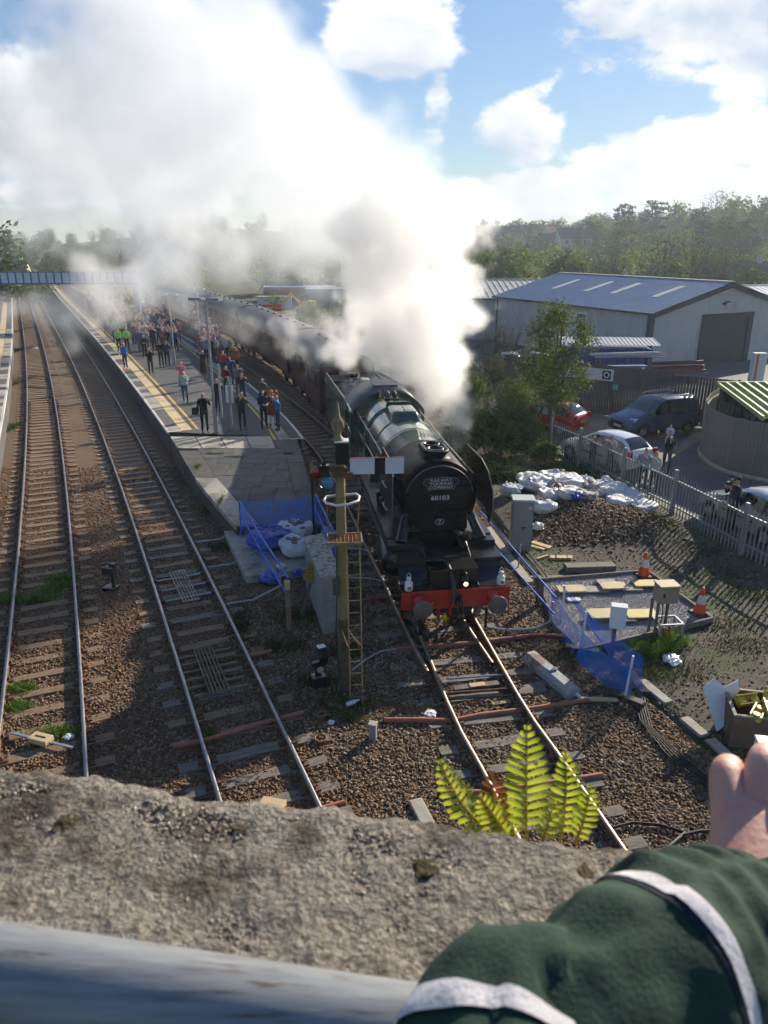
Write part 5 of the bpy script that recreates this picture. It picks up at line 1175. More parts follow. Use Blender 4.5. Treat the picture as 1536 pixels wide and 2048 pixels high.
mb = MB(); mb.lathe([(0, -.14), (.11, -.138), (.115, -.12), (0, -.118)], (-.42, 0, 4.92), 'Y', 16); mb.build('red_glass', mat('signal_glass_red', (.18, .01, .02), rough=.08, spec=.8), sig)
mb = MB(); mb.tube([(-.27, .05, 4.38), (.30, .05, 4.42), (.36, -.10, 4.42), (.34, -.30, 4.40), (.15, -.44, 4.38), (-.10, -.44, 4.36), (-.28, -.28, 4.36), (-.32, -.1, 4.36)], .025, 6, closed=True); mb.build('safety_hoop', m_plastic_w, sig)
for x, y0 in ((-.27, -.30), (.34, -.30)): mb = MB(); bar(mb, [(x, y0, 4.38), (x*.86, -.36, 3.62)], .012, 5); mb.build('hoop_stay', m_rustb, sig)
mb = MB()
for x in np.linspace(-.24, .36, 9): mb.box((x, -.24, 3.60), (.012, .50, .03))
for yy in np.linspace(-.46, -.02, 6): mb.box((.06, yy, 3.597), (.60, .010, .024))
gr = mb.build('grating', m_rustb, sig)
mb = MB()
for a, b in (((.06, -.49, 3.6), (.66, .02, .06)), ((.06, .01, 3.6), (.66, .02, .06))): mb.box(a, b)
for x in (-.27, .39): mb.box((x, -.24, 3.6), (.02, .52, .06))
mb.build('grating_frame', m_sigp, sig)
for x in (.09, .34): mb = MB(); bar(mb, [(x, -.44, 3.6), (x+.01, -.50, 2.0), (x+.02, -.56, .05)], .014, 6); mb.build('ladder_stile', m_sigp, sig)
for k in range(13): z_ = .22+k*.27; mb = MB(); y_ = -.56+.12*z_/3.6; mb.cyl((.09+.005, y_, z_), (.355, y_, z_+.01), .010, n=6); mb.build('ladder_rung', m_sigp, sig)
mb = MB(); bar(mb, [(.05, -.05, 1.55), (.33, -.52, 1.40)], .012); bar(mb, [(-.05, -.05, 1.55), (.08, -.52, 1.38)], .012); mb.build('ladder_stay', m_rustb, sig)
mb = MB(); bar(mb, [(.10, -.10, 3.55), (.11, -.12, 2.6), (.10, -.12, 1.6), (.12, -.2, .6)], .012); bar(mb, [(-.10, -.1, 3.4), (-.12, -.14, 2.2), (-.16, -.2, 1.4), (-.10, -.2, .5), (-.2, -.3, .1)], .014); mb.build('wire', m_blackpl, sig)
mb = MB(); mb.bbox((-.13, -.12, 2.55), (.14, .14, .36), .01); mb.build('junction_box', m_trim, sig)

# concrete cabinets in a row
a_, b_ = Vector((-1.25, 16.0, 0)), Vector((-1.92, 18.55, 0)); dd = b_-a_; an = math.atan2(-dd.x, dd.y); cw = .46
m_cabc = mat('cabinet_concrete', (.20, .21, .205), (.26, .265, .26), rough=.85, scale=4, bump=.3, bscale=25, c3=(.13, .14, .12), s3=1.3, t3=(.52, .68))
m_cabl = mat('cabinet_lid', (.33, .30, .255), (.42, .39, .34), rough=.9, scale=6, bump=.5, bscale=20, c3=(.17, .135, .10), s3=5, t3=(.5, .6))
for k, lb in enumerate(('nearest lineside cabinet of the row, beside the signal post', 'middle lineside cabinet of the row of three', 'farthest lineside cabinet of the row, next to the white sacks')):
    c = thing('lineside_cabinet', lb, 'cabinet', a_ + dd*((k+.5)/3), an, 'lineside cabinets'); c.location.z = -.2; l = dd.length/3-.012
    mb = MB(); mb.bbox((0, 0, .75), (cw, l, 1.5), .012); mb.build('body', m_cabc, c)
    mb = MB(); vs = [(-cw/2-.03, -l/2, 1.505), (cw/2+.03, -l/2, 1.505), (cw/2+.03, l/2, 1.505), (-cw/2-.03, l/2, 1.505), (-cw/2-.03, -l/2, 1.56), (cw/2+.03, -l/2, 1.62), (cw/2+.03, l/2, 1.62), (-cw/2-.03, l/2, 1.56)]
    mb.add(vs, [(3, 2, 1, 0), (4, 5, 6, 7), (0, 1, 5, 4), (1, 2, 6, 5), (2, 3, 7, 6), (3, 0, 4, 7)]); mb.build('lid', m_cabl, c)
    if k == 0:
        mb = MB(); mb.box((.08, -l/2-.004, 1.18), (.11, .006, .11)); mb.build('label_plate', m_plastic_w, c)
        mb = MB(); mb.tube([(-.02+.08*math.cos(t), -l/2-.004, 1.36+.08*math.sin(t)) for t in np.linspace(0, 6.28, 17)[:-1]], .004, 4, closed=True); mb.build('maker_ring', m_cabc, c)
# yellow number sign leaning
sp_ = G(604, 1216); sp_.z = -.2
sn = thing('number_sign', 'leaning yellow sign plate reading 281 on a grey stake', 'sign', sp_, R(-8))
M_ = Matrix.Rotation(R(14), 4, 'Y') @ Matrix.Rotation(R(-6), 4, 'X')
mb = MB(); mb.box((0, .03, .62), (.09, .05, 1.28)); mb.xf(M_); mb.build('stake', m_greyst, sn)
mb = MB(); mb.bbox((0, -.012, 1.20), (.40, .03, .50), .03); mb.xf(M_ @ Matrix.Identity(4)); pln = mb.build('plate', mat('sign_yellow', (.36, .22, .045), (.28, .17, .04), rough=.7, scale=5, c3=(.14, .09, .03), s3=3), sn)
m_ink = mat('sign_ink', (.02, .018, .015), rough=.7)
t1 = text('lettering', '281', .20, m_ink, pln, (0, 0, 0)); t2 = text('lettering', 'BRT', .15, mat('sign_faded', (.17, .11, .03), rough=.8), pln, (0, 0, 0))
for o, z_ in ((t1, 1.31), (t2, 1.06)): o.matrix_local = M_ @ Matrix.Translation((0, -.034, z_)) @ Matrix.Rotation(math.pi/2, 4, 'X')
mb = MB(); mb.box((0, -.03, 1.185), (.34, .006, .014)); mb.xf(M_); mb.build('rule', m_ink, pln)
# stakes
st = thing('timber_stake', 'short square timber stake in the weeds left of the cabinets', 'stake', Vector((*G(578, 1245).xy, -.2)), R(5)); mb = MB(); mb.box((0, 0, .65), (.12, .12, 1.3), taper=.92); mb.build('shaft', m_wood, st); mb = MB(); mb.box((0, 0, 1.22), (.125, .125, .2)); mb.build('chewed_top', m_ply, st)
tp = thing('marker_post', 'tall thin dark post with a small pale board above the sacks', 'post', Vector((*G(628, 1078, .05).xy, .05)), R(0)); mb = MB(); mb.cyl((0, 0, 0), (0, 0, 2.55), .035, n=8); mb.build('shaft', m_blk, tp); mb = MB(); mb.box((.0, -.03, 2.36), (.10, .02, .34)); mb.build('board', m_sigp, tp)
# dwarf signals
dw = thing('ground_signal', 'black ground signal among weeds left of the signal post', 'signal', Vector((*G(637, 1358).xy, -.2)), R(25))
mb = MB(); mb.cyl((0, 0, 0), (0, 0, .5), .08, .06, 10); mb.bbox((0, 0, .15), (.32, .28, .3), .02); mb.build('base', m_blk, dw)
mb = MB(); mb.lathe([(0, -.12), (.20, -.12), (.20, -.10), (0, -.10)], (0, 0, .72), 'Y', 18); mb.build('disc', m_blk, dw)
mb = MB(); mb.bbox((.10, .06, .78), (.20, .24, .34), .02); mb.build('lamp_case', m_blk, dw)
mb = MB(); mb.box((.10, .04, .955), (.17, .14, .012)); mb.build('lid', m_plastic_w, dw)
mb = MB(); mb.box((-.10, -.126, .72), (.16, .01, .06)); mb.build('white_bar', m_cabl, dw); mb = MB(); mb.lathe([(0, -.128), (.075, -.126)], (.0, 0, .50), 'Y', 10); mb.build('lens', m_cabl, dw)
dw2 = thing('ground_signal', 'small black ground signal standing between the two main lines', 'signal', Vector((*G(224, 1168).xy, -.2)), R(-10))
mb = MB(); mb.cyl((.04, 0, 0), (.04, 0, .62), .05, n=8); mb.bbox((-.06, 0, .06), (.36, .3, .12), .01); mb.build('base', m_blk, dw2)
mb = MB(); mb.bbox((-.04, 0, .60), (.34, .22, .20), .02); mb.box((.10, 0, .78), (.16, .14, .10)); mb.box((-.16, 0, .78), (.12, .1, .06)); mb.build('head', m_blk, dw2)
# pulley wheels
for px, py, lb in ((640, 1417, 'upper rusty signal wire pulley on the ballast'), (641, 1466, 'lower rusty signal wire pulley on the ballast')):
    t = thing('pulley_wheel', lb, 'pulley', Vector((*G(px, py).xy, -.16)), R(20)); 
    mb = MB(); mb.lathe([(.10, .02), (.125, .02), (.125, .05), (.115, .06), (.10, .06), (.10, .02)], (0, 0, 0), 'Z', 20); mb.build('rim', m_rustb, t)
    mb = MB(); mb.cyl((0, 0, 0), (0, 0, .08), .03); mb.box((0, 0, .04), (.21, .025, .02)); mb.box((0, 0, .04), (.025, .21, .02)); mb.build('spokes', m_iron, t)
    mb = MB(); mb.box((.02, .02, .0), (.34, .22, .03)); mb.build('base_plate', m_concd, t)
sb = thing('stump_box', 'small grey stump box at the end of the clay pipe', 'box', Vector((*G(746, 1462).xy, -.2)), R(-12)); mb = MB(); mb.bbox((0, 0, .18), (.13, .13, .36), .01); mb.build('body', m_cabc, sb); mb = MB(); mb.box((.0, 0, .37), (.16, .15, .03)); mb.build('lid', m_cabl, sb)
for px, py, lb, rz_ in ((705, 1397, 'white plastic bottle lying by the ladder foot', .6),):
    t = thing('bottle', lb, 'bottle', Vector((*G(px, py).xy, -.13)), rz_); mb = MB(); mb.lathe([(0, -.14), (.04, -.14), (.045, -.12), (.045, .05), (.02, .10), (.018, .13), (0, .13)], (0, 0, .04), 'X', 12); mb.build('body', m_plastic_w, t); mb = MB(); mb.lathe([(0, .13), (.022, .13), (.022, .16), (0, .16)], (0, 0, .04), 'X', 10); mb.build('cap', m_sign, t)
def crumple(name, label, loc, s, m, seed, flat=.5, cat='litter'):
    bm = bmesh.new(); bmesh.ops.create_icosphere(bm, subdivisions=3, radius=1)
    for v in bm.verts:
        q = v.co*2.2+Vector((seed*3.1, 0, 0)); k = 1+.45*mnoise.noise(q)+.28*mnoise.noise(q*2.7); v.co *= k; v.co.z *= flat; v.co *= s
        if v.co.z < -.12*s: v.co.z = -.12*s
    me = bpy.data.meshes.new(name); bm.to_mesh(me); bm.free(); me.materials.append(m); return tag(link(name, me, None, loc, seed), label, cat)
crumple('litter', 'scrap of white plastic on the ballast beside the left engine rail', Vector((*G(862, 1415).xy, -.15)), .12, m_plastic_w, 1, .3)
crumple('litter', 'white litter scrap between the leftmost rails far down the line', Vector((*G(70, 693).xy, -.15)), .22, m_sack, 2, .3)
crumple('litter', 'white scrap between the leftmost rails near the wall', Vector((*G(135, 1462).xy, -.13)), .09, m_plastic_w, 3, .4)
crumple('litter', 'white scrap by the pulley wheel', Vector((*G(662, 1432).xy, -.15)), .07, m_sack, 4, .4)
crumple('litter', 'torn clear plastic sheet on the earth under the equipment box', Vector((*G(1343, 1312).xy, -.08)), .20, m_plastic_w, 5, .45)
# barrier round the sacks
def netting(parent, A, B, C, D_, nu, nv, m, sag=.0, name='netting', w=.016):
    """net between corners A-B (top) and D-C (bottom): crossed ribbons"""
    mb = MB(); A, B, C, D_ = map(Vector, (A, B, C, D_))
    def pt(u, v): p = A.lerp(B, u).lerp(D_.lerp(C, u), v); return p + Vector((0, 0, -sag*math.sin(math.pi*u)*(1-.2*v))) + Vector((.03*mnoise.noise(p*2.3), .05*mnoise.noise(p*2.1+Vector((5, 0, 0))), 0))
    for i in range(nu+1):
        for j in range(nv): a, b = pt(i/nu, j/nv), pt(i/nu, (j+1)/nv); d = (pt(min(1, i/nu+.01), j/nv)-a); d = d.normalized()*w if d.length > 1e-6 else (a-pt(i/nu-.01, j/nv)).normalized()*w; mb.quad(a, a+d, b+d, b)
    for j in range(nv+1):
        for i in range(nu): a, b = pt(i/nu, j/nv), pt((i+1)/nu, j/nv); d = Vector((0, 0, w)); mb.quad(a, b, b+d, a+d)
    return mb.build(name, m, parent)
ba = thing('mesh_barrier', 'blue netting barrier round the sacks at the platform end', 'barrier', (0, 0, 0))
A0, A1 = D(478, 1002, 21.8), D(632, 990, 21.75); B0 = Vector((-2.48, 17.45, .62)); B1 = Vector((-1.18, 18.35, 1.22))
netting(ba, A0, A1, A1-Vector((0, 0, .85)), A0-Vector((0, 0, .85)), 34, 15, m_net, .10, w=.016)
netting(ba, A0, B0.lerp(A0, .35), B0.lerp(A0, .35)-Vector((0, 0, .8)), A0-Vector((0, 0, .9)), 26, 13, m_net, .05, w=.013)
netting(ba, A1, B1, B1-Vector((0, 0, .7)), A1-Vector((0, 0, .9)), 20, 12, m_net, .04, w=.013)
for a, b in ((A0, B0), (A0-Vector((0, 0, .42)), B0-Vector((.05, .1, .42))), (A1, B1), (A1-Vector((.06, 0, .4)), B1-Vector((0, 0, .45)))):
    mb = MB(); bar(mb, [a, a.lerp(b, .5)-Vector((0, 0, .02)), b], .024, 8); mb.build('rail', m_bluep, ba)
for p in (A0, A1): mb = MB(); bar(mb, [p, (p.x, p.y, .0)], .022, 8); mb.build('post', m_bluep, ba)
for (q0, q1, q2, q3) in (((388, 1085), (440, 1078), (480, 1052), (486, 1020)), ((412, 1135), (462, 1128), (512, 1102), (520, 1060)), ((452, 1208), (505, 1200), (560, 1172), (562, 1130))):
    mb = MB(); bar(mb, [G(*q0, -.14), G(*q1, -.10), G(*q2, .12), G(*q2, .12)+Vector((.03, .02, .45))], .026, 8); mb.build('stabiliser_tube', m_galp, ba)
for (q0, q1) in (((700, 1015), (742, 1020)), ((690, 1095), (748, 1105)), ((694, 1155), (775, 1163)), ((690, 1070), (640, 1062))):
    mb = MB(); bar(mb, [G(*q0, .05), G((q0[0]+q1[0])/2, (q0[1]+q1[1])/2-3, .03), G(*q1, -.05)], .024, 8); mb.build('stabiliser_tube', m_galp, ba)
# sacks
def sack(label, loc, s, h, m, seed, fill=None, group='full builders sacks', top=True):
    t = thing('sack', label, 'sack', loc, seed*1.3, group); bm = bmesh.new(); bmesh.ops.create_icosphere(bm, subdivisions=5, radius=1); r = random.Random(seed); ex, ey = r.uniform(.8, 1.25), r.uniform(.8, 1.2); lean = (r.uniform(-.25, .25), r.uniform(-.25, .25))
    for v in bm.verts:
        c = v.co.copy(); q = c*1.5+Vector((seed*2.7, seed, 0)); rho = max(math.hypot(c.x, c.y), .02); sq = rho/max((abs(c.x)**3+abs(c.y)**3)**(1/3), .015)
        crease = -.10*abs(mnoise.noise(q*1.7))-.075*abs(mnoise.noise(q*3.4+Vector((3, 1, 0))))-.035*abs(mnoise.noise(q*7))
        k = (1.06+.20*mnoise.noise(q*.8)+crease)*min(sq, 1.2)*rho**-.35
        zz = (c.z*.5+.5); zz = zz*(1+.28*mnoise.noise(Vector((c.x*1.3+seed, c.y*1.3, 2.0)))) + crease*.5
        if c.z > .55 and top: zz -= .22*(c.z-.55)/.45*(1-.4*mnoise.noise(q*3))
        v.co = Vector((c.x*s*k*ex+lean[0]*zz*s, c.y*s*k*ey+lean[1]*zz*s, max(zz, 0)*h))
    me = bpy.data.meshes.new('sack'); bm.to_mesh(me); bm.free(); me.materials.append(m); me.polygons.foreach_set('use_smooth', [True]*len(me.polygons)); link('bag', me, t)
    mb = MB()
    for a in (r.uniform(0, 6), r.uniform(0, 6)): p = Vector((s*.7*math.cos(a)*ex, s*.7*math.sin(a)*ey, h*.78)); mb.tube([p, p+Vector((.06, .02, .10)), p+Vector((.14, .03, .04)), p+Vector((.17, .03, -.06))], .014, 5)
    mb.build('handle_loop', m_sackb if seed % 3 == 0 else m, t)
    if fill is not None and top:
        mb = MB()
        for k in range(9): mb.sphere((r.gauss(0, s*.28), r.gauss(0, s*.28), h*.80), r.uniform(.05, .10), 6, 4, sc=(1.4, 1, .45))
        mb.build('contents', fill, t)['kind'] = 'stuff'
    return t
sack('blue sack with a yellow knot inside the netting barrier', Vector((*G(536, 1096, .05).xy, .05)), .50, .70, m_sackb, 2, m_sackb)
sack('white builders sack against the far netting, rubbish on top', Vector((*G(590, 1078, .05).xy, .05)), .52, .66, m_sack, 3, m_wood2)
sack('bulging white builders sack in front of the other, with a dark strap', Vector((*G(592, 1108, .05).xy, .05)), .52, .60, m_sack, 4, m_wood2)
crumple('tarpaulin_bundle', 'crumpled blue tarpaulin bundle below the concrete apron', Vector((*G(545, 1152).xy, -.05)), .34, m_sackb, 6, .55, 'tarpaulin'); crumple('tarpaulin_bundle', 'smaller blue tarpaulin scrap beside the leaning sign', Vector((*G(592, 1142).xy, -.05)), .2, m_sackb, 7, .6, 'tarpaulin')
crumple('litter', 'white rag lying on the blue tarpaulin bundle', Vector((*G(562, 1140).xy, .12)), .14, m_sack, 8, .5)

# ---- crossings: grates with rods, clay pipes, point rodding
def grate(px0, py0, px1, py1, label, mg, nrod, mrod, clip):
    a, b = G(px0, py0, -.05), G(px1, py1, -.05); d = b-a; L_ = d.length; an = math.atan2(d.y, d.x); t = thing('rodding_grate', label, 'grate', (a+b)/2, an)
    for k in range(6): mb = MB(); mb.box((0, -.20+.08*k, 0), (L_, .028, .035)); mb.build('slat', mg, t)
    mb = MB()
    for x in (-L_/2, 0, L_/2): mb.box((x, 0, -.004), (.03, .44, .03))
    mb.build('cross_bar', mg, t)
    for k in range(nrod):
        x = -L_/2+(k+.5)*L_/nrod; mb = MB(); mb.cyl((x, -.62, -.06), (x, .60, -.06), .028, n=8); r_ = mb.build('rod', mrod, t)
        if clip:
            for s in (-1, 1): mb = MB(); mb.lathe([(.03, s*.60), (.05, s*.61), (.05, s*.70), (.03, s*.71)], (x, 0, -.06), 'Y', 10); mb.build('collar', mat('purple_clip', (.10, .03, .10), rough=.5), r_)
    return t
grate(382, 1200, 353, 1142, 'pale slatted grate with three grey pipes between the second track rails', m_cabl, 3, m_galp, True)
grate(440, 1385, 405, 1296, 'brown slatted grate over signal rods between the second track rails', mat('grate_brown', (.19, .14, .075), (.14, .10, .055), rough=.8, scale=8), 6, m_sigp, False)
def clay(label, pts, r=.055, m=m_orange, cat='pipe', name='clay_pipe'):
    mb = MB(); mb.tube([Vector(p) for p in pts], r, 10); return tag(mb.build(name, m), label, cat)
def gl(z, *L_): return [G(px, py, z) for px, py in L_]
clay('orange clay pipe passing under both engine rails in front of the point machine', gl(-.13, (768, 1440), (830, 1440), (905, 1442), (960, 1430), (1060, 1418), (1140, 1405), (1205, 1395)))
clay('clay pipe section crossing under the rails just ahead of the engine', gl(-.13, (790, 1297), (870, 1292), (960, 1285), (1010, 1278)))
clay('dark red ribbed duct curving right from the engine rails', gl(-.12, (1000, 1280), (1060, 1272), (1110, 1272), (1150, 1278)), .06, mat('duct_red', (.22, .05, .035), (.16, .04, .03), rough=.6, scale=9), name='ribbed_duct')
clay('clay pipe crossing beneath the rails behind the fern', gl(-.13, (880, 1585), (960, 1585), (1060, 1572), (1205, 1550)))
clay('short clay pipe through the second track near its bend with the wall', gl(-.12, (345, 1495), (420, 1478), (520, 1448), (607, 1425)), .05)
clay('short clay pipe stub by the second track left of the dwarf signal', gl(-.14, (500, 1312), (543, 1302)), .05)
clay('clay pipe stub at the foot of the wall right of the second track', gl(-.14, (640, 1618), (690, 1605)), .05)
clay('long thin reddish rod lying left of the buffer beam', gl(-.12, (722, 1200), (760, 1195), (800, 1192)), .028)
clay('short tan pipe ending by the black barrier foot', gl(-.12, (1162, 1398), (1235, 1400)), .05, m_ply)
clay('grey cable looping from the signal foot to the clay pipe', gl(-.13, (705, 1340), (730, 1320), (760, 1303), (795, 1297)), .018, m_galp, 'cable', 'cable')
clay('pale tube bent over the rail ahead of the engine right buffer', [G(968, 1253, -.05), G(1000, 1258, -.1), G(1040, 1260, -.12), G(1072, 1256, -.08), G(1100, 1243, .0), G(1102, 1243, .02)+Vector((0, 0, .55))], .026, m_galp, 'tube', 'bent_tube')
for k in range(5): clay('thin black cable of the bundle running over the right ballast' , gl(-.11+.004*k, (1268+5*k, 1395), (1280+6*k, 1440+4*k), (1330+12*k, 1505+5*k), (1400+14*k, 1565+6*k), (1480+16*k, 1640+5*k)), .014, m_blackpl, 'cable', 'cable')['group'] = 'cable bundle on the ballast'
clay('thick black cable looping at the bottom right by the wall', gl(-.11, (1225, 1655), (1265, 1645), (1320, 1650), (1370, 1665), (1330, 1700), (1270, 1710), (1240, 1720)), .028, m_blackpl, 'cable', 'cable')
clay('thick black cable running off to the right near the hand', gl(-.11, (1355, 1672), (1400, 1662), (1480, 1660)), .028, m_blackpl, 'cable', 'cable')
for k in range(4): clay('black cable beside the blue rails right of the engine', gl(-.10+.01*k, (990+9*k, 1060), (1050+9*k, 1130), (1120+7*k, 1215), (1210+6*k, 1300), (1285+5*k, 1385)), .016, m_blackpl, 'cable', 'cable')['group'] = 'cables along the barrier'
# point stretcher and lock bars
pb = thing('point_rodding', 'steel stretcher bars and lock plate between the engine rails', 'point rodding', (0, 0, 0))
for (q0, q1, r_, m_) in (((893, 1358), (1020, 1348), .022, m_galp), ((880, 1388), (1040, 1376), .03, m_iron), ((880, 1400), (1050, 1390), .02, m_blk)):
    mb = MB(); mb.cyl(G(*q0, -.09), G(*q1, -.09), r_, n=8); mb.build('stretcher_bar', m_, pb)
c_ = (G(900, 1376, -.1)+G(1005, 1366, -.1))/2; mb = MB(); mb.box((c_.x, c_.y, -.11), (1.0, .16, .05), rz=R(12)); mb.build('lock_plate', m_greyst, pb)
mb = MB(); mb.box((c_.x+.02, c_.y, -.075), (.34, .14, .02), rz=R(12)); mb.build('slide_plate', m_ply, pb)
np_ = thing('sleeper_number', 'small yellow plate numbered 23 on a sleeper between the engine rails', 'plate', G(1002, 1404, -.135), R(12)); mb = MB(); mb.box((0, 0, 0), (.40, .13, .015)); mb.build('plate', m_sigp, np_); text('lettering', '23', .12, m_ink, np_, (-.08, 0, .011), (0, 0, 0), xs=1.2)
# point machine
pm = thing('point_machine', 'long grey rust patched point machine beside the engine track', 'point machine', Vector((*G(1104, 1345).xy, -.18)), R(24))
m_pm = mat('machine_grey', (.26, .28, .29), (.33, .35, .36), rough=.7, scale=5, bump=.2, c3=(.20, .11, .075), s3=2.6, t3=(.52, .60))
for y0, l, w, h in ((.42, .82, .34, .26), (-.40, .80, .36, .24)):
    mb = MB(); vs = []
    for (yy, s) in ((y0-l/2, 1), (y0+l/2, 1)): vs += [(-w/2, yy, 0), (w/2, yy, 0), (w/2, yy, h*.65), (w*.30, yy, h), (-w*.30, yy, h), (-w/2, yy, h*.65)]
    mb.add(vs, [tuple(range(5, -1, -1)), tuple(range(6, 12))]+[(i, (i+1) % 6, 6+(i+1) % 6, 6+i) for i in range(6)]); mb.build('cover', m_pm, pm, bevel=.012)
mb = MB(); mb.box((0, .0, .27), (.22, .10, .03)); mb.build('hinge_plate', m_galp, pm)
for yy, x, m_ in ((-.06, -.15, m_wood2), (-.52, -.05, m_iron)): mb = MB(); mb.box((x, yy, .0), (1.15, .18, .06)); mb.build('bearer_plate', m_, pm)
mb = MB(); mb.cyl((.05, -.80, .10), (.07, -.98, .09), .045, .02, 10); mb.build('cable_gland', m_plastic_w, pm)
yb = thing('cable_box', 'yellow slotted cable box and bar across the leftmost track', 'box', G(82, 1480, -.08), R(-18))
mb = MB(); mb.bbox((0, 0, .03), (.42, .24, .10), .01); mb.build('box', m_ply, yb); mb = MB(); mb.box((0, .0, .083), (.24, .03, .01)); mb.build('slot', m_blackpl, yb)
for x in (-.46, .46): mb = MB(); mb.box((x, 0, .0), (.52, .05, .03)); mb.build('bar', m_galp, yb)
yb2 = thing('cable_box', 'yellow slotted cable box at the wall end of the second track', 'box', G(545, 1612, -.08), R(-14)); mb = MB(); mb.bbox((0, 0, .03), (.42, .24, .10), .01); mb.build('box', m_ply, yb2); mb = MB(); mb.box((.46, 0, .0), (.52, .05, .03)); mb.build('bar', m_wood, yb2)

# ================================================================== THE YARD AT THE RIGHT
rc = thing('grey_cabinet', 'tall grey equipment cabinet standing right of the smoke deflector', 'cabinet', Vector((*G(1040, 1090).xy, -.1)), R(-4))
mb = MB(); mb.bbox((0, 0, .80), (.62, .50, 1.60), .015); mb.build('body', m_cabg, rc)
mb = MB(); mb.bbox((0, 0, 1.63), (.68, .56, .06), .015); mb.build('lid', mat('lid_pale_green', (.40, .47, .43), (.46, .52, .48), rough=.5, scale=4), rc)
mb = MB(); mb.box((0, -.255, .82), (.56, .012, 1.46)); dr = mb.build('door', m_cabg, rc); mb = MB(); mb.box((.05, -.27, .78), (.12, .03, .03)); mb.cyl((.0, -.27, .80), (.0, -.27, .70), .014); mb.build('handle', m_blk, dr); mb = MB(); mb.box((.20, -.264, 1.40), (.08, .006, .08)); mb.build('label_plate', m_sign, dr)
for k in range(3): mb = MB(); mb.box((.285, -.262, .3+.5*k), (.03, .02, .09)); mb.build('hinge', m_greyst, dr)
# refuse sacks pile
SK = [(1072, 985, .52, .62), (1100, 975, .50, .70), (1130, 985, .55, .66), (1160, 990, .52, .58), (1190, 1000, .50, .50), (1215, 1003, .50, .62), (1245, 1012, .52, .52), (1280, 1025, .50, .38), (1100, 1015, .46, .52), (1085, 1035, .40, .46), (1140, 1018, .46, .50), (1170, 1025, .42, .42), (1020, 995, .40, .55), (1060, 965, .45, .50), (1235, 1030, .40, .32)]
WORDS = ['at the left end of the pile beside the steel fence', 'tallest in the left half of the pile', 'in the back row behind the grey bundle', 'in the middle of the back row', 'slumped right of the middle', 'square shouldered with a blue strap', 'second from the right end', 'flattened at the far right end', 'in the front row behind the grey cabinet', 'lowest at the front left', 'front row with torn top', 'small and grey in the front row', 'peeping out left of the grey cabinet', 'highest at the back left', 'low in front of the right end']
for k, (px, py, s, h) in enumerate(SK): p = G(px, py); sack('white refuse sack ' + WORDS[k], Vector((p.x, p.y, yard_z(p.x, p.y)-.06)), s, h, m_sack if k not in (11,) else m_cabl, 20+k, None, 'white refuse sacks on the mound')
for k, (px, py, s, m_, lb) in enumerate([(1115, 1000, .22, m_redb, 'dark red rag among the refuse sacks'), (1150, 1030, .22, m_sackb, 'blue scrap tucked under the refuse sacks'), (1075, 1062, .20, m_sack, 'small white bundle in front of the grey cabinet'), (1175, 1012, .30, m_cabl, 'grey bundle on the refuse pile'), (1125, 968, .28, m_greyst, 'dark grey bundle on top of the refuse pile'), (1060, 985, .3, m_sack, 'torn white sheet on the left of the pile'), (1210, 985, .3, m_sack, 'crumpled white sheet on the back of the pile'), (1260, 1005, .26, m_sack, 'white sheet end flapping at the right of the pile')]):
    p = G(px, py); crumple('rag_bundle', lb, Vector((p.x, p.y, yard_z(p.x, p.y)+.12+.15*(k > 2))), s, m_, 30+k, .8, 'bundle')
# timbers
def plank(label, px, py, l, w, h, rz, m, group=None, dz=0.0):
    p = G(px, py); mb = MB(); mb.bbox((0, 0, h/2), (l, w, h), .006); return tag(mb.build('plank', m, None, (p.x, p.y, yard_z(p.x, p.y)+dz), rz), label, 'plank', group)
plank('wide pale plank leaning by the grey cabinet foot', 1083, 1085, .70, .20, .04, R(-45), m_ply); plank('narrow pale plank under the wide one', 1072, 1090, .60, .12, .05, R(-40), m_ply)
for k, (px, rz_) in enumerate(((1085, 35), (1105, -8), (1118, -10), (1128, -10), (1140, -14))): plank(('single pale batten left of the short offcuts', 'leftmost short timber offcut', 'second short timber offcut', 'third short timber offcut', 'rightmost short timber offcut')[k], px, 1110, .5 if k == 0 else .22, .07 if k == 0 else .14, .07, R(rz_+ (0 if k == 0 else 80)), m_ply, 'timber offcuts')
plank('thick weathered timber beam behind the gravel pad', 1180, 1130, 1.45, .34, .16, R(4), m_board2)
for k, (px, py) in enumerate(((1092, 1147), (1110, 1150))): plank(('long thin edging board at the back left of the gravel pad', 'second thin edging board at the back left of the pad')[k], px, py, 1.0, .12, .05, R(3), m_board2)
# gravel pad with slabs and yellow boards
m_grav = mat('pale_gravel', (.24, .235, .245), (.34, .335, .345), rough=.95, scale=30, bump=1.0, bscale=45, c3=(.20, .19, .195), s3=1.2)
pq = [G(1078, 1160), G(1108, 1245), G(1165, 1300), G(1425, 1238), G(1295, 1142)]
mb = MB(); mb.prism([(p.x, p.y) for p in pq], -.3, -.045, 'Z'); tag(mb.build('gravel_pad', m_grav), kind='structure')
def in_poly(x, y, P):
    c = False
    for i in range(len(P)):
        a, b = P[i], P[i-1]
        if (a.y > y) != (b.y > y) and x < (b.x-a.x)*(y-a.y)/(b.y-a.y)+a.x: c = not c
    return c
def pad_s():
    while True:
        x, y = random.uniform(min(p.x for p in pq), max(p.x for p in pq)), random.uniform(min(p.y for p in pq), max(p.y for p in pq))
        if in_poly(x, y, pq): return (x, y)
m_gst = mat('gravel_stone', (.22, .215, .225), (.42, .41, .42), rough=.9, scale=60)
stones('gravel', 14000, pad_s, (.010, .022), lambda x, y: -.045, 'pale grey gravel covering the equipment pad', 'gravel', m_gst)
for i in range(4):
    a, b = pq[[0, 2, 3, 4][i]], pq[[4, 3, 4, 0][i]] if i != 3 else pq[0]
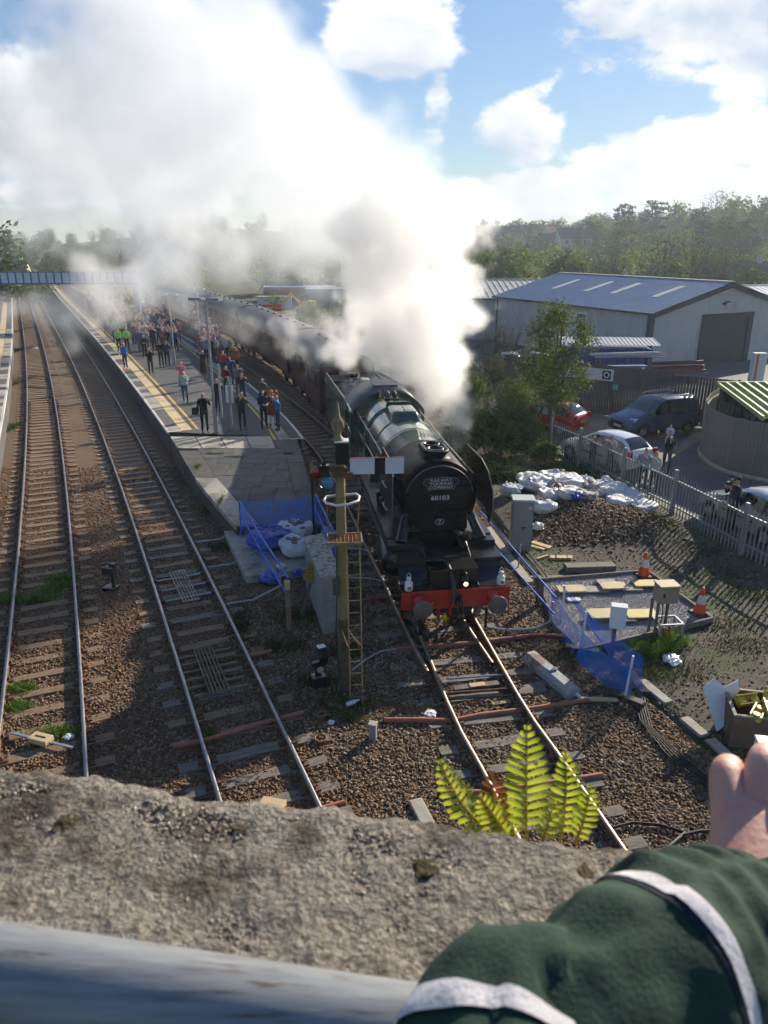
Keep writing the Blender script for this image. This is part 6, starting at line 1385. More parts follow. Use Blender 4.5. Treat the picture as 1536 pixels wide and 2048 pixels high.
for a, b, lb in ((pq[4], pq[3], 'timber edging along the right side of the gravel pad'), (pq[0], pq[4], 'timber edging along the back of the gravel pad'), (pq[2], pq[3], 'timber edging along the front of the gravel pad')):
    d = b-a; mb = MB(); mb.box((0, 0, -.03), (d.length, .05, .16), rz=0); tag(mb.build('edging_board', m_board2, None, (a+b)/2, math.atan2(d.y, d.x)), lb, 'edging')
m_ybd = mat('board_yellow', (.52, .42, .12), (.44, .36, .12), rough=.6, scale=4, c3=(.36, .30, .16), s3=2); m_tanb = mat('board_tan', (.42, .34, .18), (.48, .40, .23), rough=.65, scale=4, c3=(.34, .30, .24), s3=2)
for k, (px, py, w, d, z_, m_, lb) in enumerate([(1142, 1182, .75, .42, .10, m_tanb, 'tan hatch board at the left of the rear row'), (1190, 1180, .66, .34, .05, m_conc, 'pale slab right of the tan hatch board'), (1212, 1166, .52, .28, .07, m_cabl, 'small slab behind the middle board'), (1226, 1177, .70, .42, .12, m_tanb, 'raised tan board in the middle of the rear row'), (1262, 1177, .55, .34, .05, m_conc, 'pale slab between the middle and yellow boards'), (1292, 1171, .72, .40, .10, m_ybd, 'yellow board at the right of the rear row'), (1148, 1199, .36, .20, .03, m_sign, 'small white plate in front of the rear row'),
    (1210, 1236, .85, .50, .16, m_tanb, 'tan hatch cover at the left of the front row'), (1252, 1238, .40, .36, .06, m_conc, 'pale slab between the front boards'), (1282, 1232, .80, .46, .10, m_ybd, 'yellow hatch cover right of the small white cabinet')]):
    p = G(px, py); t = thing('hatch_board', lb, 'board', (p.x, p.y, -.05), R(3)); mb = MB(); mb.bbox((0, 0, z_+.02), (w, d, .035), .006); mb.build('panel', m_, t); mb = MB(); mb.box((0, .02, z_/2), (w*.86, d*.8, z_)); mb.build('frame', m_concd, t)
    mb = MB()
    for sx in (-1, 1):
        for sy in (-1, 1): mb.cyl((sx*w*.42, sy*d*.40, z_+.037), (sx*w*.42, sy*d*.40, z_+.042), .014, n=8)
    mb.build('screws', m_blk, t)
# cones
m_cone = mat('cone_orange', (.72, .075, .015), (.62, .065, .015), rough=.5, scale=5); m_cband = mat('cone_white', (.62, .60, .58), (.50, .48, .46), rough=.45, scale=8, c3=(.42, .40, .38), s3=6)
def cone(px, py, label, rz_):
    p = G(px, py, -.04); t = thing('traffic_cone', label, 'cone', p, rz_, 'traffic cones')
    mb = MB(); mb.bbox((0, 0, .025), (.44, .44, .05), .03); mb.build('base', m_blackpl, t)
    mb = MB(); mb.lathe([(.16, .05), (.155, .07), (.112, .30)], n=20); mb.build('lower_body', m_cone, t); mb = MB(); mb.lathe([(.113, .30), (.113, .305), (.068, .52), (.066, .525)], n=20); mb.build('reflective_band', m_cband, t); mb = MB(); mb.lathe([(.066, .525), (.035, .68), (.028, .72), (.0, .722)], n=20); mb.build('tip', m_cone, t); return t
cone(1287, 1152, 'orange traffic cone on the far edge of the gravel pad', .1); cone(1399, 1227, 'orange traffic cone on the right corner of the gravel pad', .3)
# brown box on stand
bx_ = thing('equipment_box', 'brown box on a steel stand in the bright grass', 'equipment box', Vector((*G(1318, 1268).xy, -.12)), R(6))
m_brn = mat('box_brown', (.24, .19, .13), (.29, .235, .165), rough=.6, scale=3)
mb = MB(); mb.bbox((.03, 0, 1.22), (.46, .36, .42), .012); b0 = mb.build('box', m_brn, bx_); mb = MB(); mb.bbox((.03, 0, 1.445), (.50, .40, .03), .01); mb.build('lid', mat('box_lit_tan', (.42, .33, .21), (.48, .38, .25), rough=.6, scale=3), bx_)  # lid given a paler tan so the top looks sunlit
mb = MB(); mb.box((-.10, -.186, 1.22), (.05, .012, .10)); mb.build('lock', m_blackpl, b0)
for x, yy in ((-.2, -.15), (.2, .15), (-.2, .15)): mb = MB(); mb.box((x, yy, .5), (.05, .05, 1.05)); mb.build('leg', m_greyst, bx_)
mb = MB(); mb.box((.12, -.30, .52), (.56, .04, .04)); mb.box((.12, .12, .52), (.56, .04, .04)); mb.box((-.15, -.1, .52), (.04, .42, .04)); mb.box((.40, -.1, .52), (.04, .42, .04))
for x, yy in ((-.15, -.30), (.40, -.30), (.40, .12)): mb.box((x, yy, .25), (.045, .045, .55))
mb.build('lower_frame', m_galp, bx_)
for k in range(3): mb = MB(); mb.cyl((-.12+.17*k, -.05, 0), (-.12+.17*k, -.05, .34), .05, n=10); mb.build('duct_end', m_orange, bx_)
for k in range(2): mb = MB(); mb.tube([(-.02+.1*k, 0, 1.0), (.0+.08*k, -.03, .7), (-.04+.1*k, -.05, .3)], .014, 6); mb.build('cable', m_blackpl, bx_)
# white meter cabinet
wc = thing('meter_cabinet', 'small white cabinet on a post beside the blue netting', 'cabinet', Vector((*G(1228, 1305).xy, -.12)), R(-14))
mb = MB(); mb.box((-.05, .0, .45), (.09, .06, .95)); mb.build('post', m_greyst, wc); mb = MB(); mb.bbox((0, .05, 1.02), (.34, .22, .52), .012); mb.build('case', m_plastic_w, wc); mb = MB(); mb.bbox((0, .05, 1.29), (.36, .24, .03), .01); mb.build('lid', m_plastic_w, wc)
# right barrier
br = thing('mesh_barrier', 'blue rail and netting barrier running right of the engine to the white cabinet', 'barrier', (0, 0, 0))
for z_, q in ((.85, [(960, 1022), (1010, 1078), (1112, 1196)]), (.45, [(962, 1060), (1010, 1118), (1108, 1228)])):
    mb = MB(); bar(mb, [G(px, py, z_) for px, py in q], .024, 8); mb.build('rail', m_bluep, br)
N0 = [G(1122, 1240), G(1162, 1296), G(1250, 1392)]
N0 = [Vector((p.x, p.y, -.1)) for p in N0]
for p, tx in ((N0[0], .03), (N0[1], .05), (N0[2], .08)): mb = MB(); bar(mb, [p, p+Vector((tx, .05, 1.02))], .026, 8); mb.build('post', m_plastic_w, br)
for (p, q) in ((N0[1], R(-20)), (N0[2], R(-42))): mb = MB(); mb.bbox((p.x+.02, p.y, -.04), (.78, .20, .11), .02, rz=q); mb.build('foot_block', m_blackpl, br)
E0 = G(1278, 1385); E0.z = -.1; S0 = G(1100, 1225); S0.z = -.1
netting(br, S0+Vector((0, 0, .75)), N0[1]+Vector((.0, 0, .55)), N0[1]+Vector((-.25, -.15, .02)), S0+Vector((0, 0, .0)), 30, 14, m_net, .12, w=.014)
netting(br, N0[1]+Vector((.0, 0, .50)), N0[2]+Vector((.06, 0, .75)), N0[2]+Vector((.1, -.05, .0)), N0[1]+Vector((-.2, -.35, .0)), 40, 18, m_net, .10, w=.014)
netting(br, S0+Vector((.2, .3, .85)), E0+Vector((.05, .15, .85)), E0+Vector((.1, .1, .02)), N0[1]+Vector((.55, .35, .05)), 52, 15, m_net, .12, w=.012)
for q in ((1036, 1140), (1066, 1175)): p = G(*q, 0.0); mb = MB(); bar(mb, [Vector((p.x+.03, p.y, .8)), Vector((p.x, p.y, .1)), Vector((p.x-.35, p.y-.15, -.08))], .022, 8); mb.build('stabiliser_tube', m_galp, br)
rp_ = thing('timber_stake', 'short dark stake beside the gravel pad corner', 'stake', Vector((*G(1079, 1195).xy, -.15)), R(10)); mb = MB(); mb.box((0, 0, .36), (.16, .10, .72)); mb.build('shaft', m_concd, rp_)
# concrete trough lids
for k, (q0, q1, lb) in enumerate((((1282, 1360), (1338, 1405), 'pale concrete trough lid near the netting foot'), ((1368, 1435), (1410, 1470), 'half buried concrete lid right of the cables'), ((1420, 1478), (1482, 1536), 'lowest concrete lid at the right ballast edge'))):
    a, b = G(*q0, -.1), G(*q1, -.1); d = b-a; mb = MB(); mb.bbox((0, 0, -.01), (d.length, .22, .06), .01); tag(mb.build('trough_lid', m_conc, None, (a+b)/2, math.atan2(d.y, d.x)), lb, 'trough lid')
for k, (q0, q1, lb) in enumerate((((975, 1055), (1012, 1105), 'pale slab edge beside the front of the engine'), ((1015, 1110), (1060, 1165), 'second pale slab along the engine side'),)):
    a, b = G(*q0, -.1), G(*q1, -.1); d = b-a; mb = MB(); mb.bbox((0, 0, -.02), (d.length, .26, .08), .01); tag(mb.build('trough_lid', m_conc, None, (a+b)/2, math.atan2(d.y, d.x)), lb, 'trough lid')
cc = [G(830, 1600, -.14), G(862, 1662, -.14)]; d = cc[1]-cc[0]; mb = MB(); mb.bbox((0, 0, 0), (d.length, .24, .08), .015); tag(mb.build('concrete_block', m_conc, None, (cc[0]+cc[1])/2, math.atan2(d.y, d.x)), 'broken concrete strip in the ballast before the wall', 'concrete block')
# crate of yellow chairs, cut panel, white box
m_ychair = mat('plastic_yellow', (.50, .37, .025), (.44, .32, .025), rough=.5, scale=4); m_crate = mat('crate_brown', (.085, .062, .045), (.12, .09, .065), rough=.85, scale=5)
cr = thing('open_crate', 'open brown crate at the right edge of the yard', 'crate', Vector((*G(1515, 1462).xy, -.12)), R(-12))
for c0, d0 in (((0, -.45, .36), (1.2, .04, .68)), ((0, .45, .36), (1.2, .04, .68)), ((-.58, 0, .36), (.04, .86, .68)), ((.58, 0, .36), (.04, .86, .68)), ((0, 0, .05), (1.12, .86, .06))): mb = MB(); mb.box(c0, d0); mb.build('side', m_crate, cr)
mb = MB()
for x in (-.58, .58): mb.box((x, 0, .71), (.06, .94, .03))
for yy in (-.45, .45): mb.box((0, yy, .712), (1.1, .05, .03))
mb.build('rim', m_cabl, cr)
for k, (dx, dy, z_, rz_, tl) in enumerate(((-.25, .12, .72, .2, .5), (.05, -.15, .70, 1.3, .2), (.3, .1, .75, -.4, .35), (-.2, -.22, .66, .9, .1), (.32, -.25, .74, .3, .4))):
    M_ = Matrix.Rotation(tl, 4, 'X'); q = cr.matrix_basis @ Vector((dx, dy, z_)) if False else Vector((cr.location.x+dx, cr.location.y+dy, z_-.12))
    t = thing('yellow_rail_chair', ('yellow plastic casting at the back left of the crate', 'yellow casting in the middle of the crate', 'yellow casting at the back right of the crate', 'yellow casting at the front left of the crate', 'yellow casting at the front right of the crate')[k], 'casting', q, rz_, 'yellow castings in the crate')
    mb = MB(); mb.box((0, 0, 0), (.46, .20, .05)); mb.box((0, .09, .05), (.46, .03, .10)); mb.box((0, -.09, .05), (.46, .03, .10)); mb.xf(M_); mb.build('base', m_ychair, t)
    for x in (-.13, .13): mb = MB(); mb.bbox((x, 0, .055), (.16, .15, .07), .02); mb.xf(M_); mb.build('web', m_ychair, t)
pn = thing('cut_panel', 'pale grey cut out panel leaning on the crate', 'panel', Vector((*G(1433, 1452).xy, -.12)), R(-16))
poly = [(-.30, .80), (-.10, 1.02), (0, .92), (.10, .88), (.22, .96), (.33, 1.05), (.36, .84), (.24, .66), (.22, .48), (.30, .30), (.02, .0)]
mb = MB(); mb.prism(poly, -.02, .02, 'Y'); mb.xf(Matrix.Rotation(R(-24), 4, 'X')); mb.build('sheet', m_plastic_w, pn)
wb_ = thing('white_box', 'white and grey cabinet on a post at the right picture edge', 'cabinet', Vector((*G(1520, 1562).xy, -.12)), R(-10))
mb = MB(); mb.bbox((.05, 0, .62), (.42, .34, .56), .015); mb.build('case', m_plastic_w, wb_); mb = MB(); mb.bbox((.05, 0, .92), (.45, .37, .03), .01); mb.build('lid', m_sign, wb_); mb = MB(); mb.box((-.05, -.19, .40), (.10, .06, .9)); mb.build('post', m_greyst, wb_)

# ---- steel palisade fence
m_pal = mat('palisade_steel', (.24, .26, .27), (.30, .32, .33), rough=.55, metal=.4, scale=6)
pf = thing('palisade_fence', 'grey steel palisade fence between the yard and the car park', 'fence', (0, 0, 0))
PH = 1.55
mb = MB(); w_ = .062; mb.add([(-w_/2, .012, 0), (0, -.012, 0), (w_/2, .012, 0), (-w_/2, .012, PH-.08), (0, -.012, PH-.08), (w_/2, .012, PH-.08), (0, 0, PH)], [(0, 1, 4, 3), (1, 2, 5, 4), (0, 3, 5, 2), (3, 4, 6), (4, 5, 6), (5, 3, 6)]); pale_me = mb.mesh('pale', m_pal)
mb = MB(); mb.bbox((0, 0, (PH+.12)/2), (.13, .11, PH+.12), .01); post_me = mb.mesh('post', m_pal)
for i in range(len(FEN)-1):
    a, b = FEN[i], FEN[i+1]; d = b-a; L_ = d.length; an = math.atan2(d.y, d.x); n = max(1, int(L_/.165)); nseg = max(1, round(L_/2.7))
    for k in range(n): p = a + d*((k+.5)/n); link('pale', pale_me, pf, (p.x, p.y, -.06), an)
    for k in range(nseg): p = a + d*(k/nseg); link('post', post_me, pf, (p.x, p.y+.06, -.1), an)
    for z_ in (.30, PH-.35): mb = MB(); c = (a+b)/2; mb.box((c.x, c.y+.045, z_), (L_, .045, .06), rz=an); mb.build('fence_rail', m_pal, pf)
# ================================================================== CARS
m_cglass = mat('car_glass', (.02, .025, .03), rough=.04, spec=.9); m_tyre = mat('tyre', (.014, .014, .014), (.022, .022, .022), rough=.8, scale=12); m_alloy = mat('alloy', (.36, .37, .38), rough=.35, metal=.8)
m_hl = mat('headlight_glass', (.55, .60, .66), rough=.08, spec=.8); m_tl = mat('tail_light', (.42, .012, .012), rough=.15, coat=.5); m_plw = mat('plate_white', (.62, .62, .60), rough=.4); m_ply_ = mat('plate_yellow', (.62, .44, .06), rough=.4); m_tr = mat('black_trim', (.015, .015, .016), rough=.5)
def paint(name, c, c2): return mat(name, c, c2, rough=.25, scale=2, coat=.8, metal=.1)
HATCH = [(0, .36, .52, .58, .62, .50), (.012, .28, .60, .68, .74, .60), (.04, .22, .66, .75, .80, .68), (.12, .20, .72, .85, .84, .72), (.24, .20, .80, .95, .86, .74), (.275, .20, .86, 1.00, .865, .74), (.36, .20, .89, 1.21, .87, .68), (.45, .20, .91, 1.40, .87, .62), (.55, .20, .93, 1.47, .87, .60), (.70, .20, .95, 1.47, .87, .59), (.84, .20, .97, 1.42, .86, .58), (.90, .24, .98, 1.30, .85, .61), (.955, .28, .98, 1.05, .83, .68), (.985, .32, .92, .98, .80, .68), (1.0, .38, .78, .84, .74, .62)]
MPV = [(0, .36, .60, .66, .64, .52), (.012, .28, .68, .78, .76, .62), (.04, .22, .76, .88, .82, .70), (.12, .20, .86, 1.00, .87, .76), (.20, .20, .95, 1.12, .89, .78), (.235, .20, 1.0, 1.18, .895, .78), (.32, .20, 1.02, 1.48, .90, .72), (.40, .20, 1.03, 1.70, .90, .68), (.50, .20, 1.04, 1.79, .90, .67), (.70, .20, 1.05, 1.80, .90, .67), (.90, .20, 1.06, 1.76, .89, .67), (.95, .24, 1.06, 1.64, .88, .70), (.98, .30, 1.06, 1.12, .86, .76), (.992, .34, .98, 1.02, .84, .76), (1.0, .38, .80, .88, .80, .70)]
def car(name, label, loc, facing, pm, L_, W, prof, rails=False, yellow_rear=True, wsr=(5, 7), cab=(5, 11), rear=(10, 12), plate='WK12 XBD'):
    t = thing(name, label, 'car', loc, math.atan2(facing[1], facing[0]), 'parked cars'); k = W/1.76; n = len(prof)
    S = []
    for (f, zs, zb, zt, wb, wt) in prof:
        x = L_/2-f*L_; wb *= k; wt *= k
        S.append([(x, wb-.07, zs), (x, wb, zs+.12), (x, wb+.015, (zs+zb)/2), (x, wb, zb), (x, wt+.03, zt-.10 if zt-zb > .2 else zt-.05), (x, wt-.10, zt-.015), (x, wt*.5, zt+.012), (x, 0, zt+.02)])
    body, wsc, swn, rwn = MB(), MB(), MB(), MB()
    for s in (1, -1):
        for i in range(n-1):
            for j in range(7):
                q = [S[i][j], S[i+1][j], S[i+1][j+1], S[i][j+1]]; q = [Vector((a, b*s, c)) for a, b, c in q]
                dst = body
                if j >= 4 and wsr[0] <= i < wsr[1]: dst = wsc if j > 4 else body
                elif j >= 4 and rear[0] <= i < rear[1]: dst = rwn if j > 4 else body
                elif j == 3 and cab[0] <= i < cab[1] and prof[i][3]-prof[i][2] > .25: dst = swn
                elif j == 3 and i == cab[0]: dst = swn
                dst.add(q, [(0, 1, 2, 3)], 0, True)
        for e in (0, n-1): body.add([Vector((a, b*s, c)) for a, b, c in S[e]] + [Vector((S[e][0][0], 0, S[e][0][2]))], [tuple(range(9))], 0)
    def weld(mb, nm, m, parent=t):
        o = mb.build(nm, m, parent); bm = bmesh.new(); bm.from_mesh(o.data); bmesh.ops.remove_doubles(bm, verts=bm.verts, dist=.0005); bmesh.ops.recalc_face_normals(bm, faces=bm.faces); bm.to_mesh(o.data); bm.free()
        for p in o.data.polygons: p.use_smooth = True
        return o
    b = weld(body, 'body', pm); weld(wsc, 'windscreen', m_cglass); weld(swn, 'side_window', m_cglass); weld(rwn, 'rear_window', m_cglass)
    zb_ = prof[7][2]; zt_ = prof[7][3]; wb_m = prof[8][4]*k; wt_m = prof[8][5]*k
    mb = MB()
    for s in (1, -1):
        for f in (.53, .74): x = L_/2-f*L_; mb.add([Vector((x-.05, s*(wb_m+.006), zb_+.02)), Vector((x+.05, s*(wb_m+.006), zb_+.02)), Vector((x+.05, s*(wt_m+.055), prof[8][3]-.10)), Vector((x-.05, s*(wt_m+.055), prof[8][3]-.10))], [(0, 1, 2, 3)])
    mb.build('door_pillar', m_tr, t)
    wr = .31*k if prof is HATCH else .33
    for s in (1, -1):
        for f in (.185, .815):
            x = L_/2-f*L_; w = bpy.data.objects.new('wheel', None); col.objects.link(w); w.parent = t; w.location = (x, s*(prof[4][4]*k-.06), wr)
            mb = MB(); mb.lathe([(wr*.6, -.10), (wr*.95, -.10), (wr, -.07), (wr, .07), (wr*.95, .10), (wr*.62, .10), (wr*.6, .04)], (0, 0, 0), 'Y', 24); mb.build('tyre', m_tyre, w)
            mb = MB(); mb.lathe([(0, s*.07), (wr*.2, s*.085), (wr*.22, s*.06), (wr*.62, s*.06), (wr*.62, s*.10)], (0, 0, 0), 'Y', 20)
            for q in range(5): a = q*1.2566; mb.box((wr*.36*math.cos(a), s*.085, wr*.36*math.sin(a)), (wr*.5, .03, wr*.14), M=Matrix.Rotation(-a, 3, 'Y'))
            mb.build('rim', m_alloy, w)
            mb = MB(); mb.lathe([(wr*1.16, s*.05), (wr*1.16, s*.085), (wr*.98, s*.085)], (x, s*(prof[4][4]*k-.06), wr), 'Y', 24); mb.build('wheel_arch', m_tr, t)
        z_ = prof[3][2]; x = L_/2-.05*L_
        mb = MB(); mb.add([Vector((x+.10, s*prof[2][4]*k*.72, z_-.10)), Vector((x-.06, s*(prof[3][4]*k-.01), z_-.08)), Vector((x-.30, s*(prof[3][4]*k-.02), z_+.08)), Vector((x-.05, s*prof[2][4]*k*.72, z_+.045))], [(0, 1, 2, 3)]); mb.v = [(a+.02, b_*1.012, c+.02) for a, b_, c in mb.v]; mb.build('headlight', m_hl, t)
        mb = MB(); zr = prof[-3][2]; mb.box((-L_/2+.055, s*(prof[-3][4]*k-.10), zr-.08), (.10, .22, .30)); mb.build('tail_light', m_tl, t, bevel=.02)
        mb = MB(); mb.bbox((L_/2-.29*L_, s*(prof[6][4]*k+.09), zb_+.06), (.12, .18, .13), .03); mb.build('mirror', pm, t)
        mb = MB(); mb.box((0, s*(prof[7][4]*k+.012), .60), (.18*L_*2.0, .012, .06)); mb.build('side_moulding', m_tr, t)
        if rails: mb = MB(); mb.tube([(L_/2-.43*L_, s*wt_m*.95, 1.78), (L_/2-.47*L_, s*wt_m*.95, 1.86), (L_/2-.80*L_, s*wt_m*.95, 1.88), (L_/2-.88*L_, s*wt_m*.95, 1.79)], .022, 6); mb.build('roof_rail', m_alloy, t)
    mb = MB(); mb.box((L_/2-.005, 0, prof[1][1]+.10), (.03, prof[1][4]*k*1.5, .14)); mb.box((L_/2-.02, 0, prof[1][2]+.01), (.04, .7*k, .07)); mb.build('grille', m_tr, t)
    mb = MB(); mb.box((L_/2+.018, 0, prof[1][1]+.22), (.012, .50, .11)); fp = mb.build('number_plate', m_plw, t); text('lettering', plate, .085, m_ink, fp, (L_/2+.026, 0, prof[1][1]+.22), (math.pi/2, 0, math.pi/2), ext=.001)
    mb = MB(); mb.box((-L_/2-.006, 0, prof[-1][2]-.10), (.012, .50, .11)); rpn = mb.build('number_plate', m_ply_ if yellow_rear else m_plw, t); text('lettering', plate, .085, m_ink, rpn, (-L_/2-.014, 0, prof[-1][2]-.10), (math.pi/2, 0, -math.pi/2), ext=.001)
    return t
f_, r_ = G(1275, 873), G(1368, 862.5); c0 = (f_+r_)/2; fv = (f_-r_).normalized()
car('people_carrier', 'dark blue people carrier with roof rails parked by the timber fence', Vector((c0.x-.25, c0.y+.55, 0)), fv, paint('car_blue', (.022, .055, .14), (.028, .065, .16)), 4.35, 1.8, MPV, rails=True, wsr=(5, 8), rear=(11, 12), cab=(5, 11))
car('hatchback', 'white hatchback parked just behind the steel fence', (9.35, 30.2, 0), (-.50, .87), paint('car_white', (.62, .63, .65), (.66, .67, .68)), 3.95, 1.7, HATCH, plate='WA09 KTF')
car('hatchback', 'silver hatchback behind the steel fence at the right', (12.15, 22.5, 0), (-.26, .97), paint('car_silver', (.33, .34, .35), (.37, .38, .39)), 4.1, 1.75, HATCH, plate='WJ58 LMO')
car('hatchback', 'red car half hidden by the young tree', (8.15, 36.4, 0), (-.75, .66), paint('car_red', (.36, .018, .016), (.42, .022, .018)), 3.9, 1.7, HATCH, plate='WF11 ZAB')
car('hatchback', 'silver hatchback with yellow rear plate near the warehouse corner', (9.0, 54, 0), (.05, 1), paint('car_silver', (.33, .34, .35), (.37, .38, .39)), 4.1, 1.75, HATCH, plate='WN07 HCV')
car('hatchback', 'dark grey car next to the silver hatchback', (11.1, 54.3, 0), (.05, 1), paint('car_grey', (.035, .037, .042), (.045, .047, .05)), 4.1, 1.75, HATCH, plate='WD05 JUK')
car('hatchback', 'pale green silver car peeping above the bushes', (9.7, 48.5, 0), (.9, .4), paint('car_silver_green', (.30, .34, .33), (.34, .38, .37)), 4.1, 1.75, HATCH, plate='WG54 SOY')
# yard far behind the train: containers, trailer, digger, huts
for i, (px, py, y, w, h, d_, m_, lb) in enumerate([(600, 596, 118, 11, 2.7, 2.5, mat('container_red', (.20, .045, .04), (.16, .04, .035), rough=.6, scale=2), 'long dull red container beyond the coaches'), (652, 600, 115, 6, 2.6, 2.5, mat('container_teal', (.03, .13, .20), (.04, .15, .22), rough=.6, scale=2), 'teal blue container right of the red one'), (600, 580, 130, 8, 3.2, 2.5, m_blue, 'blue shed roof behind the red container'), (655, 582, 128, 8, 4.0, 6, m_clad, 'low pale hut behind the teal container'), (548, 596, 112, 5, 1.6, 2.5, m_sign, 'white trailer left of the red container')]):
    p = D(px, py, y); t = thing('container', lb, 'container', (p.x, y, -.3), R(4)); mb = MB(); mb.box((0, d_/2, h/2), (w, d_, h)); mb.build('body', m_, t)
    mb = MB(); ribbed(mb, (-w/2, -.01, .1), (1, 0, 0), 0, w, (0, 0, h-.2), .4, .06, (0, -1, 0)); mb.build('ribbed_side', m_, t); mb = MB(); mb.box((0, d_/2, h+.05), (w+.1, d_+.1, .1)); mb.build('roof', m_fbp if i in (0, 1, 2) else m_cabl, t)
dg = thing('digger', 'yellow digger among scrap beyond the train', 'digger', (D(612, 606, 104).x, 104, -.2), R(20))
mb = MB(); mb.bbox((0, 0, .35), (2.6, 1.6, .6), .1); mb.build('tracks', m_blk, dg); mb = MB(); mb.bbox((.2, 0, 1.2), (2.0, 1.5, .9), .12); mb.build('body', m_yvalve, dg); mb = MB(); mb.bbox((-.3, -.2, 2.0), (1.0, .9, 1.0), .08); mb.build('cab', m_cglass, dg); mb = MB(); mb.tube([(-.9, .3, 1.4), (-2.0, .3, 2.6), (-3.0, .3, 1.4)], .15, 6); mb.build('boom', m_yvalve, dg)
for i, (px, y, c, lb) in enumerate(((530, 100, m_cone, 'orange barrier frame beyond the coaches'), (545, 101, m_cone, 'second orange barrier frame beyond the coaches'), (470, 96, m_cone, 'orange frame at the edge of the steam'))):
    t = thing('barrier_frame', lb, 'barrier', (D(px, 604, y).x, y, .1), R(10)); mb = MB(); mb.box((0, 0, .9), (2.2, .1, .3)); mb.box((0, 0, .3), (2.2, .1, .2)); mb.box((-1, 0, .4), (.12, .5, .9)); mb.box((1, 0, .4), (.12, .5, .9)); mb.build('boards', c, t)
random.seed(9)
for k in range(16): px = random.uniform(500, 720); y = random.uniform(70, 112); x = (px-768)/FPX*(y*CS); plant('scrub', x, y, random.uniform(.35, .6), 'low scrub on the bank beyond the coaches', 'scrub beyond the coaches', z=-.3)
tl = thing('mast', 'thin white mast above the hut beyond the train', 'mast', (D(684, 560, 120).x, 120, -.3)); mb = MB(); mb.cyl((0, 0, 0), (0, 0, 9.5), .08, n=6); mb.build('pole', m_sign, tl)
# distant houses
m_hw = mat('house_white', (.55, .54, .52), (.48, .47, .45), rough=.9, scale=1); m_hr = mat('house_roof', (.10, .095, .10), (.13, .12, .12), rough=.9, scale=1); m_hr2 = mat('house_roof_red', (.20, .085, .06), (.24, .10, .07), rough=.9, scale=1); m_hwin = mat('house_window', (.03, .035, .045), rough=.1)
def house(px, y, w, d_, h, rz_, label, roofm=m_hr, z=None):
    x = (px-768)/FPX*(y*CS); t = thing('house', label, 'house', (x, y, (hill(x, y)+2.2 if z is None else z)-.2), rz_)
    mb = MB(); mb.box((0, 0, h/2-1.5), (w, d_, h+3)); mb.prism([(-d_/2, h), (d_/2, h), (0, h+d_*.42)], -w/2, w/2, 'X'); mb.build('wall', m_hw, t)
    mb = MB(); e = .3; H_ = d_*.42
    for s in (-1, 1): mb.add([Vector((-w/2-e, s*(d_/2+e), h-.2)), Vector((w/2+e, s*(d_/2+e), h-.2)), Vector((w/2+e, 0, h+H_+.08)), Vector((-w/2-e, 0, h+H_+.08)), Vector((-w/2-e, s*(d_/2+e), h-.05)), Vector((w/2+e, s*(d_/2+e), h-.05)), Vector((w/2+e, 0, h+H_+.22)), Vector((-w/2-e, 0, h+H_+.22))], [(0, 1, 2, 3), (4, 5, 6, 7), (0, 1, 5, 4), (0, 3, 7, 4), (1, 2, 6, 5)])
    rf = mb.build('roof', roofm, t); mb = MB(); mb.box((w*.35, 0, h+H_+.5), (.7, .7, 1.3)); mb.build('chimney', m_hw, rf)
    for i in range(3):
        for j in range(2): mb = MB(); mb.box((-w*.3+i*w*.3, -d_/2-.02, 1.5+j*2.5), (1.1, .06, 1.2)); mb.build('window', m_hwin, t)
for a in [(1000, 400, 9, 7, 5, .2, 'white house at the left of the hillside terrace'), (1018, 405, 9, 7, 5, .1, 'second white house of the hillside terrace'), (1037, 410, 10, 7, 5, 0, 'third white house of the hillside terrace'), (1055, 405, 8, 7, 4.5, -.1, 'white house at the right of the hillside terrace'), (1145, 300, 12, 8, 5.5, .1, 'large white house with dark roof below the far ridge'), (1110, 340, 11, 7, 5, .5, 'white house with reddish roof on the hillside', m_hr2), (1095, 320, 8, 6, 4.5, -.3, 'small white gabled house below the reddish roof')]: house(*a)
for a in [(1478, 135, 12, 7, 3.0, .1, 'bungalow with dark roof behind the pale warehouse', m_hr, -.2), (1525, 140, 8, 6, 3, .5, 'bungalow with reddish gable at the right edge', m_hr2, -.2), (1345, 150, 5, 4, 2.6, 0, 'pale cabin behind the bare trees', m_hw, -.2), (1425, 138, 6, 4, 2.8, 0, 'pale cabin right of the straight bare tree', m_hw, -.2), (12, 190, 8, 6, 2.5, .2, 'white house beyond the footbridge on the left', m_hr2, 0)]: house(*a)

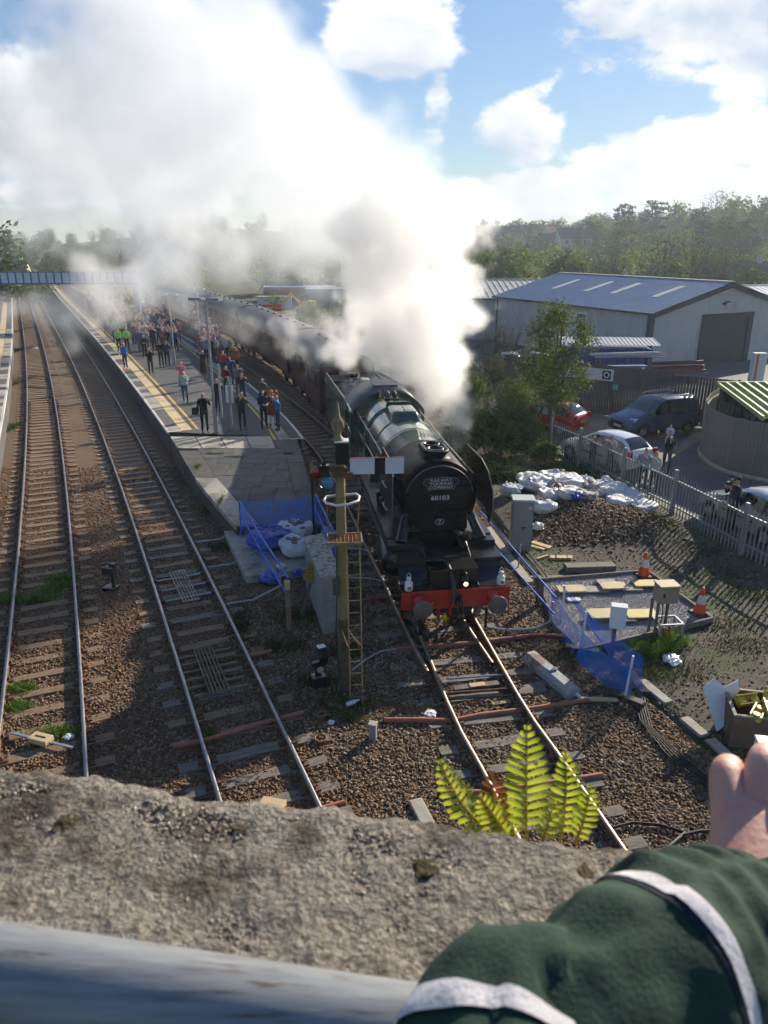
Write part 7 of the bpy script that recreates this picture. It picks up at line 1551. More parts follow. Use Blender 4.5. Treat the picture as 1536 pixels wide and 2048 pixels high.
# ================================================================== PEOPLE
BONES = {}
def person_mesh(pose):
    V = {'pel': ((0, 0, .96), .125), 'spi': ((0, .01, 1.16), .130), 'che': ((0, 0, 1.36), .145), 'nek': ((0, 0, 1.50), .055), 'hb': ((0, -.012, 1.575), .075), 'hd': ((0, -.012, 1.655), .098), 'ht': ((0, .005, 1.735), .066), 'nos': ((0, -.112, 1.635), .016),
         'hL': ((.095, 0, .90), .092), 'kL': ((.105, -.02, .50), .064), 'aL': ((.11, .015, .09), .044), 'tL': ((.125, -.15, .045), .040), 'hR': ((-.095, 0, .90), .092), 'kR': ((-.105, -.02, .50), .064), 'aR': ((-.11, .015, .09), .044), 'tR': ((-.125, -.15, .045), .040),
         'sL': ((.185, .0, 1.425), .064), 'sR': ((-.185, 0, 1.425), .064)}
    arm = {'down': ((.235, .02, 1.14), (.225, -.06, .90), (.215, -.09, .80)), 'phone': ((.26, -.12, 1.20), (.12, -.30, 1.46), (.07, -.33, 1.55)), 'high': ((.30, -.12, 1.42), (.18, -.26, 1.66), (.10, -.29, 1.74)), 'front': ((.24, -.05, 1.16), (.10, -.24, 1.14), (.02, -.27, 1.14)), 'wave': ((.36, -.06, 1.38), (.42, -.16, 1.62), (.43, -.18, 1.72))}
    ps = {'phone': ('phone', 'phone'), 'stand': ('down', 'down'), 'one': ('phone', 'down'), 'high': ('high', 'high'), 'front': ('front', 'front'), 'wave': ('wave', 'phone'), 'walk': ('phone', 'wave'), 'sit': ('front', 'front')}[pose]
    for s, k, a in ((1, 'L', ps[0]), (-1, 'R', ps[1])):
        e, w, h = arm[a]
        V['e'+k] = ((s*e[0], e[1], e[2]), .048); V['w'+k] = ((s*w[0], w[1], w[2]), .034); V['f'+k] = ((s*h[0], h[1], h[2]), .036)
        V['th'+k] = ((s*(h[0]-.03), h[1]-.04, h[2]-.02), .014)
    if pose == 'walk':
        V['kL'] = ((.13, -.20, .52), .064); V['aL'] = ((.14, -.16, .12), .044); V['tL'] = ((.15, -.33, .07), .04); V['kR'] = ((-.12, .12, .52), .064); V['aR'] = ((-.13, .30, .13), .044); V['tR'] = ((-.14, .16, .04), .04)
    if pose == 'sit':
        for s, k in ((1, 'L'), (-1, 'R')): V['k'+k] = ((s*.16, -.34, .88), .064); V['a'+k] = ((s*.17, -.36, .50), .044); V['t'+k] = ((s*.18, -.50, .46), .04)
    E_ = [('pel', 'spi'), ('spi', 'che'), ('che', 'nek'), ('nek', 'hb'), ('hb', 'hd'), ('hd', 'ht'), ('hd', 'nos'), ('che', 'sL'), ('che', 'sR'), ('sL', 'eL'), ('eL', 'wL'), ('wL', 'fL'), ('wL', 'thL'), ('sR', 'eR'), ('eR', 'wR'), ('wR', 'fR'), ('wR', 'thR'), ('pel', 'hL'), ('hL', 'kL'), ('kL', 'aL'), ('aL', 'tL'), ('pel', 'hR'), ('hR', 'kR'), ('kR', 'aR'), ('aR', 'tR')]
    names = list(V); me = bpy.data.meshes.new('person'); me.from_pydata([V[n][0] for n in names], [(names.index(a), names.index(b)) for a, b in E_], [])
    o = bpy.data.objects.new('tmp', me); col.objects.link(o); sk = o.modifiers.new('s', 'SKIN'); o.modifiers.new('u', 'SUBSURF').levels = 1
    for i, n in enumerate(names): q = me.skin_vertices[0].data[i]; q.radius = (V[n][1]*(1.25 if n in ('pel', 'spi', 'che') else 1), V[n][1]*(.85 if n in ('pel', 'spi', 'che') else 1)); q.use_root = (n == 'pel')
    bpy.context.view_layer.update(); ev = o.evaluated_get(bpy.context.evaluated_depsgraph_get()); out = bpy.data.meshes.new_from_object(ev); bpy.data.objects.remove(o)
    bone = [(np.array(V[a][0]), np.array(V[b][0]), a, b) for a, b in E_]; mi = []
    for p in out.polygons:
        c = np.array(p.center); best = None
        for A, B, a, b in bone:
            d = B-A; t = np.clip(np.dot(c-A, d)/np.dot(d, d), 0, 1); dist = np.linalg.norm(A+d*t-c)-.5*(V[a][1]*(1-t)+V[b][1]*t)
            if best is None or dist < best[0]: best = (dist, a, b, t)
        _, a, b, t = best
        if b in ('hb', 'hd', 'ht', 'nos') : k = 3 if (c[2] > 1.69 or (c[1] > .02 and c[2] > 1.56)) else 2
        elif b in ('fL', 'fR', 'thL', 'thR') or (b in ('wL', 'wR') and t > .92): k = 2
        elif b in ('tL', 'tR'): k = 4
        elif b in ('hL', 'hR', 'kL', 'kR', 'aL', 'aR'): k = 1 if not (b in ('aL', 'aR') and t > .9) else 4
        else: k = 0 if c[2] > .93 or pose == 'sit' else 1
        mi.append(k)
    for n in range(5): out.materials.append(None)
    out.polygons.foreach_set('material_index', mi); out.polygons.foreach_set('use_smooth', [True]*len(mi)); out.name = 'person_'+pose
    return out
PM = {p: person_mesh(p) for p in ('phone', 'stand', 'one', 'high', 'front', 'wave', 'walk', 'sit')}
def cloth(c): return mat('cloth_%d_%d_%d' % tuple(int(v*1000) for v in c), c, tuple(v*.72 for v in c), rough=.9, scale=7, bump=.3, bscale=9)
SKIN = mat('skin', (.50, .27, .19), (.44, .23, .16), rough=.55, scale=6, subsurf=.15); SHOE = mat('shoe', (.018, .016, .015), rough=.6); HAIR = {'g': mat('hair_grey', (.34, .32, .30), (.26, .25, .23), rough=.7, scale=20), 'b': mat('hair_brown', (.055, .032, .018), (.08, .05, .03), rough=.7, scale=20), 'y': mat('hair_fair', (.36, .25, .11), (.28, .19, .08), rough=.7, scale=20), 'k': mat('hair_black', (.015, .012, .010), rough=.6), 'bald': SKIN}
NAVY, BLACK, JEAN, GREY, WHITE = (.014, .018, .035), (.012, .012, .013), (.045, .070, .13), (.11, .11, .12), (.50, .50, .50)
def person(loc, rz_, pose, top, legs, hair, label, group, s=1.0, coat=None, shoe=None, hip=False):
    o = link('person', PM[pose], None, loc, rz_); o.scale = (s, s, s)
    for i, m in enumerate((cloth(top), cloth(legs), SKIN, HAIR[hair], shoe or SHOE)): o.material_slots[i].link = 'OBJECT'; o.material_slots[i].material = m
    tag(o, label, 'person', group)
    if coat:
        mb = MB(); mb.lathe([(.175, 1.12), (.20, .95), (.235, .70), (.25, .55 if hip else .34)], (0, .01, 0), 'Z', 14); mb.v = [(x, y*.8, z) for x, y, z in mb.v]; mb.build('coat_skirt', cloth(coat), o)
    return o
def held(name, label, o, off_, dims, m, cat):
    s = o.scale[0]; c, sn = math.cos(o.rotation_euler.z), math.sin(o.rotation_euler.z); x, y, z = [v*s for v in off_]
    p = Vector((o.location.x+x*c-y*sn, o.location.y+x*sn+y*c, o.location.z+z)); mb = MB(); mb.bbox((0, 0, 0), dims, min(dims)*.25); return tag(mb.build(name, m, None, p, o.rotation_euler.z), label, cat)
def PG(px, py): return G(px, py, PZ+.005)
GP = 'onlookers on the platform'
toward = lambda px: R(-18)
P1 = person(PG(411, 866), R(25), 'one', BLACK, BLACK, 'bald', 'balding man in a black suit at the platform end', GP, 1.04); held('shoulder_bag', 'black shoulder bag hanging beside the man in black suit', P1, (-.34, .03, .98), (.30, .16, .30), cloth(BLACK), 'bag')
P2 = person(PG(486, 860), R(25), 'phone', NAVY, NAVY, 'b', 'person in dark waistcoat with lilac sleeves holding up a phone', GP, 1.0); P2.material_slots[0].material = cloth((.022, .022, .035))
person(PG(529, 858), R(30), 'front', (.020, .028, .050), BLACK, 'y', 'fair haired person in navy hooded coat and black trousers', GP, 1.0)
person(PG(527, 826), R(30), 'front', (.13, .12, .075), NAVY, 'b', 'person in olive camouflage jacket behind the navy coat', GP, 1.0)
person(PG(546, 852), R(25), 'high', (.32, .085, .022), (.55, .52, .52), 'y', 'woman in a long rust orange coat and white trousers', GP, .98, coat=(.32, .085, .022), hip=True)
person(PG(557, 862), R(-60), 'high', (.015, .15, .42), JEAN, 'y', 'fair haired person in bright blue jacket and jeans', GP, .93)
P7 = person(PG(487, 812), R(30), 'phone', NAVY, JEAN, 'b', 'person in navy top carrying a maroon rucksack', GP, 1.0); held('rucksack', 'maroon rucksack on the back of the person in navy', P7, (.10, .20, 1.22), (.30, .18, .42), cloth((.10, .018, .03)), 'rucksack')
P8 = person(PG(437, 830), R(40), 'one', BLACK, BLACK, 'bald', 'man in dark uniform carrying a yellow vest beside the lamp post', GP, 1.03); held('hi_vis_vest', 'yellow vest draped over the arm of the uniformed man', P8, (-.24, -.06, .98), (.14, .14, .36), cloth((.55, .72, .02)), 'vest')
person(PG(372, 806), R(-10), 'phone', (.30, .52, .46), JEAN, 'g', 'grey haired person in a mint green top photographing', GP, .97)
person(PG(367, 782), R(-10), 'phone', (.50, .16, .22), (.40, .12, .18), 'y', 'woman in a pink flowered dress', GP, .97, coat=(.48, .15, .21))
person(PG(409, 757), R(-15), 'high', (.035, .022, .026), (.30, .20, .16), 'b', 'woman in a long dark brown dress with raised arms', GP, 1.0, coat=(.035, .022, .026))
person(PG(252, 738), R(-20), 'one', (.012, .14, .46), (.025, .028, .035), 'b', 'runner in bright blue jacket and orange shoes by the platform edge', GP, 1.0, shoe=cloth((.75, .10, .02)))
person(PG(303, 749), R(20), 'phone', BLACK, BLACK, 'b', 'person all in black filming in the middle of the platform', GP, 1.0)
person(PG(324, 735), R(20), 'front', NAVY, BLACK, 'g', 'left one of the dark dressed pair at the slim lamp post', GP, 1.0); person(PG(336, 733), R(30), 'phone', (.03, .04, .08), BLACK, 'b', 'right one of the dark dressed pair at the slim lamp post', GP, 1.02)
for px, w_ in ((240, 'left'), (256, 'right')): person(PG(px, 704), R(-10), 'front', (.28, .75, .04), BLACK, 'k', w_+' one of two officers in lime yellow jackets', GP, 1.05)
person(PG(449, 756), R(20), 'phone', (.42, .02, .02), BLACK, 'b', 'person in a red jacket behind the lamp post', GP, .98); person(PG(463, 772), R(40), 'phone', (.02, .06, .20), JEAN, 'k', 'person in a blue jacket and cap near the track edge', GP, 1.0)
person(PG(474, 752), R(35), 'high', (.26, .075, .03), (.02, .02, .02), 'g', 'man in a rust brown jacket raising a camera at the edge', GP, 1.06); person(PG(468, 742), R(35), 'phone', (.10, .08, .06), BLACK, 'g', 'person in brown half hidden behind the rust brown jacket', GP, 1.0)
person(PG(291, 716), R(10), 'front', BLACK, BLACK, 'y', 'fair haired woman in black near the crowd', GP, .97); person(PG(326, 690), R(10), 'phone', (.30, .36, .52), BLACK, 'y', 'person in a pale blue jacket before the crowd', GP, 1.0)
person(PG(455, 792), R(30), 'front', (.20, .02, .03), NAVY, 'g', 'grey haired person in dark red behind the sign pole', GP, .95); person(PG(478, 790), R(35), 'phone', (.13, .16, .17), JEAN, 'b', 'person in grey green behind the maroon rucksack', GP, .98)
PAL = [((.03, .04, .09), 'navy'), ((.012, .012, .014), 'black'), ((.10, .10, .11), 'grey'), ((.025, .10, .12), 'teal'), ((.30, .33, .38), 'pale grey'), ((.20, .03, .04), 'dark red'), ((.05, .10, .30), 'blue'), ((.34, .14, .18), 'pink'), ((.11, .085, .06), 'brown'), ((.45, .45, .46), 'white'), ((.07, .085, .045), 'olive')]
random.seed(21); cnt = 0
def place_crowd(n, fpos):
    for _ in range(n):
        px, py = fpos(); p = PG(px, py); c, nm = random.choice(PAL)
        person(p, R(random.uniform(-40, 50)), random.choice(['phone', 'phone', 'one', 'stand', 'front', 'high']), c, random.choice([BLACK, NAVY, JEAN, GREY]), random.choice('gbbyk'), 'onlooker in a %s top within the packed crowd under the steam' % nm, 'packed crowd on the platform', random.uniform(.92, 1.07))
def cL():
    while True:
        py = random.uniform(604, 704); t = (py-604)/100; e = 150+t*75; px = random.uniform(e+14, e+150 if py > 660 else 330)
        if not (232 < px < 264 and py > 682): return px, py
def cR():
    py = random.uniform(622, 726); t = (py-622)/104; return random.uniform(355+t*55, 388+t*75), py
place_crowd(150, cL); place_crowd(62, cR)
GF = 'onlookers behind the steel fence'
def PF(px, py): return G(px, py, -.02)
person(PF(1182, 938), R(-60), 'front', (.03, .03, .035), BLACK, 'b', 'child in dark clothes behind the fence by the white hatchback', GF, .80)
P_ = person(PF(1217, 951), R(-50), 'phone', (.45, .45, .45), BLACK, 'y', 'woman in a black and white striped top behind the fence', GF, .98)
mb = MB()
for z_ in (1.02, 1.12, 1.22, 1.32): mb.lathe([(.178, z_), (.182, z_+.025), (.178, z_+.05)], (0, .005, 0), 'Z', 16)
mb.v = [(x*1.02, y*.76, z) for x, y, z in mb.v]; mb.build('stripes', cloth(BLACK), P_)
person(PF(1283, 984), R(-45), 'phone', (.28, .36, .46), BLACK, 'k', 'person with dark cap and pale blue shirt behind the fence', GF, 1.0); person(PF(1303, 990), R(-40), 'phone', (.50, .52, .50), BLACK, 'k', 'person in a pale shirt beside the pale blue shirt', GF, .98)
DAD = person(PF(1330, 946), R(-30), 'walk', (.018, .016, .020), (.050, .065, .085), 'b', 'man in black jacket walking with a child on his shoulders', GF, 1.03)
kid = person(DAD.location + Vector((0, .02, .93)), R(-30), 'sit', (.48, .52, .62), (.42, .45, .55), 'y', 'fair haired toddler in pale clothes riding on the mans shoulders', GF, .60)
kid.location.z = DAD.location.z + 1.48 - .84*.60
P_ = person(PF(1458, 1062), R(-75), 'phone', (.012, .018, .045), NAVY, 'k', 'man in navy jacket and cap photographing over the fence', GF, 1.04)
mb = MB(); mb.lathe([(.105, 1.69), (.107, 1.73), (.09, 1.775), (.04, 1.80), (0, 1.803)], (0, 0, 0), 'Z', 14); mb.box((0, -.14, 1.70), (.16, .12, .015)); mb.build('cap', cloth(BLACK), P_)
held('photo_camera', 'black camera held to the eye of the man in cap', P_, (0, -.30, 1.60), (.14, .20, .10), m_blackpl, 'camera')
person(PF(1028, 800), R(-40), 'phone', (.30, .10, .10), BLACK, 'b', 'onlooker half hidden in the scrub by the parked cars', GF, 1.0); person(PF(985, 868), R(-30), 'phone', (.50, .50, .50), BLACK, 'g', 'onlooker in white standing in the bushes beside the engine', GF, 1.0)
for px, py, lb in ((453, 592, 'worker in orange vest beyond the coaches'), (485, 598, 'second worker in orange beyond the coaches')): y = 92; p = D(px, py, y); person((p.x, y, -.2), R(0), 'stand', (.75, .16, .03), NAVY, 'b', lb, GF, 1.1)
# ================================================================== FOREGROUND: THE BRIDGE WE STAND ON
WZ = 8.30
m_cop = mat('parapet_concrete', (.20, .175, .145), (.46, .415, .35), rough=.95, scale=150, bump=1.0, bscale=170, c3=(.085, .062, .04), s3=11, t3=(.50, .64), contrast=(.36, .66), detail=5)
def cop_edge(t):    # far edge of the coping, from the left to the right, at coping height
    a, b = G(-700, 1452, WZ), G(2300, 1852, WZ); return a.lerp(b, t)
EA, EB = cop_edge(0), cop_edge(1); UD = (EB-EA).normalized(); ND = Vector((UD.y, -UD.x, 0)); ND = ND if ND.y < 0 else -ND   # along the wall, towards us
def parapet():
    L_ = (EB-EA).length; nu = 520; nv = 150; prof = []
    V = np.zeros(((nu+1)*(nv+1), 3)); W = .36
    for i in range(nu+1):
        u = i/nu
        for j in range(nv+1):
            v = j/nv
            # profile: far face, rounded arris, gently domed top
            if v < .18: q = v/.18; d = .035*(1-math.cos(q*math.pi/2))*0; off_ = -.002; z = WZ - .28 + .26*q; d = -.012
            elif v < .30: q = (v-.18)/.12; d = -.012 + .030*(1-math.cos(q*math.pi/2)); z = WZ - .02 + .026*math.sin(q*math.pi/2)
            else: q = (v-.30)/.70; d = .018 + (W-.018)*q; z = WZ + .006 + .006*math.sin(q*3.1)
            p = EA + UD*(L_*u) + ND*d
            w = mnoise.noise(Vector((p.x*9, p.y*9, z*9)))*.006 + mnoise.noise(Vector((p.x*30, p.y*30, z*30)))*.0035 + mnoise.noise(Vector((p.x*110, p.y*110, z*110)))*.0022
            V[i*(nv+1)+j] = (p.x - ND.x*w*(v < .3), p.y - ND.y*w*(v < .3), z + w)
    F = [(i*(nv+1)+j, i*(nv+1)+j+1, (i+1)*(nv+1)+j+1, (i+1)*(nv+1)+j) for i in range(nu) for j in range(nv)]
    return npmesh('coping', V, F, m_cop, smooth=True)
pw = thing('bridge_parapet', 'rough concrete parapet of the bridge in the foreground', 'parapet', (0, 0, 0)); link('coping', parapet(), pw)
mb = MB(); p0, p1 = EA+ND*.02, EB+ND*.02
vs = [p0, p1, p1+ND*.33, p0+ND*.33]; mb.prism([(p.x, p.y) for p in vs], 7.0, WZ-.02, 'Z'); mb.build('wall', m_cop, pw)
mb = MB(); c = (EA+EB)/2 + ND*1.5; mb.box((c.x, c.y, 6.95), (9, 3.4, .15), rz=math.atan2(UD.y, UD.x)); tag(mb.build('bridge_deck', m_asph), kind='structure')
m_moss = mat('moss', (.055, .040, .016), (.10, .07, .025), rough=.95, scale=60, bump=.8)
for k, (px, py, s, lb) in enumerate([(1165, 1750, .011, 'brown moss cushion on the parapet right of the fern'), (1135, 1772, .006, 'small moss tuft beside the brown cushion'), (850, 1740, .011, 'dark moss patch in the middle of the parapet'), (1295, 1780, .006, 'moss tuft near the striped sleeve'), (130, 1650, .012, 'dry moss patch at the left of the parapet'), (1092, 1800, .006, 'pale brown moss tuft above the sleeve'), (25, 1770, .009, 'moss patch at the left edge above the handrail'), (480, 1660, .008, 'thin moss patch left of centre on the parapet')]):
    p = G(px, py, WZ+.006); crumple('moss_cushion', lb, p+Vector((0, 0, .0)), s, m_moss, 60+k, .35, 'moss')['group'] = 'moss on the parapet'
def grit_s():
    t = random.uniform(.15, .85); d = random.uniform(.015, .24); p = EA.lerp(EB, t)+ND*d; return (p.x, p.y)
stones('coping_grit', 16000, grit_s, (.0010, .0026), lambda x, y: WZ+.0055, 'grit and aggregate standing out of the parapet concrete', 'grit', mat('grit', (.15, .12, .09), (.52, .46, .37), rough=.9, scale=220, contrast=(.4, .62)), .9)
# handrail
m_hr_ = mat('handrail_paint', (.17, .185, .20), (.26, .275, .29), rough=.42, spec=.4, scale=16, stretch=(.6, 9, 9), bump=.1, c3=(.12, .09, .07), s3=20, t3=(.58, .66))
hr = thing('handrail', 'grey tubular handrail in front of the parapet', 'handrail', (0, 0, 0))
ha, hb_ = DEP(-20, 1944, .45), DEP(770, 2066, .435); hd_ = (hb_-ha)
mb = MB(); mb.cyl(ha-hd_*2.5, hb_+hd_*3, .0275, n=40); mb.build('tube', m_hr_, hr)
for k in (-2, 3.2): p = ha+hd_*k; mb = MB(); mb.cyl(p, Vector((p.x, p.y, 7.0)), .024, n=16); mb.build('post', m_hr_, hr)
# fern
m_fern = leafmat('fern_leaf', (.36, .44, .035), (.54, .57, .07), 40, .6); m_rach = leafmat('fern_stem', (.55, .48, .05), (.45, .32, .05), 60, .4); m_fbrown = leafmat('fern_brown', (.30, .10, .02), (.20, .07, .02), 40, .4)
fern = thing('fern', 'yellow green fern growing from the far face of the parapet', 'fern', (0, 0, 0))
def frond(pb, pt, bend, n, wmax, m, seed):
    """arched rachis with two rows of blunt bent pinnae"""
    r = random.Random(seed); pb, pt = Vector(pb), Vector(pt); mid = (pb+pt)/2+Vector(bend)
    def C(t): return pb*(1-t)**2+mid*2*t*(1-t)+pt*t*t
    mb = MB(); mb.tube([C(t) for t in np.linspace(0, 1, 12)], [.0016*(1-.75*t) for t in np.linspace(0, 1, 12)], 6); rach = mb.build('stem', m_rach, fern)
    view = Vector((0, -1, .75)).normalized()
    for i in range(n):
        t = .14+.84*i/(n-1); c = C(t); ax = (C(min(1, t+.02))-C(t-.02)).normalized(); side = ax.cross(view).normalized(); prof_ = (1-((t-.42)/.62)**2)*1.0 if t > .42 else .62+.38*(t/.42)
        for s in (-1, 1):
            L_ = wmax*max(.12, prof_)*r.uniform(.9, 1.08); hw = (pt-pb).length*.84/(n-1)*.40*(.75+.25*prof_); up = ax*(.30+.25*t)+view*r.uniform(-.15, .25); d = (side*s+up).normalized(); nr = ax*.9; pts = []
            for q in np.linspace(0, 1, 7):
                w = hw*(.75+.35*math.sin(q*2.2))*(1-max(0, q-.72)**2*9); cc = c+d*(L_*q)-Vector((0, 0, 1))*(.10*L_*q*q)+view*(.10*L_*math.sin(q*3)); pts.append((cc-nr*w, cc+view*hw*.35, cc+nr*w))
            vs = [p for tr in pts for p in tr]; fs = []
            for k in range(6): fs += [(3*k, 3*k+1, 3*k+4, 3*k+3), (3*k+1, 3*k+2, 3*k+5, 3*k+4)]
            mb = MB(); mb.add(vs, fs, 0, True); mb.build('leaflet', m, fern)
def FP(px, py, d): return DEP(px, py, d)
fd = .76
for k, (b_, t_, bend, n, w, m) in enumerate([((1052, 1680), (1055, 1452), (0, 0, .0), 13, .026, m_fern), ((985, 1670), (882, 1520), (-.012, 0, -.01), 12, .020, m_fern), ((1120, 1685), (1132, 1505), (.006, 0, .0), 12, .021, m_fern), ((1150, 1688), (1180, 1570), (.006, 0, 0), 10, .015, m_fern), ((1000, 1672), (985, 1545), (-.004, 0, 0), 9, .018, m_fbrown), ((1020, 1678), (960, 1590), (0, 0, 0), 9, .018, m_fern), ((1085, 1684), (1110, 1600), (0, 0, 0), 9, .017, m_fern), ((1030, 1680), (1012, 1585), (0, 0, 0), 9, .018, m_fern)]):
    dz = .01*((k*37) % 5-2); frond(FP(*b_, fd+dz), FP(*t_, fd+dz+.012), bend, n, w, m, k)
# the person leaning on the parapet: arm in a green sleeve with white bands, hand
m_slv = mat('sleeve_green', (.007, .032, .020), (.011, .043, .027), rough=.92, scale=160, bump=.25, bscale=300, c3=(.006, .026, .016), s3=30)
m_band = mat('sleeve_white', (.56, .54, .56), (.62, .60, .62), rough=.9, scale=120, bump=.25, bscale=260); m_navy = mat('sleeve_navy', (.006, .009, .028), (.009, .013, .036), rough=.92, scale=120, bump=.2, bscale=260)
m_hand = mat('hand_skin', (.66, .37, .29), (.58, .29, .23), rough=.5, scale=28, bump=.12, bscale=180, subsurf=.35, c3=(.62, .25, .20), s3=16, t3=(.5, .75))
AX = [(Vector((.02, -.20, 8.30)), .075), (Vector((.04, .02, 8.36)), .066)] + [(DEP(px, py, d), r*d/FPX) for px, py, d, r in ((1000, 2138, .395, 190), (1120, 2066, .415, 184), (1230, 1996, .435, 180), (1335, 1922, .462, 178), (1392, 1878, .485, 166), (1450, 1838, .508, 138), (1492, 1803, .527, 112), (1518, 1770, .540, 98))]
def axis(t):
    k = t*(len(AX)-1); i = min(int(k), len(AX)-2); f = k-i; P = [AX[max(0, min(len(AX)-1, i+j))] for j in (-1, 0, 1, 2)]
    def cr(a, b, c, d): return .5*((2*b)+(-a+c)*f+(2*a-5*b+4*c-d)*f*f+(-a+3*b-3*c+d)*f**3)
    return cr(*[p[0] for p in P]), cr(*[p[1] for p in P])
def sleeve(t0, t1, n, grow, name, m, parent):
    V = []; nr = 56; u = None; ts = np.linspace(t0, t1, n)
    for t in ts:
        c, r = axis(t); d = (axis(min(1, t+.01))[0]-axis(max(0, t-.01))[0]).normalized()
        u = Vector((0, 0, 1)); u = (u-d*u.dot(d)).normalized(); w = d.cross(u)
        for j in range(nr):
            a = 2*math.pi*j/nr; q = c+(u*math.cos(a)+w*math.sin(a))*r
            fold = .0030*math.sin(t*52+2.0*math.sin(a*1.0+t*9)+a*1.6)*(.35+.65*max(0, math.cos(a+.6)))*(1 if t < .86 else .25) + .006*mnoise.noise(Vector((q.x*17, q.y*17, q.z*17))) + .004*mnoise.noise(Vector((q.x*45, q.y*45, q.z*45)))
            cuff = -.004 if t > .955 else 0
            V.append(c+(u*math.cos(a)*.92+w*math.sin(a)*1.04)*(r+fold+cuff+grow))
    F = [(i*nr+j, i*nr+(j+1) % nr, (i+1)*nr+(j+1) % nr, (i+1)*nr+j) for i in range(n-1) for j in range(nr)]
    return link(name, npmesh(name, [tuple(v) for v in V], F, m, smooth=True), parent)
# bare arm and hand: one continuous skin
def hand_mesh():
    c9, _ = axis(1.0); fwd = (DEP(1545, 1612, .60)-c9).normalized(); up = Vector((0, 0, 1)); up = (up-fwd*up.dot(fwd)).normalized(); rt = fwd.cross(up)
    def P(f, r, u): return c9+fwd*f+rt*r+up*u
    V = {'arm': (axis(.80)[0], .032), 'wri': (P(-.02, 0, .004), .029), 'w2': (P(.012, .0, .010), .031)}
    E_ = [('arm', 'wri'), ('wri', 'w2')]
    ks = [(-.038, .070, .034), (-.013, .084, .046), (.013, .092, .050), (.038, .094, .046)]
    for i, (r, f, u) in enumerate(ks):
        n = 'k%d' % i; V['m%d' % i] = (P(f*.55, r*.72, u*.55+.002), .0175); V[n] = (P(f, r, u), .0135); E_ += [('w2', 'm%d' % i), ('m%d' % i, n)]
        seq = ((.018, .003, -.010), (.016, .004, -.034), (-.006, .004, -.044)) if i < 3 else ((.034, .004, .010), (.060, .006, .012), (.080, .008, .004))
        for q, (df, dr, du) in zip('abc', seq): V[n+q] = (P(f+df, r+dr, u+du), {'a': .0105, 'b': .0095, 'c': .0085}[q])
        E_ += [(n, n+'a'), (n+'a', n+'b'), (n+'b', n+'c')]
    V['t0'] = (P(.026, .044, .010), .0150); V['t1'] = (P(.060, .062, .010), .0115); V['t2'] = (P(.088, .060, .004), .0095); E_ += [('w2', 't0'), ('t0', 't1'), ('t1', 't2')]
    names = list(V); me = bpy.data.meshes.new('hand'); me.from_pydata([V[n][0] for n in names], [(names.index(a), names.index(b)) for a, b in E_], [])
    o = bpy.data.objects.new('tmp', me); col.objects.link(o); o.modifiers.new('s', 'SKIN'); o.modifiers.new('u', 'SUBSURF').levels = 3
    for i, n in enumerate(names): q = me.skin_vertices[0].data[i]; q.radius = (V[n][1],)*2; q.use_root = (n == 'wri')
    bpy.context.view_layer.update(); out = bpy.data.meshes.new_from_object(o.evaluated_get(bpy.context.evaluated_depsgraph_get())); bpy.data.objects.remove(o)
    out.materials.clear(); out.materials.append(m_hand); out.polygons.foreach_set('material_index', [0]*len(out.polygons)); out.polygons.foreach_set('use_smooth', [True]*len(out.polygons)); return out
pr_ = thing('person', 'person in a dark green sleeve with white bands leaning on the parapet', 'person', (0, 0, 0)); link('arm_and_hand', hand_mesh(), pr_)
slv = sleeve(.0, 1.0, 150, 0, 'sleeve', m_slv, pr_)
sleeve(.224, .236, 10, .0020, 'white_band', m_band, slv); sleeve(.530, .554, 14, .0020, 'white_band', m_band, slv); sleeve(.521, .5298, 6, .0010, 'navy_band', m_navy, slv)
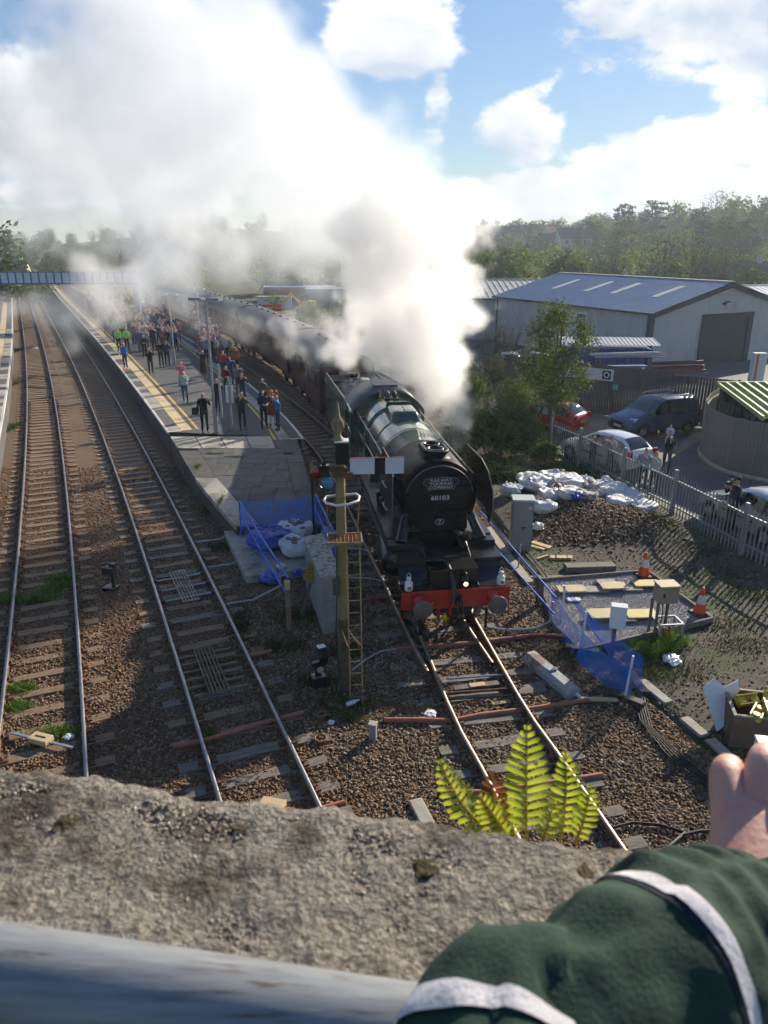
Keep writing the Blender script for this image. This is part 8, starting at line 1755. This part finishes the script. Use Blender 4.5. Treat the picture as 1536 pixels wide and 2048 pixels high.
# ================================================================== STEAM
def steam_material(name, dens, g=.35, colr=(.945, .95, .96)):
    m = bpy.data.materials.new(name); m.use_nodes = True; nt = m.node_tree; N, L = nt.nodes, nt.links; N.clear()
    out = N.new('ShaderNodeOutputMaterial'); pv = N.new('ShaderNodeVolumePrincipled'); pv.inputs['Color'].default_value = (*colr, 1)
    pv.inputs['Density'].default_value = dens; pv.inputs['Density Attribute'].default_value = 'density'; pv.inputs['Anisotropy'].default_value = g
    L.new(pv.outputs[0], out.inputs['Volume']); return m
def steam(name, label, blobs, vox, dens, nscale, amp, soft, seed=0.0, g=.35, smooth_k=.25, det=6.0, rough=.62, bil=(), colr=(.945, .95, .96)):
    """puffs (centre, radius) fused into one field, broken up by turbulent noise, stored as a voxel grid"""
    ng = bpy.data.node_groups.new(name+'_field', 'GeometryNodeTree'); ng.interface.new_socket('Geometry', in_out='OUTPUT', socket_type='NodeSocketGeometry')
    ng.interface.new_socket('Geometry', in_out='INPUT', socket_type='NodeSocketGeometry')
    N, L = ng.nodes, ng.links; go = N.new('NodeGroupOutput'); gi = N.new('NodeGroupInput')
    pos = N.new('GeometryNodeInputPosition')
    def math_(op, a, b=None, c=None, clamp=False):
        n = N.new('ShaderNodeMath'); n.operation = op; n.use_clamp = clamp
        for i, q in enumerate((a, b, c)):
            if q is None: continue
            if isinstance(q, (int, float)): n.inputs[i].default_value = q
            else: L.new(q, n.inputs[i])
        return n.outputs[0]
    # domain warp for billowing edges
    wn = N.new('ShaderNodeTexNoise'); wn.inputs['Scale'].default_value = nscale*.55; wn.inputs['Detail'].default_value = 2; 
    of = N.new('ShaderNodeVectorMath'); of.operation = 'ADD'; L.new(pos.outputs[0], of.inputs[0]); of.inputs[1].default_value = (seed*7.3, seed*3.1, seed*1.7)
    L.new(of.outputs[0], wn.inputs['Vector'])
    sb = N.new('ShaderNodeVectorMath'); sb.operation = 'SUBTRACT'; L.new(wn.outputs['Color'], sb.inputs[0]); sb.inputs[1].default_value = (.5, .5, .5)
    wa = N.new('ShaderNodeVectorMath'); wa.operation = 'SCALE'; L.new(sb.outputs[0], wa.inputs[0]); wa.inputs['Scale'].default_value = .9/nscale*.5
    wp_ = N.new('ShaderNodeVectorMath'); wp_.operation = 'ADD'; L.new(pos.outputs[0], wp_.inputs[0]); L.new(wa.outputs[0], wp_.inputs[1]); p = wp_.outputs[0]
    f = None
    for (c, r, s) in blobs:
        dn = N.new('ShaderNodeVectorMath'); dn.operation = 'DISTANCE'; L.new(p, dn.inputs[0]); dn.inputs[1].default_value = tuple(c)
        v = math_('MULTIPLY_ADD', dn.outputs['Value'], -s/r, s)      # s at the centre, 0 at the rim
        f = v if f is None else math_('SMOOTH_MAX', f, v, smooth_k)
    fb = N.new('ShaderNodeTexNoise'); fb.inputs['Scale'].default_value = nscale; fb.inputs['Detail'].default_value = det; fb.inputs['Roughness'].default_value = rough
    o2 = N.new('ShaderNodeVectorMath'); o2.operation = 'ADD'; L.new(p, o2.inputs[0]); o2.inputs[1].default_value = (seed*1.3, seed*5.1, seed*2.9); L.new(o2.outputs[0], fb.inputs['Vector'])
    fn = math_('MULTIPLY_ADD', fb.outputs[0], amp, -amp*.5)
    d = math_('ADD', f, fn)
    for vs_, va in bil:      # rounded billows
        vo = N.new('ShaderNodeTexVoronoi'); vo.feature = 'SMOOTH_F1'; vo.inputs['Scale'].default_value = vs_; vo.inputs['Smoothness'].default_value = .35; L.new(o2.outputs[0], vo.inputs['Vector'])
        d = math_('ADD', d, math_('MULTIPLY_ADD', vo.outputs['Distance'], -va, va*.5))
    mr = N.new('ShaderNodeMapRange'); mr.interpolation_type = 'SMOOTHSTEP'; L.new(d, mr.inputs[0]); mr.inputs[1].default_value = 0.02; mr.inputs[2].default_value = soft
    lo = [min(c[i]-r*1.5 for c, r, s in blobs) for i in range(3)]; hi = [max(c[i]+r*1.5 for c, r, s in blobs) for i in range(3)]; lo[2] = max(lo[2], .2)
    vc = N.new('GeometryNodeVolumeCube'); vc.inputs['Min'].default_value = lo; vc.inputs['Max'].default_value = hi
    for i, ax in enumerate('XYZ'): vc.inputs['Resolution '+ax].default_value = max(8, int((hi[i]-lo[i])/vox))
    L.new(mr.outputs[0], vc.inputs['Density'])
    sm = N.new('GeometryNodeSetMaterial'); sm.inputs['Material'].default_value = steam_material(name+'_vapour', dens, g, colr); L.new(vc.outputs[0], sm.inputs['Geometry']); L.new(sm.outputs[0], go.inputs[0])
    me = bpy.data.meshes.new(name); o = bpy.data.objects.new(name, me); col.objects.link(o); md = o.modifiers.new('field', 'NODES'); md.node_group = ng
    return tag(o, label, 'steam', kind='stuff')
def B(px, py, y, rpx, s=1.0): c = D(px, py, y); d = c.y*CS-(c.z-CAM_H)*SN; return (c, rpx*d/FPX, s)
steam('steam_plume', 'dense white steam column rising over the cab and tender', [
    B(800, 745, 28.5, 50, .6), B(880, 760, 29, 70, .7), B(760, 705, 30, 55, .7), B(850, 690, 30, 105, 1), B(905, 640, 30, 80, 1), B(830, 610, 30.5, 120, 1.1), B(910, 560, 30.5, 80, 1), B(790, 540, 31, 120, 1.0), B(895, 490, 31, 90, 1), B(815, 455, 31.5, 110, .9), B(740, 470, 32, 90, .8), B(880, 800, 28.5, 60, .45), B(850, 850, 28, 45, .3), B(700, 690, 31, 45, .4), B(720, 640, 31.5, 60, .5)],
    .12, 1.35, .50, 1.45, .30, seed=1.0, g=.76, det=8.0, bil=((.45, .6), (1.1, .44), (2.6, .24)), colr=(.982, .982, .982))
steam('steam_drift', 'broad bank of drifting steam filling the upper left sky', [
    B(780, 400, 32.5, 130, .9), B(700, 360, 33, 160, 1), B(600, 300, 34, 190, 1), B(500, 200, 36, 200, 1), B(400, 130, 38, 200, 1), B(300, 80, 40, 190, .9), B(300, 260, 40, 190, .9), B(430, 330, 38, 190, .9), B(180, 160, 42, 180, .8), B(580, 430, 35, 150, .8), B(680, 480, 33.5, 110, .8), B(600, 510, 35, 110, .6), B(330, 420, 41, 140, .8), B(180, 330, 43, 170, .7), B(60, 250, 45, 190, .55), B(330, 520, 42, 95, .75), B(300, 590, 43, 75, .6), B(340, 620, 43, 45, .45), B(470, 520, 38, 90, .55), B(520, 560, 37, 60, .4), B(220, 0, 42, 160, .7), B(480, 40, 38, 150, .8)],
    .25, .42, .27, 1.75, .62, seed=2.0, g=.70, det=7.0, bil=((.25, .55), (.6, .40), (1.4, .22)), colr=(.895, .912, .94))
steam('steam_wisps', 'thin steam wisps hanging over the far tracks and platform', [
    B(200, 590, 60, 60, .55), B(140, 640, 56, 55, .5), B(90, 630, 60, 45, .35), B(190, 650, 54, 40, .4), B(150, 690, 50, 28, .35), B(240, 620, 58, 50, .4), B(30, 620, 64, 40, .25), B(250, 560, 60, 70, .6), B(180, 545, 62, 65, .6), B(420, 640, 50, 50, .25), B(480, 650, 46, 40, .25)],
    .28, .65, .35, 1.5, .75, seed=3.0, g=.5)
steam('steam_trail', 'torn wisps of steam trailing back over the coach roofs', [
    B(690, 690, 33, 50, .6), B(655, 655, 34, 45, .5), B(640, 690, 34, 45, .45), B(610, 665, 35, 45, .45), B(575, 650, 37, 38, .4), B(590, 700, 36, 30, .3), B(545, 665, 38, 30, .3), B(620, 720, 34, 25, .22), B(500, 640, 41, 30, .25), B(880, 850, 28, 50, .35), B(915, 820, 28.5, 45, .35), B(850, 880, 27, 30, .25)],
    .12, .75, .8, 1.9, .8, seed=4.0, g=.55, det=7.0, bil=((.8, .35), (2.0, .2)))

# ================================================================== HAZE
def haze():
    m = bpy.data.materials.new('haze_air'); m.use_nodes = True; nt = m.node_tree; N, L = nt.nodes, nt.links; N.clear(); out = N.new('ShaderNodeOutputMaterial'); pv = N.new('ShaderNodeVolumePrincipled')
    pv.inputs['Color'].default_value = (.80, .90, 1.0, 1); pv.inputs['Density'].default_value = HAZE_D; pv.inputs['Anisotropy'].default_value = .2; L.new(pv.outputs[0], out.inputs['Volume'])
    mb = MB(); mb.box((0, 545, 14), (1900, 1320, 72)); o = mb.build('haze', m); tag(o, 'thin pale haze in the air over the whole valley', 'haze', kind='stuff')
HAZE_D = .0005
haze()
